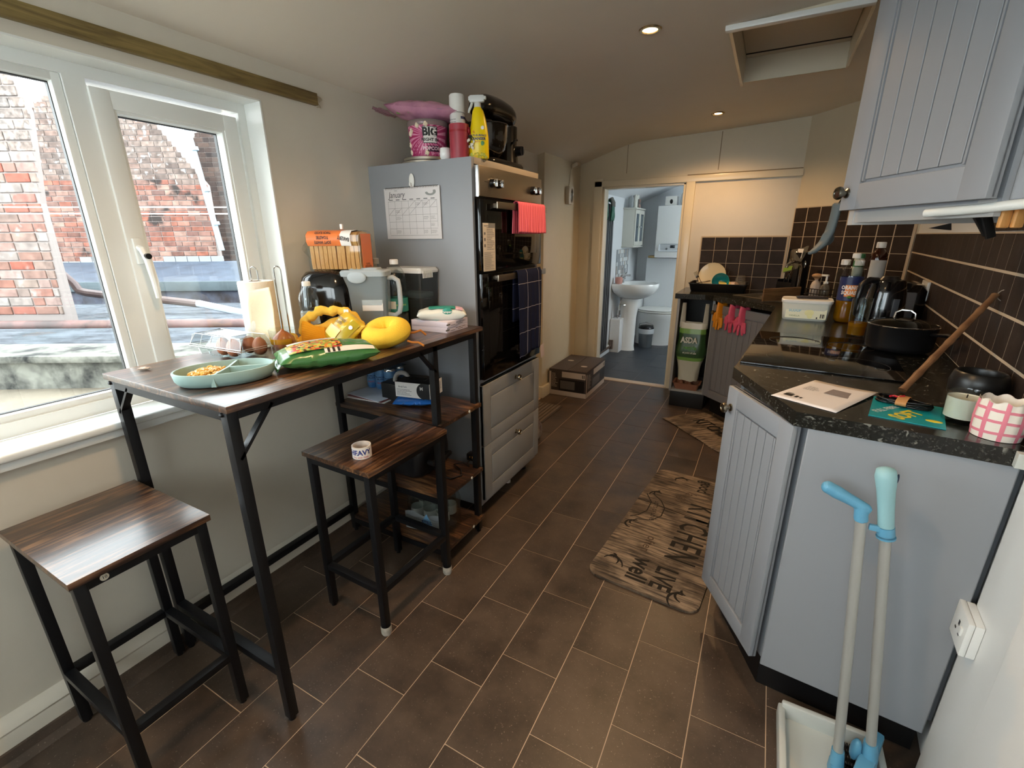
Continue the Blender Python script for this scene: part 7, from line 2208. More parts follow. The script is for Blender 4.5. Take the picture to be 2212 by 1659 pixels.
b = B().tube([(0.03, -0.13, 0.02), (0.045, 0.16, 0.02)], 0.005, 8); b.tube([(0.03, -0.13, 0.02), (0.055, -0.13, 0.03)], 0.004, 6); b.tube([(0.045, 0.16, 0.02), (0.075, 0.16, 0.03)], 0.004, 6)
b.done('rail', M_BLACKMETAL, rl_)
t_ = thing('slotted_turner', 'black slotted turner and fish slice hanging under the cupboard', 'turner', (0.372, 1.40, 1.394), VA)
t_.scale = (0.8, 0.8, 0.62)
b = B()
for dx, a in ((0, -34), (0.022, -22)):
    Mx_ = T(dx, -0.008 * (dx > 0), 0, 0, 0, R(a))
    b.box(-0.013, 0.013, -0.004, 0.004, -0.11, 0.004, 0.003, Mx_)
b.mesh([(-0.045, -0.003, -0.075), (-0.105, -0.003, -0.068), (-0.05, -0.003, -0.052), (-0.045, 0.003, -0.075), (-0.105, 0.003, -0.068), (-0.05, 0.003, -0.052)], [(0, 1, 2), (5, 4, 3), (0, 3, 4, 1), (1, 4, 5, 2), (2, 5, 3, 0)])
b.done('turner_body', M_BLACKMATT, t_)
for k, x in enumerate((0.050, 0.088)):
    t_ = thing('wooden_spatula', ('left wooden spatula handle hanging under the cupboard', 'right wooden spatula handle hanging under the cupboard')[k], 'spatula', (0.402 + 0.020 * k, 1.318, 1.396), VA)
    B().box(-0.010, 0.010, -0.005, 0.005, -0.046, 0.002, 0.004).done('handle', wood('spatula_wood', '#a8713a', '#c28a4c', '#d39c5c', 'Z', 0.5), t_)

# ---------------------------------------------------------------- cubby contents and gloves on the sink door
sh_ = thing('shopping_bag', 'green and white supermarket carrier bag hanging full in the open cubby', 'bag', (-0.44, 3.745, 0.30))
def bagf(u, v):
    a = 2 * PI * u
    k_ = 0.72 + 0.28 * min(1, v * 2.2) - 0.05 * math.sin(9 * v)
    nn = noise.noise(Vector((math.cos(a) * 2, math.sin(a) * 2, v * 5)))
    return (0.104 * k_ * math.copysign(abs(math.cos(a)) ** 0.7, math.cos(a)) * (1 + 0.08 * nn), 0.07 * k_ * math.copysign(abs(math.sin(a)) ** 0.8, math.sin(a)) * (1 + 0.14 * nn) * (1 - 0.55 * v ** 3) + 0.02, -0.06 + 0.46 * v + 0.01 * nn)
def bag_mat():
    m = bpy.data.materials.new('carrier_bag_print')
    m.use_nodes = True
    n = m.node_tree.nodes; l = m.node_tree.links
    p = n['Principled BSDF']; p.inputs['Roughness'].default_value = 0.35
    t = n.new('ShaderNodeTexCoord'); s = n.new('ShaderNodeSeparateXYZ'); l.new(t.outputs['Object'], s.inputs[0])
    mr = n.new('ShaderNodeMapRange'); mr.inputs['From Min'].default_value = -0.06; mr.inputs['From Max'].default_value = 0.40
    l.new(s.outputs['Z'], mr.inputs['Value'])
    r = n.new('ShaderNodeValToRGB'); r.color_ramp.interpolation = 'CONSTANT'
    for i, (q, c) in enumerate(((0, '#b7b6a6'), (0.36, '#6f9a4a'), (0.42, '#2c4a2c'), (0.82, '#6f9a4a'), (0.90, '#c9c6b6'))):
        e = r.color_ramp.elements[i] if i < 2 else r.color_ramp.elements.new(q)
        e.position = q; e.color = lin(c)
    l.new(mr.outputs['Result'], r.inputs['Fac']); l.new(r.outputs['Color'], p.inputs['Base Color'])
    return m
B().grid(bagf, 40, 26, None, True).done('bag_film', bag_mat(), sh_, smooth=60)
M_BW = mat('bag_lettering', '#c8ccc0', 0.4)
Mb = Matrix.Translation((0.0, -0.062, 0.0)) @ FRONT
text('ASDA', 0.062, M_BW, sh_, Mb @ T(-0.012, 0.272, 0.0), 0.04, sx=0.75)
text('recycle', 0.045, mat('bag_green_lettering', '#4f8a3e', 0.4), sh_, Mb @ T(0.0, 0.215, 0.0), 0.03, sx=0.75)
text('at point of sale', 0.022, M_BW, sh_, Mb @ T(0.0, 0.175, 0.0), 0.02, sx=0.75)
for x in (-0.08, 0.085):
    b = B().grid(lambda u, v: (x + (0.012 + 0.008 * (1 - v)) * (2 * u - 1), -0.005 + 0.02 * u, 0.36 + 0.19 * v), 3, 6); b.mod('SOLIDIFY', thickness=0.001)
    b.done('bag_handle', mat('white_bag_film', '#b9b7aa', 0.4), sh_, smooth=60)
et = thing('egg_tray', 'brown pulp egg tray with eggs on the cubby floor', 'tray', (-0.445, 3.80, 0.1585))
b = B(); loft(b, [(rrect(0.085, 0.06, 0.015), 0.0), (rrect(0.10, 0.075, 0.02), 0.05), (rrect(0.105, 0.08, 0.02), 0.052), (rrect(0.09, 0.066, 0.018), 0.052), (rrect(0.08, 0.055, 0.014), 0.01)])
b.done('pulp_tray', mat('brown_pulp', '#8a5d48', 0.9, bump=0.4, bscale=80), et, smooth=40)
for k, (x, y) in enumerate(((-0.045, -0.025), (0.02, -0.03), (-0.01, 0.025))):
    e = eg0.copy(); COL.objects.link(e); e.location = (-0.445 + x, 3.80 + y, 0.171)
    e['label'] = ('left egg in the brown pulp tray on the cubby floor', 'right egg in the brown pulp tray on the cubby floor', 'rear egg in the brown pulp tray on the cubby floor')[k]; e['group'] = 'eggs in the cubby tray'

def glove(name, label, m, M, seed, n_spread=1.0, cuff=0.085):
    """rubber glove draped over the door edge, fingers hanging down; local x across, -y out, z up"""
    t = thing(name, label, 'glove', M.to_translation(), A_S, 'rubber gloves on the sink door')
    rnd = random.Random(seed)
    b = B()
    b.tube([(0.0, 0.012, -0.02), (0.0, 0.004, 0.012), (0.0, -0.014, 0.010), (0.0, -0.018, -0.03), (0.002, -0.018, -0.07), (0.004, -0.018, -0.105)], [0.036, 0.034, 0.034, 0.034, 0.036, 0.032], 16, False, None, 0.42)
    for k in range(4):
        x0 = -0.026 + 0.0175 * k
        L = (0.060, 0.072, 0.068, 0.052)[k]
        sx = n_spread * (x0 * 0.5 + rnd.uniform(-0.006, 0.006))
        b.tube([(x0, -0.018, -0.09), (x0 + sx * 0.4, -0.022, -0.11), (x0 + sx * 0.8, -0.024 + rnd.uniform(-0.006, 0.004), -0.11 - L * 0.5), (x0 + sx, -0.022 + rnd.uniform(-0.008, 0.006), -0.11 - L)], [0.0105, 0.010, 0.0095, 0.0075], 10)
    b.tube([(-0.028, -0.02, -0.06), (-0.044, -0.026, -0.085), (-0.05, -0.026, -0.12)], [0.013, 0.0115, 0.0085], 10)
    b.mod('REMESH', mode='VOXEL', voxel_size=0.0036)
    b.mod('SMOOTH', iterations=3)
    b.done('glove_body', m, t, smooth=80)
    return t
sd = local((-0.298, 3.728), A_S)
M_OG = mat('orange_rubber', '#d98a1c', 0.4, var=0.1, vscale=40); M_PG = mat('pink_rubber', '#d85570', 0.4, var=0.1, vscale=40)
glove('rubber_glove', 'orange rubber glove hanging over the sink door', M_OG, sd @ T(0.085, -0.013, 0.860), 1, 1.0)
glove('rubber_glove', 'pink rubber glove nearest the orange one on the sink door', M_PG, sd @ T(0.205, -0.013, 0.860), 5, 1.6)
glove('rubber_glove', 'pink rubber glove on the sink door furthest from the orange one', M_PG, sd @ T(0.300, -0.013, 0.860), 8, 1.4)

# ---------------------------------------------------------------- on the floor
def mat_wood():
    m = bpy.data.materials.new('printed_plank_mat')
    m.use_nodes = True
    n = m.node_tree.nodes; l = m.node_tree.links
    p = n['Principled BSDF']; p.inputs['Roughness'].default_value = 0.75
    t = n.new('ShaderNodeTexCoord'); mp = n.new('ShaderNodeMapping'); mp.inputs['Scale'].default_value = (55, 5, 1)
    l.new(t.outputs['Object'], mp.inputs['Vector'])
    a = n.new('ShaderNodeTexNoise'); a.inputs['Scale'].default_value = 1.6; a.inputs['Detail'].default_value = 7; a.inputs['Distortion'].default_value = 0.6
    l.new(mp.outputs['Vector'], a.inputs['Vector'])
    c = n.new('ShaderNodeTexNoise'); c.inputs['Scale'].default_value = 7; c.inputs['Detail'].default_value = 4
    l.new(t.outputs['Object'], c.inputs['Vector'])
    r = n.new('ShaderNodeValToRGB')
    e = r.color_ramp.elements
    e[0].position = 0.36; e[0].color = lin('#40372f'); e[1].position = 0.60; e[1].color = lin('#97836e')
    l.new(a.outputs['Fac'], r.inputs['Fac'])
    r2x = n.new('ShaderNodeValToRGB')
    r2x.color_ramp.elements[0].position = 0.42; r2x.color_ramp.elements[0].color = (0.30, 0.28, 0.26, 1)
    r2x.color_ramp.elements[1].position = 0.56; r2x.color_ramp.elements[1].color = (1, 1, 1, 1)
    l.new(c.outputs['Fac'], r2x.inputs['Fac'])
    mx = n.new('ShaderNodeMixRGB'); mx.blend_type = 'MULTIPLY'; mx.inputs['Fac'].default_value = 0.8
    l.new(r.outputs['Color'], mx.inputs['Color1']); l.new(r2x.outputs['Color'], mx.inputs['Color2'])
    l.new(mx.outputs['Color'], p.inputs['Base Color'])
    return m
M_MAT = mat_wood()
M_MATINK = mat('mat_black_print', '#1c1713', 0.8)
km = thing('kitchen_mat', 'long wood-print kitchen mat with LIVE well lettering in front of the hob', 'mat', (-0.225, 2.045, 0.0), R(-95.0))
# local x runs from the far end towards the camera, y points to the units
HX, HY = 0.53, 0.222
b = B()
rr_ = rrect(HX, HY, 0.055, 6)
loft(b, [(rr_, 0.0004), ([(x * 1.0, y) for x, y in rr_], 0.009), ([(x * 0.985, y * 0.97) for x, y in rr_], 0.011)])
b.done('mat_body', M_MAT, km, smooth=40)
MZ = T(0, 0, 0.0116)
text('KITCHEN', 0.185, M_MATINK, km, MZ @ T(0.02, 0.085, 0), 0.008, sx=0.60, sp=1.12)
text('LIVE', 0.118, M_MATINK, km, MZ @ T(0.405, 0.062, 0), 0.022, sx=0.66)
text('well', 0.118, M_MATINK, km, MZ @ T(0.405, -0.036, 0), 0.02, sx=0.78)
text('often', 0.06, mat('mat_faded_print', '#4c3d30', 0.8), km, MZ @ T(0.22, -0.055, 0), 0.008, sx=1.0)
text('EAT', 0.10, M_MATINK, km, MZ @ T(-0.43, 0.135, 0), 0.02, sx=0.6)
text('good', 0.095, M_MATINK, km, MZ @ T(-0.43, 0.055, 0), 0.02, sx=0.7)
text('laugh', 0.075, MATS['mat_faded_print'], km, MZ @ T(-0.27, -0.01, 0, R(-18)), 0.0, sx=0.9)
text('LOTS OF LOVE', 0.028, M_MATINK, km, MZ @ T(-0.06, -0.115, 0, R(8)), 0.01)
def swirl(cx, cy, s, flip_=1, rot=0.0):
    b = B()
    for k in range(3):
        pts = []
        for i in range(16):
            q = i / 15
            a = rot + flip_ * (0.5 + 2.6 * q + 0.5 * k)
            r_ = s * (0.25 + 0.30 * k) * (1 - 0.55 * q)
            pts.append((cx + 0.35 * s * (k - 1) + r_ * math.cos(a), cy + r_ * math.sin(a), 0.0116))
        b.tube(pts, [0.0022 + 0.0035 * math.sin(PI * i / 15) for i in range(16)], 5, False, None, 0.25)
    b.done('swirl_print', M_MATINK, km, smooth=60)
swirl(0.40, -0.165, 0.075); swirl(0.46, 0.155, 0.07, -1, 1.0); swirl(0.10, -0.165, 0.055, 1, 2.0); swirl(-0.24, -0.14, 0.055, -1, 0.4); swirl(-0.45, -0.08, 0.06, 1, 0.8)
b = B()
b.tube([(-0.22, -0.17, 0.0117), (-0.17, -0.11, 0.0117), (-0.11, -0.075, 0.0117), (-0.03, -0.07, 0.0117), (0.03, -0.10, 0.0117), (0.06, -0.17, 0.0117)], 0.003, 5, False, None, 0.25)
b.tube([(-0.20, -0.195, 0.0117), (-0.13, -0.15, 0.0117), (-0.04, -0.145, 0.0117), (0.02, -0.17, 0.0117), (0.05, -0.20, 0.0117)], 0.003, 5, False, None, 0.25)
b.done('banner_print', M_MATINK, km)
b = B().tube([(-0.128, -0.22, 0.0108), (-0.118, -0.1, 0.0112), (-0.10, 0.05, 0.0112), (-0.088, 0.218, 0.0108)], 0.003, 6, False, None, 0.5); b.done('fold_ridge', M_MATINK, km)
m2 = thing('sink_mat', 'second wood-print mat lying askew at the dark sink corner', 'mat', (-0.195, 3.345, 0.0), R(-45.5))
b = B()
b.grid(lambda u, v: (-0.31 + 0.62 * u, -0.19 + 0.40 * v, 0.006 + 0.006 * math.sin(7 * u + 4 * v) ** 2), 24, 12); b.mod('SOLIDIFY', thickness=0.005)
b.done('mat_body', M_MAT, m2, smooth=60)
text('KITCHEN', 0.15, M_MATINK, m2, T(0.0, 0.03, 0.0135), 0.012, sx=0.6)
dm = thing('door_mat', 'small ribbed grey brown doormat on the floor past the oven tower', 'mat', (-1.455, 3.115, 0))
B().box(-0.125, 0.125, -0.20, 0.20, 0.0003, 0.005, 0.002).done('backing', mat('doormat_grey', '#4c443e', 0.95), dm)
for i in range(8):
    B().box(-0.118 + i * 0.030, -0.096 + i * 0.030, -0.195, 0.195, 0.005, 0.010, 0.002).done('rib', mat('doormat_rib', '#6a5e54', 0.95), dm)
fb_ = B().pillow(0.20, 0.14, 0.12, 18, 14, T(0, 0, 0, 0, 0, R(70)), 0.012, 16, 21, 0.5)
fbo = thing('crumpled_bag', 'crumpled pale and purple plastic bag on the floor behind the tower', 'bag', (-1.275, 2.62, 0.098))
fb_.done('bag_film', mat('crumpled_bag_film', '#a8a29a', 0.4, col2='#3c2230', vscale=9), fbo, smooth=60)
mb = thing('microwave_carton', 'large printed cardboard box showing a microwave beside the bathroom door', 'box', (-1.400, 3.845, 0), R(1.0))
BX, BY, BH = 0.172, 0.272, 0.235
B().box(-BX, BX, -BY, BY, 0.0005, BH, 0.001).done('carton', mat('dark_print_carton', '#3b3331', 0.55), mb)
M_PALE = mat('pale_print_band', '#b9ab9e', 0.6); M_DK = mat('carton_black_print', '#171516', 0.4); M_GW = mat('grey_window_print', '#5b5652', 0.4)
for Mface, wd in ((Matrix.Translation((0, -BY - 0.0006, 0)) @ FRONT, BX), (Matrix.Translation((BX + 0.0006, 0, 0)) @ Matrix.Rotation(PI / 2, 4, 'Z') @ FRONT, BY)):
    marks('pale_band', [(-wd, wd, 0.002, 0.045), (-wd, -wd + 0.02, 0.045, BH - 0.02)], M_PALE, mb, Mface)
    marks('microwave_picture', [(-wd * 0.45, wd * 0.9, 0.05, 0.155)], M_DK, mb, Mface @ T(0, 0, 0.0005))
    marks('picture_window', [(-wd * 0.38, wd * 0.4, 0.065, 0.14)], M_GW, mb, Mface @ T(0, 0, 0.001))
    marks('grey_panel', [(-wd * 0.3, wd * 0.95, 0.17, 0.222)], M_PALE, mb, Mface @ T(0, 0, 0.0005))
    marks('print_lines', scribble(-wd * 0.85, -wd * 0.5, 0.07, 0.20, 0.007, 31), M_PALE, mb, Mface @ T(0, 0, 0.0006))
    marks('handling_icons', [(wd * 0.78, wd * 0.82, 0.18, 0.21), (wd * 0.86, wd * 0.90, 0.18, 0.21)], M_INK, mb, Mface @ T(0, 0, 0.0012))
for x0, x1, a in ((-BX, 0, R(-3)), (0, BX, R(3))):
    B().box(x0 + 0.002, x1 - 0.002, -BY, BY, BH + 0.0005, BH + 0.004, 0.001).done('flap', mat('brown_flap', '#4c423d', 0.6), mb)
b = B().ball((0.09, -0.1, BH + 0.005), 0.022, 14, None, (1.4, 1, 0.05)); b.ball((-0.09, 0.05, BH + 0.005), 0.022, 14, None, (1.4, 1, 0.05)); b.done('flap_print', M_PALE, mb)
# long-handled dustpan and broom clipped together
M_BLUE = mat('blue_plastic', '#5f9dbd', 0.35); M_BLUEP = mat('pale_blue_grip', '#8fb9bf', 0.45); M_POLE = mat('grey_pole', '#a9a9a4', 0.3, 0.3)
br_ = thing('broom', 'upright broom with pale blue grip clipped beside the dustpan', 'broom', (0.395, 1.145, 0))
top = Vector((-0.107, 0.025, 0.857)); gb_ = Vector((-0.079, 0.030, 0.715)); bot = Vector((0.006, 0.0, 0.085))
axis = (top - gb_).normalized()
b = B().tube([gb_, gb_.lerp(top, 0.3), gb_.lerp(top, 0.6), gb_.lerp(top, 0.85), gb_.lerp(top, 0.96), top], [0.0155, 0.0155, 0.0170, 0.0205, 0.0175, 0.006], 20)
b.done('grip', M_BLUEP, br_, smooth=60)
b = B().tube([gb_ - axis * 0.022, gb_ - axis * 0.001], [0.0172, 0.0165], 20); b.tube([gb_ - axis * 0.030, gb_ - axis * 0.026], 0.0185, 20)
b.done('collar', M_BLUE, br_, smooth=60)
B().ball(gb_.lerp(top, 0.86) + Vector((0.0195, -0.004, 0)), 0.006, 12, None, (0.4, 0.8, 1.9)).done('hanging_hole', mat('hole_dark', '#1d2a44', 0.6), br_)
B().tube([bot, gb_ - axis * 0.02], 0.0112, 16).done('pole', M_POLE, br_, smooth=60)
b = B().tube([bot + Vector((0, 0, -0.05)), bot, bot + (gb_ - bot) * 0.06], [0.02, 0.0175, 0.0145], 16); b.box(-0.10, 0.10, -0.018, 0.018, 0.055, 0.085, 0.008, T(0, -0.01, 0, R(70)))
b.ball(bot + Vector((-0.03, 0.0, 0.0)), 0.016, 12, None, (0.8, 0.8, 2.2))
b.done('broom_head', M_BLUE, br_, smooth=50)
bz = B()
for i in range(20):
    for j in range(3):
        x = -0.095 + 0.01 * i; y = -0.012 + 0.012 * j
        bz.tube([(x, y, 0.057), (x * 1.06, y * 1.6, 0.003)], 0.002, 4, False, T(0, -0.01, 0, R(70)))
bs = bz.done('bristles', mat('black_bristles', '#26292c', 0.8), br_)
bs['kind'] = 'stuff'
dp_ = thing('dustpan', 'long-handled white dustpan with angled blue handle standing by the end panel', 'dustpan', (0.335, 1.115, 0))
h0 = Vector((-0.144, 0.055, 0.785)); h1 = Vector((-0.060, 0.057, 0.748)); cl = Vector((-0.066, 0.055, 0.722)); pb = Vector((0.002, -0.004, 0.020))
b = B().tube([h0, h0.lerp(h1, 0.08), h0.lerp(h1, 0.25), h0.lerp(h1, 0.55), h0.lerp(h1, 0.85), h1, h1 + Vector((0.008, 0, -0.003))], [0.006, 0.0145, 0.0158, 0.0135, 0.0125, 0.0115, 0.006], 18)
b.ball(h0.lerp(h1, 0.06), 0.0155, 14)
b.tube([h0.lerp(h1, 0.86) + Vector((0, 0, 0.002)), cl + Vector((0, 0, -0.006))], [0.0135, 0.0142], 18)
b.mod('REMESH', mode='VOXEL', voxel_size=0.003); b.mod('SMOOTH', iterations=4)
b.done('grip', M_BLUE, dp_, smooth=80)
B().box(-0.050, -0.012, 0.050, 0.060, 0.700, 0.714, 0.003).done('clip', M_BLUE, dp_)
B().tube([pb + (cl - pb) * 0.05, cl], 0.0112, 16).done('pole', M_POLE, dp_, smooth=60)
b = B().tube([pb - Vector((0, 0, 0.02)), pb + (cl - pb) * 0.02, pb + (cl - pb) * 0.10], [0.018, 0.0165, 0.0140], 16); b.box(-0.016, 0.016, -0.02, 0.016, 0.012, 0.05, 0.006)
b.done('socket', M_BLUE, dp_, smooth=50)
b = B()
b.mesh([(-0.118, 0.118, 0.003), (0.10, 0.118, 0.003), (0.11, -0.17, 0.003), (-0.130, -0.17, 0.003), (-0.118, 0.118, 0.012), (0.10, 0.118, 0.012), (0.11, -0.17, 0.006), (-0.130, -0.17, 0.006)],
       [(0, 3, 2, 1), (4, 5, 6, 7), (0, 1, 5, 4), (1, 2, 6, 5), (2, 3, 7, 6), (3, 0, 4, 7)])
b.box(-0.13, -0.112, -0.165, 0.120, 0.003, 0.045, 0.005); b.box(0.095, 0.113, -0.165, 0.120, 0.003, 0.045, 0.005); b.box(-0.122, 0.105, 0.105, 0.122, 0.003, 0.06, 0.006)
b.mod('BEVEL', width=0.002, segments=2)
b.done('pan', mat('pale_grey_plastic', '#c4c7c2', 0.4), dp_, smooth=40)
b = B()
for j in range(6):
    for i in range(14):
        b.box(0.022 + 0.006 * j, 0.026 + 0.006 * j, -0.15 + 0.018 * i, -0.14 + 0.018 * i, 0.010, 0.024)
cm_ = b.done('comb_teeth', M_BLACKPL, dp_, smooth=0); cm_['kind'] = 'stuff'

# ---------------------------------------------------------------- by the bathroom door
cmx = thing('door_chime', 'white wall box with a dark oval emblem near the bathroom door', 'chime', (-1.585, 3.93, 1.672), R(90))
B().box(-0.05, 0.05, -0.035, 0, -0.07, 0.07, 0.004).done('casing', mat('aged_white_plastic', '#c4b9a6', 0.4), cmx)
B().ball((0.008, -0.036, 0), 0.030, 20, None, (0.8, 0.12, 1.7)).done('oval_emblem', mat('dark_oval', '#4a443c', 0.25, 0.6), cmx)
b = B(); b.torus((0, 0, 0), 0.031, 0.003, 28, 6, Matrix.Translation((0.008, -0.036, 0)) @ FRONT @ Matrix.Diagonal((0.8, 1.7, 1, 1))); b.done('oval_rim', M_CHROME, cmx)
sn = thing('wall_sensor', 'small white tilted sensor high on the wall above the chime', 'sensor', (-1.585, 4.03, 1.905), R(90))
B().box(-0.035, 0.035, -0.06, -0.005, -0.012, 0.018, 0.005, T(0, 0, 0, 0, R(-18))).done('casing', MATS['aged_white_plastic'], sn)
B().tube([(-0.02, -0.006, -0.01), (-0.06, -0.004, -0.06), (-0.07, -0.004, -0.12), (-0.095, -0.004, -0.165)], 0.0025, 6).done('wire', MATS['aged_white_plastic'], sn)

# ---------------------------------------------------------------- bathroom
rd = thing('radiator', 'tall black vertical column radiator inside the bathroom', 'radiator', (-1.535, 4.87, 0.10), R(90))
M_RAD = mat('anthracite_radiator', '#34373c', 0.35)
for i in range(7):
    B().box(-0.225 + i * 0.065, -0.172 + i * 0.065, -0.022, 0.0, 0.0, 1.56, 0.008).done('column', M_RAD, rd)
b = B(); b.box(-0.225, 0.218, -0.004, 0.018, 0.04, 0.07, 0.003); b.box(-0.225, 0.218, -0.004, 0.018, 1.49, 1.52, 0.003); b.done('manifold', M_RAD, rd)
ppx = B().tube([(-1.545, 4.62, 0.06), (-1.545, 5.35, 0.06), (-1.545, 5.40, 0.11)], 0.008, 8); ppx.tube([(-1.53, 4.62, 0.085), (-1.53, 5.30, 0.085)], 0.008, 8)
ppx.cyl((-1.535, 5.33, 0.04), (-1.535, 5.33, 0.15), 0.022)
tag(ppx.done('heating_pipes', mat('dull_copper', '#7a6a62', 0.35, 0.8)), 'heating pipes with valve running low along the bathroom wall', 'pipe')
M_GG = mat('green_rubber', '#1f5f4a', 0.5)
for k, (dy, lab) in enumerate(((-0.05, 'dark green rubber glove hanging at the near edge of the radiator top'), (0.07, 'dark green rubber glove with grey cuff hanging on the radiator top'))):
    t = thing('green_glove', lab, 'glove', (-1.522, 4.80 + dy * 1.8, 1.69), R(90), 'gloves on the radiator')
    b = B()
    b.tube([(0.0, 0.0, -0.01), (0.0, -0.020, 0.012), (0.0, -0.036, -0.02), (0.0, -0.038, -0.08), (0.004, -0.038, -0.12)], [0.048, 0.046, 0.046, 0.05, 0.044], 14, False, None, 0.35)
    for q in range(4):
        x0 = -0.036 + 0.024 * q
        b.tube([(x0, -0.038, -0.10), (x0 * 1.3, -0.04, -0.15), (x0 * 1.5, -0.036, -0.205 + 0.01 * (q % 2))], [0.014, 0.013, 0.009], 8)
    b.mod('REMESH', mode='VOXEL', voxel_size=0.006); b.mod('SMOOTH', iterations=3)
    b.done('glove_body', M_GG, t, smooth=80)
    if k:
        B().tube([(0.0, -0.004, 0.004), (0.0, -0.022, 0.018), (0.0, -0.041, -0.02), (0.0, -0.043, -0.06)], [0.05, 0.05, 0.05, 0.048], 14, False, None, 0.35).done('grey_cuff', mat('grey_cuff', '#5b5a54', 0.7), t, smooth=60)
cbm = thing('bathroom_cabinet', 'white bathroom wall cabinet with two glazed doors above the basin', 'cabinet', (-1.57, 5.86, 1.215), R(90))
M_CAB = mat('cream_white_cabinet', '#cfcfc6', 0.4)
B().box(-0.215, 0.215, -0.13, 0, 0.012, 0.425, 0.002).done('carcass', M_CAB, cbm)
b = B(); b.box(-0.235, 0.235, -0.155, 0, 0.425, 0.442, 0.004); b.box(-0.228, 0.228, -0.148, 0, -0.004, 0.012, 0.004); b.done('cornice', M_CAB, cbm)
for i, (x0, x1) in enumerate(((-0.212, -0.002), (0.002, 0.212))):
    b = B()
    b.box(x0, x0 + 0.035, -0.148, -0.131, 0.02, 0.418, 0.002); b.box(x1 - 0.035, x1, -0.148, -0.131, 0.02, 0.418, 0.002)
    b.box(x0 + 0.034, x1 - 0.034, -0.1475, -0.131, 0.02, 0.065, 0.002); b.box(x0 + 0.034, x1 - 0.034, -0.1475, -0.131, 0.375, 0.418, 0.002)
    d = b.done('door', M_CAB, cbm)
    B().box(x0 + 0.033, x1 - 0.033, -0.142, -0.137, 0.063, 0.377).done('pane', mat('grey_mirror_glass', '#6f7e88', 0.08, 0.4), d, smooth=0)
    B().ball((-0.018 if i == 0 else 0.018, -0.158, 0.23), 0.010, 12).done('knob', M_CHROME, d)
CZ = 1.215 + 0.4425
bottle('toiletry_bottle', 'clear toiletry bottle at the near end of the cabinet top', (-1.50, 5.69, CZ), [(0, 0), (0.028, 0), (0.03, 0.004), (0.03, 0.10), (0.014, 0.125), (0.012, 0.135)], glassy('clear_toiletry', '#dfe6ea', 0.05, 0.9, milky=0.25), M_WHITEPL, (0.013, 0.132, 0.165))
bottle('pump_bottle', 'slim white pump bottle on the cabinet top', (-1.47, 5.76, CZ), [(0, 0), (0.024, 0), (0.026, 0.004), (0.026, 0.12), (0.012, 0.14), (0.01, 0.15)], M_CAB, mat('grey_pump', '#6a6e72', 0.4), (0.012, 0.148, 0.185))
t = thing('tall_carton', 'tall pale carton with dark corner on the cabinet top', 'carton', (-1.49, 5.86, CZ), R(90))
B().box(-0.045, 0.045, -0.03, 0.03, 0, 0.21, 0.002).done('carton', M_CAB, t)
B().prism([(-0.02, -0.0305), (0.045, -0.0305), (0.045, -0.0312), (-0.02, -0.0312)], 0.004, 0.10).done('dark_print', M_GW, t, smooth=0)
for k in range(2):
    o = tag(B().ball((0, 0, 0.03), 0.032, 14, None, (1, 1, 0.95)).done('cotton_jar', mat('brown_pink_jar', '#9a7f78', 0.5)), ('upper round brown pink jar stacked on the cabinet top', 'lower round brown pink jar on the cabinet top')[1 - k], 'jar', 'jars on the bathroom cabinet')
    o.location = (-1.49, 5.99, CZ + 0.058 * k)
ms = B()
ms_ = thing('mosaic_splashback', 'grey and white mosaic splashback behind the basin', 'splashback', (-1.57, 5.72, 0.86), R(90))
B().box(-0.26, 0.26, -0.004, 0, 0, 0.33).done('backing', mat('grey_grout', '#7c8085', 0.8), ms_, smooth=0)
rnd = random.Random(14)
mcol = [mat('mosaic_white', '#d5d8da', 0.25), mat('mosaic_grey', '#9a9fa4', 0.25), mat('mosaic_beige', '#b3aca6', 0.25)]
msrc = {}
for i in range(11):
    for j in range(7):
        q = rnd.choice((0, 0, 1, 1, 2))
        M = Matrix.Translation((-0.257 + i * 0.047, -0.004, 0.003 + j * 0.0468))
        if q not in msrc:
            msrc[q] = B().box(0, 0.044, -0.004, 0, 0, 0.044, 0.001, None, 1).done('mosaic_tile', mcol[q], ms_, smooth=0); msrc[q].matrix_local = M
        else:
            shared('mosaic_tile', msrc[q], None, ms_, M)
bs_ = thing('basin', 'white pedestal wash basin under the bathroom cabinet', 'basin', (-1.565, 5.56, 0), R(90))
b = B()
def dsh(s, dx=0):
    return [(x * s, y) for x, y in [(-0.24, 0.0), (-0.265, -0.12), (-0.26, -0.26), (-0.20, -0.40), (-0.10, -0.475), (0.0, -0.49), (0.10, -0.475), (0.20, -0.40), (0.26, -0.26), (0.265, -0.12), (0.24, 0.0)]]
def scl(k, dy=0.0):
    return [(x * k, (y + 0.20) * k - 0.20 + dy) for x, y in dsh(1)]
loft(b, [(scl(0.35), 0.63), (scl(0.62), 0.655), (scl(0.88), 0.71), (scl(0.985), 0.765), (scl(1.0), 0.80), (scl(0.985), 0.812), (scl(0.90), 0.812), (scl(0.86), 0.80), (scl(0.70), 0.73), (scl(0.35), 0.70)])
b.done('bowl', M_WHITECER, bs_, smooth=60)
b = B(); loft(b, [([(x * 0.082, y * 0.10 - 0.16) for x, y in ell(1, 1, 20)], 0.0), ([(x * 0.075, y * 0.09 - 0.16) for x, y in ell(1, 1, 20)], 0.05), ([(x * 0.078, y * 0.095 - 0.16) for x, y in ell(1, 1, 20)], 0.40), ([(x * 0.10, y * 0.12 - 0.16) for x, y in ell(1, 1, 20)], 0.66)])
b.done('pedestal', M_WHITECER, bs_, smooth=60)
b = B(); b.cyl((0, -0.06, 0.81), (0, -0.06, 0.87), 0.022, 0.02); b.box(-0.075, 0.075, -0.075, -0.045, 0.845, 0.87, 0.008); b.tube([(0, -0.06, 0.87), (0, -0.08, 0.90), (0, -0.15, 0.895)], 0.012, 10)
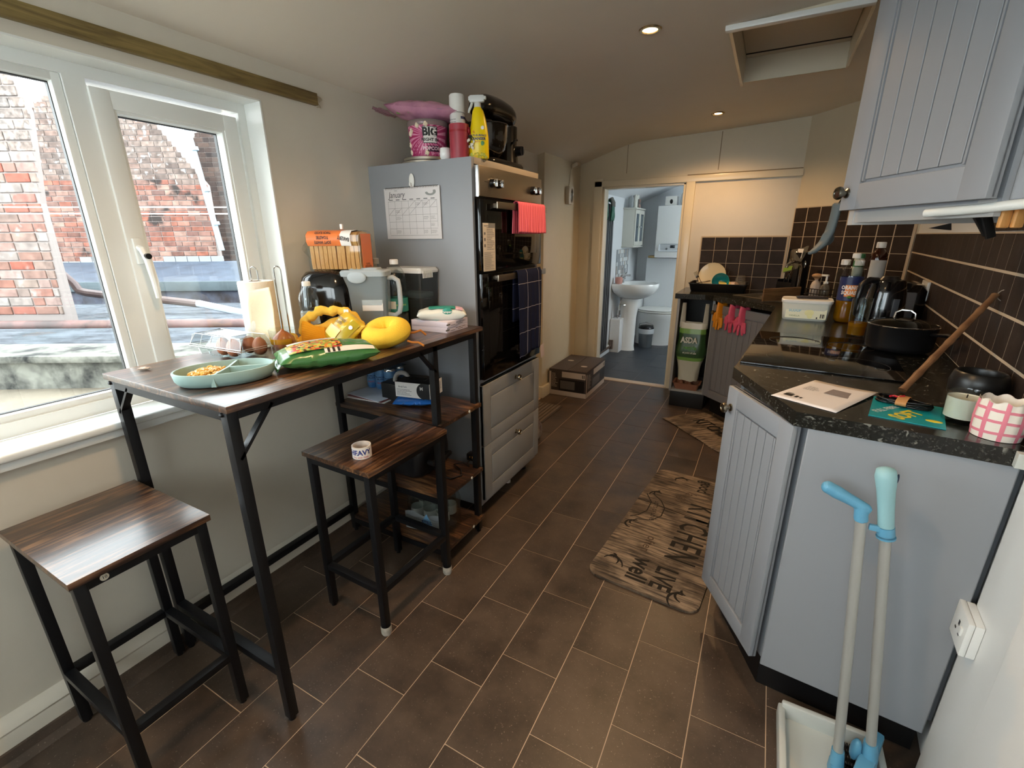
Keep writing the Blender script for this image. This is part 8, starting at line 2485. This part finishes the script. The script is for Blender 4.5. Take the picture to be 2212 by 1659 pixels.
for x in (-0.07, 0.07):
    b.cyl((x, -0.06, 0.87), (x, -0.06, 0.90), 0.014); b.tube([(x, -0.06, 0.90), (x, -0.09, 0.93)], 0.007, 8)
b.tube([(0, -0.05, 0.87), (-0.01, -0.05, 0.98), (0.03, -0.05, 0.985), (0.03, -0.05, 0.96)], 0.005, 8)
b.done('mixer_tap', M_CHROME, bs_)
tag(B().lathe([(0, 0), (0.036, 0), (0.042, 0.01), (0.044, 0.06), (0.036, 0.075), (0, 0.078)], 24).done('soap_pot', mat('pink_soap_pot', '#b98880', 0.5), loc=(-1.50, 5.38, 0.8125)), 'dusty pink pot on the near corner of the basin', 'pot')
bp2 = thing('pipe_boxing', 'white boxed pipe casing beside the basin pedestal', 'boxing', (-1.50, 5.40, 0))
B().box(-0.062, 0.055, -0.06, 0.10, 0, 0.40, 0.003).done('box', M_BATHWALL, bp2)
b = B().tube([(0.0, 0.02, 0.40), (0.0, 0.02, 0.52), (0.02, 0.04, 0.60), (0.03, 0.08, 0.66)], 0.007, 8); b.tube([(0.02, 0.0, 0.42), (0.02, 0.0, 0.56), (0.07, 0.06, 0.56)], 0.010, 8); b.cyl((0.02, 0.0, 0.45), (0.02, 0.0, 0.50), 0.018)
b.done('pipework', M_CHROME, bp2)
tl_ = thing('toilet', 'white toilet with closed seat beyond the basin', 'toilet', (-1.56, 6.04, 0), R(90))
b = B(); b.box(-0.19, 0.19, -0.17, 0, 0.40, 0.76, 0.02); b.box(-0.20, 0.20, -0.18, 0, 0.76, 0.79, 0.01); b.done('cistern', M_WHITECER, tl_, smooth=40)
def ov(kx, ky, cy, n=24):
    return [(kx * math.cos(2 * PI * i / n), cy + ky * math.sin(2 * PI * i / n)) for i in range(n)]
b = B(); loft(b, [(ov(0.115, 0.22, -0.36), 0.0), (ov(0.11, 0.22, -0.36), 0.05), (ov(0.12, 0.23, -0.37), 0.20), (ov(0.165, 0.26, -0.40), 0.33), (ov(0.185, 0.265, -0.41), 0.40), (ov(0.185, 0.265, -0.41), 0.415)]); b.done('pan', M_WHITECER, tl_, smooth=60)
b = B(); loft(b, [(ov(0.19, 0.265, -0.415), 0.418), (ov(0.195, 0.27, -0.415), 0.428), (ov(0.19, 0.265, -0.415), 0.436)]); loft(b, [(ov(0.188, 0.263, -0.415), 0.440), (ov(0.193, 0.268, -0.415), 0.452), (ov(0.17, 0.24, -0.415), 0.462)]); b.done('seat', M_WHITEPL, tl_, smooth=50)
bn = thing('pedal_bin', 'small steel pedal bin with black lid beside the toilet', 'bin', (-1.235, 5.82, 0))
B().lathe([(0, 0.003), (0.078, 0.0), (0.08, 0.01), (0.092, 0.225), (0, 0.225)], 28).done('bin_body', mat('grey_steel_bin', '#8d9296', 0.3, 0.8), bn, smooth=40)
B().lathe([(0.094, 0.222), (0.095, 0.245), (0.075, 0.268), (0, 0.275)], 28).done('bin_lid', M_BLACKPL, bn, smooth=60)
B().lathe([(0.0935, 0.175), (0.097, 0.20), (0.0965, 0.235)], 28).done('liner', mat('white_liner', '#c9ced2', 0.5), bn, smooth=60)
b = B().tube([(-0.09, 0, 0.225), (-0.08, -0.02, 0.29), (0.0, -0.03, 0.315), (0.08, -0.02, 0.29), (0.09, 0, 0.225)], 0.004, 8); b.done('carry_handle', M_CHROME, bn)
bo = thing('boiler', 'white wall hung boiler with a small control panel in the bathroom', 'boiler', (-1.25, 6.235, 1.085))
B().box(0, 0.42, -0.24, 0.22, 0, 0.60, 0.012).done('casing', M_WHITECER, bo)
B().box(0.05, 0.39, -0.2415, -0.239, 0.075, 0.165, 0.02).done('control_panel', mat('panel_pale_grey', '#c3c9cf', 0.35), bo)
B().box(0.18, 0.235, -0.2435, -0.240, 0.115, 0.148, 0.002).done('display', mat('dark_display', '#29323a', 0.2), bo)
b = B()
for x in (0.14, 0.28):
    b.cyl((x, -0.24, 0.105), (x, -0.247, 0.105), 0.014, 0.012, 18)
b.done('control_dial', MATS['grey_pump'], bo)
struct(B().box(-1.57, -1.25, 6.0, 6.24, 1.045, 1.085, 0.002).done('trim_boiler_ledge', M_BATHWALL)) if False else None
t = thing('small_white_box', 'small white box with dark print on top of the boiler', 'box', (-1.13, 6.12, 1.6855))
B().box(-0.055, 0.075, -0.06, 0.06, 0, 0.105, 0.003).done('carton', M_WHITEPL, t)
B().ball((0.015, -0.061, 0.045), 0.02, 14, None, (0.9, 0.1, 1.3)).done('dark_print', M_INK, t)
t = thing('white_helmet', 'round white lidded tub on top of the boiler', 'tub', (-0.92, 6.14, 1.6855))
B().lathe([(0, 0), (0.09, 0), (0.105, 0.05), (0.10, 0.12), (0.07, 0.17), (0, 0.185)], 28).done('tub_body', M_WHITECER, t, smooth=60)
B().box(-0.055, 0.055, -0.101, -0.08, 0.03, 0.05, 0.006).done('grey_band', mat('pale_grey_band', '#a9b0b6', 0.5), t)
t = thing('folded_cloth', 'folded ochre cloth on the ledge beside the boiler', 'cloth', (-1.325, 6.27, 1.071))
B().box(-0.055, 0.06, -0.03, 0.10, 0, 0.028, 0.010).done('cloth', mat('ochre_cloth', '#b59a6a', 0.9), t)

# ---------------------------------------------------------------- lamps
def downlight(x, y, label, on=True):
    z = ceil_z(x)
    t = thing('downlight', label, 'light', (x, y, z - 0.001), 0, 'recessed ceiling downlights')
    B().lathe([(0.028, 0.0), (0.030, -0.004), (0.040, -0.004), (0.044, 0.001), (0.040, 0.003), (0.028, 0.0)], 28).done('bezel', mat('downlight_bezel', '#c9b48a', 0.25, 0.9), t)
    B().lathe([(0, 0.0), (0.028, 0.0)], 24).done('lamp', mat('lamp_glow', '#ffd9a0', 0.5, emit='#ffd190', estr=40.0), t, flip=False)
    ld = bpy.data.lights.new('halogen', 'SPOT')
    ld.energy = DOWNLIGHT_W
    ld.color = (1.0, 0.62, 0.30)
    ld.spot_size = R(150)
    ld.spot_blend = 0.6
    ld.shadow_soft_size = 0.028
    lo = bpy.data.objects.new('halogen', ld)
    put(lo, t)
    lo.location = (0, 0, -0.012)
downlight(-0.53, 2.12, 'lit recessed downlight nearest the loft hatch')
downlight(-0.43, 3.66, 'lit recessed downlight near the bathroom doorway')
downlight(-0.63, 0.57, 'lit recessed downlight over the near end of the table')
bpy.context.view_layer.update()
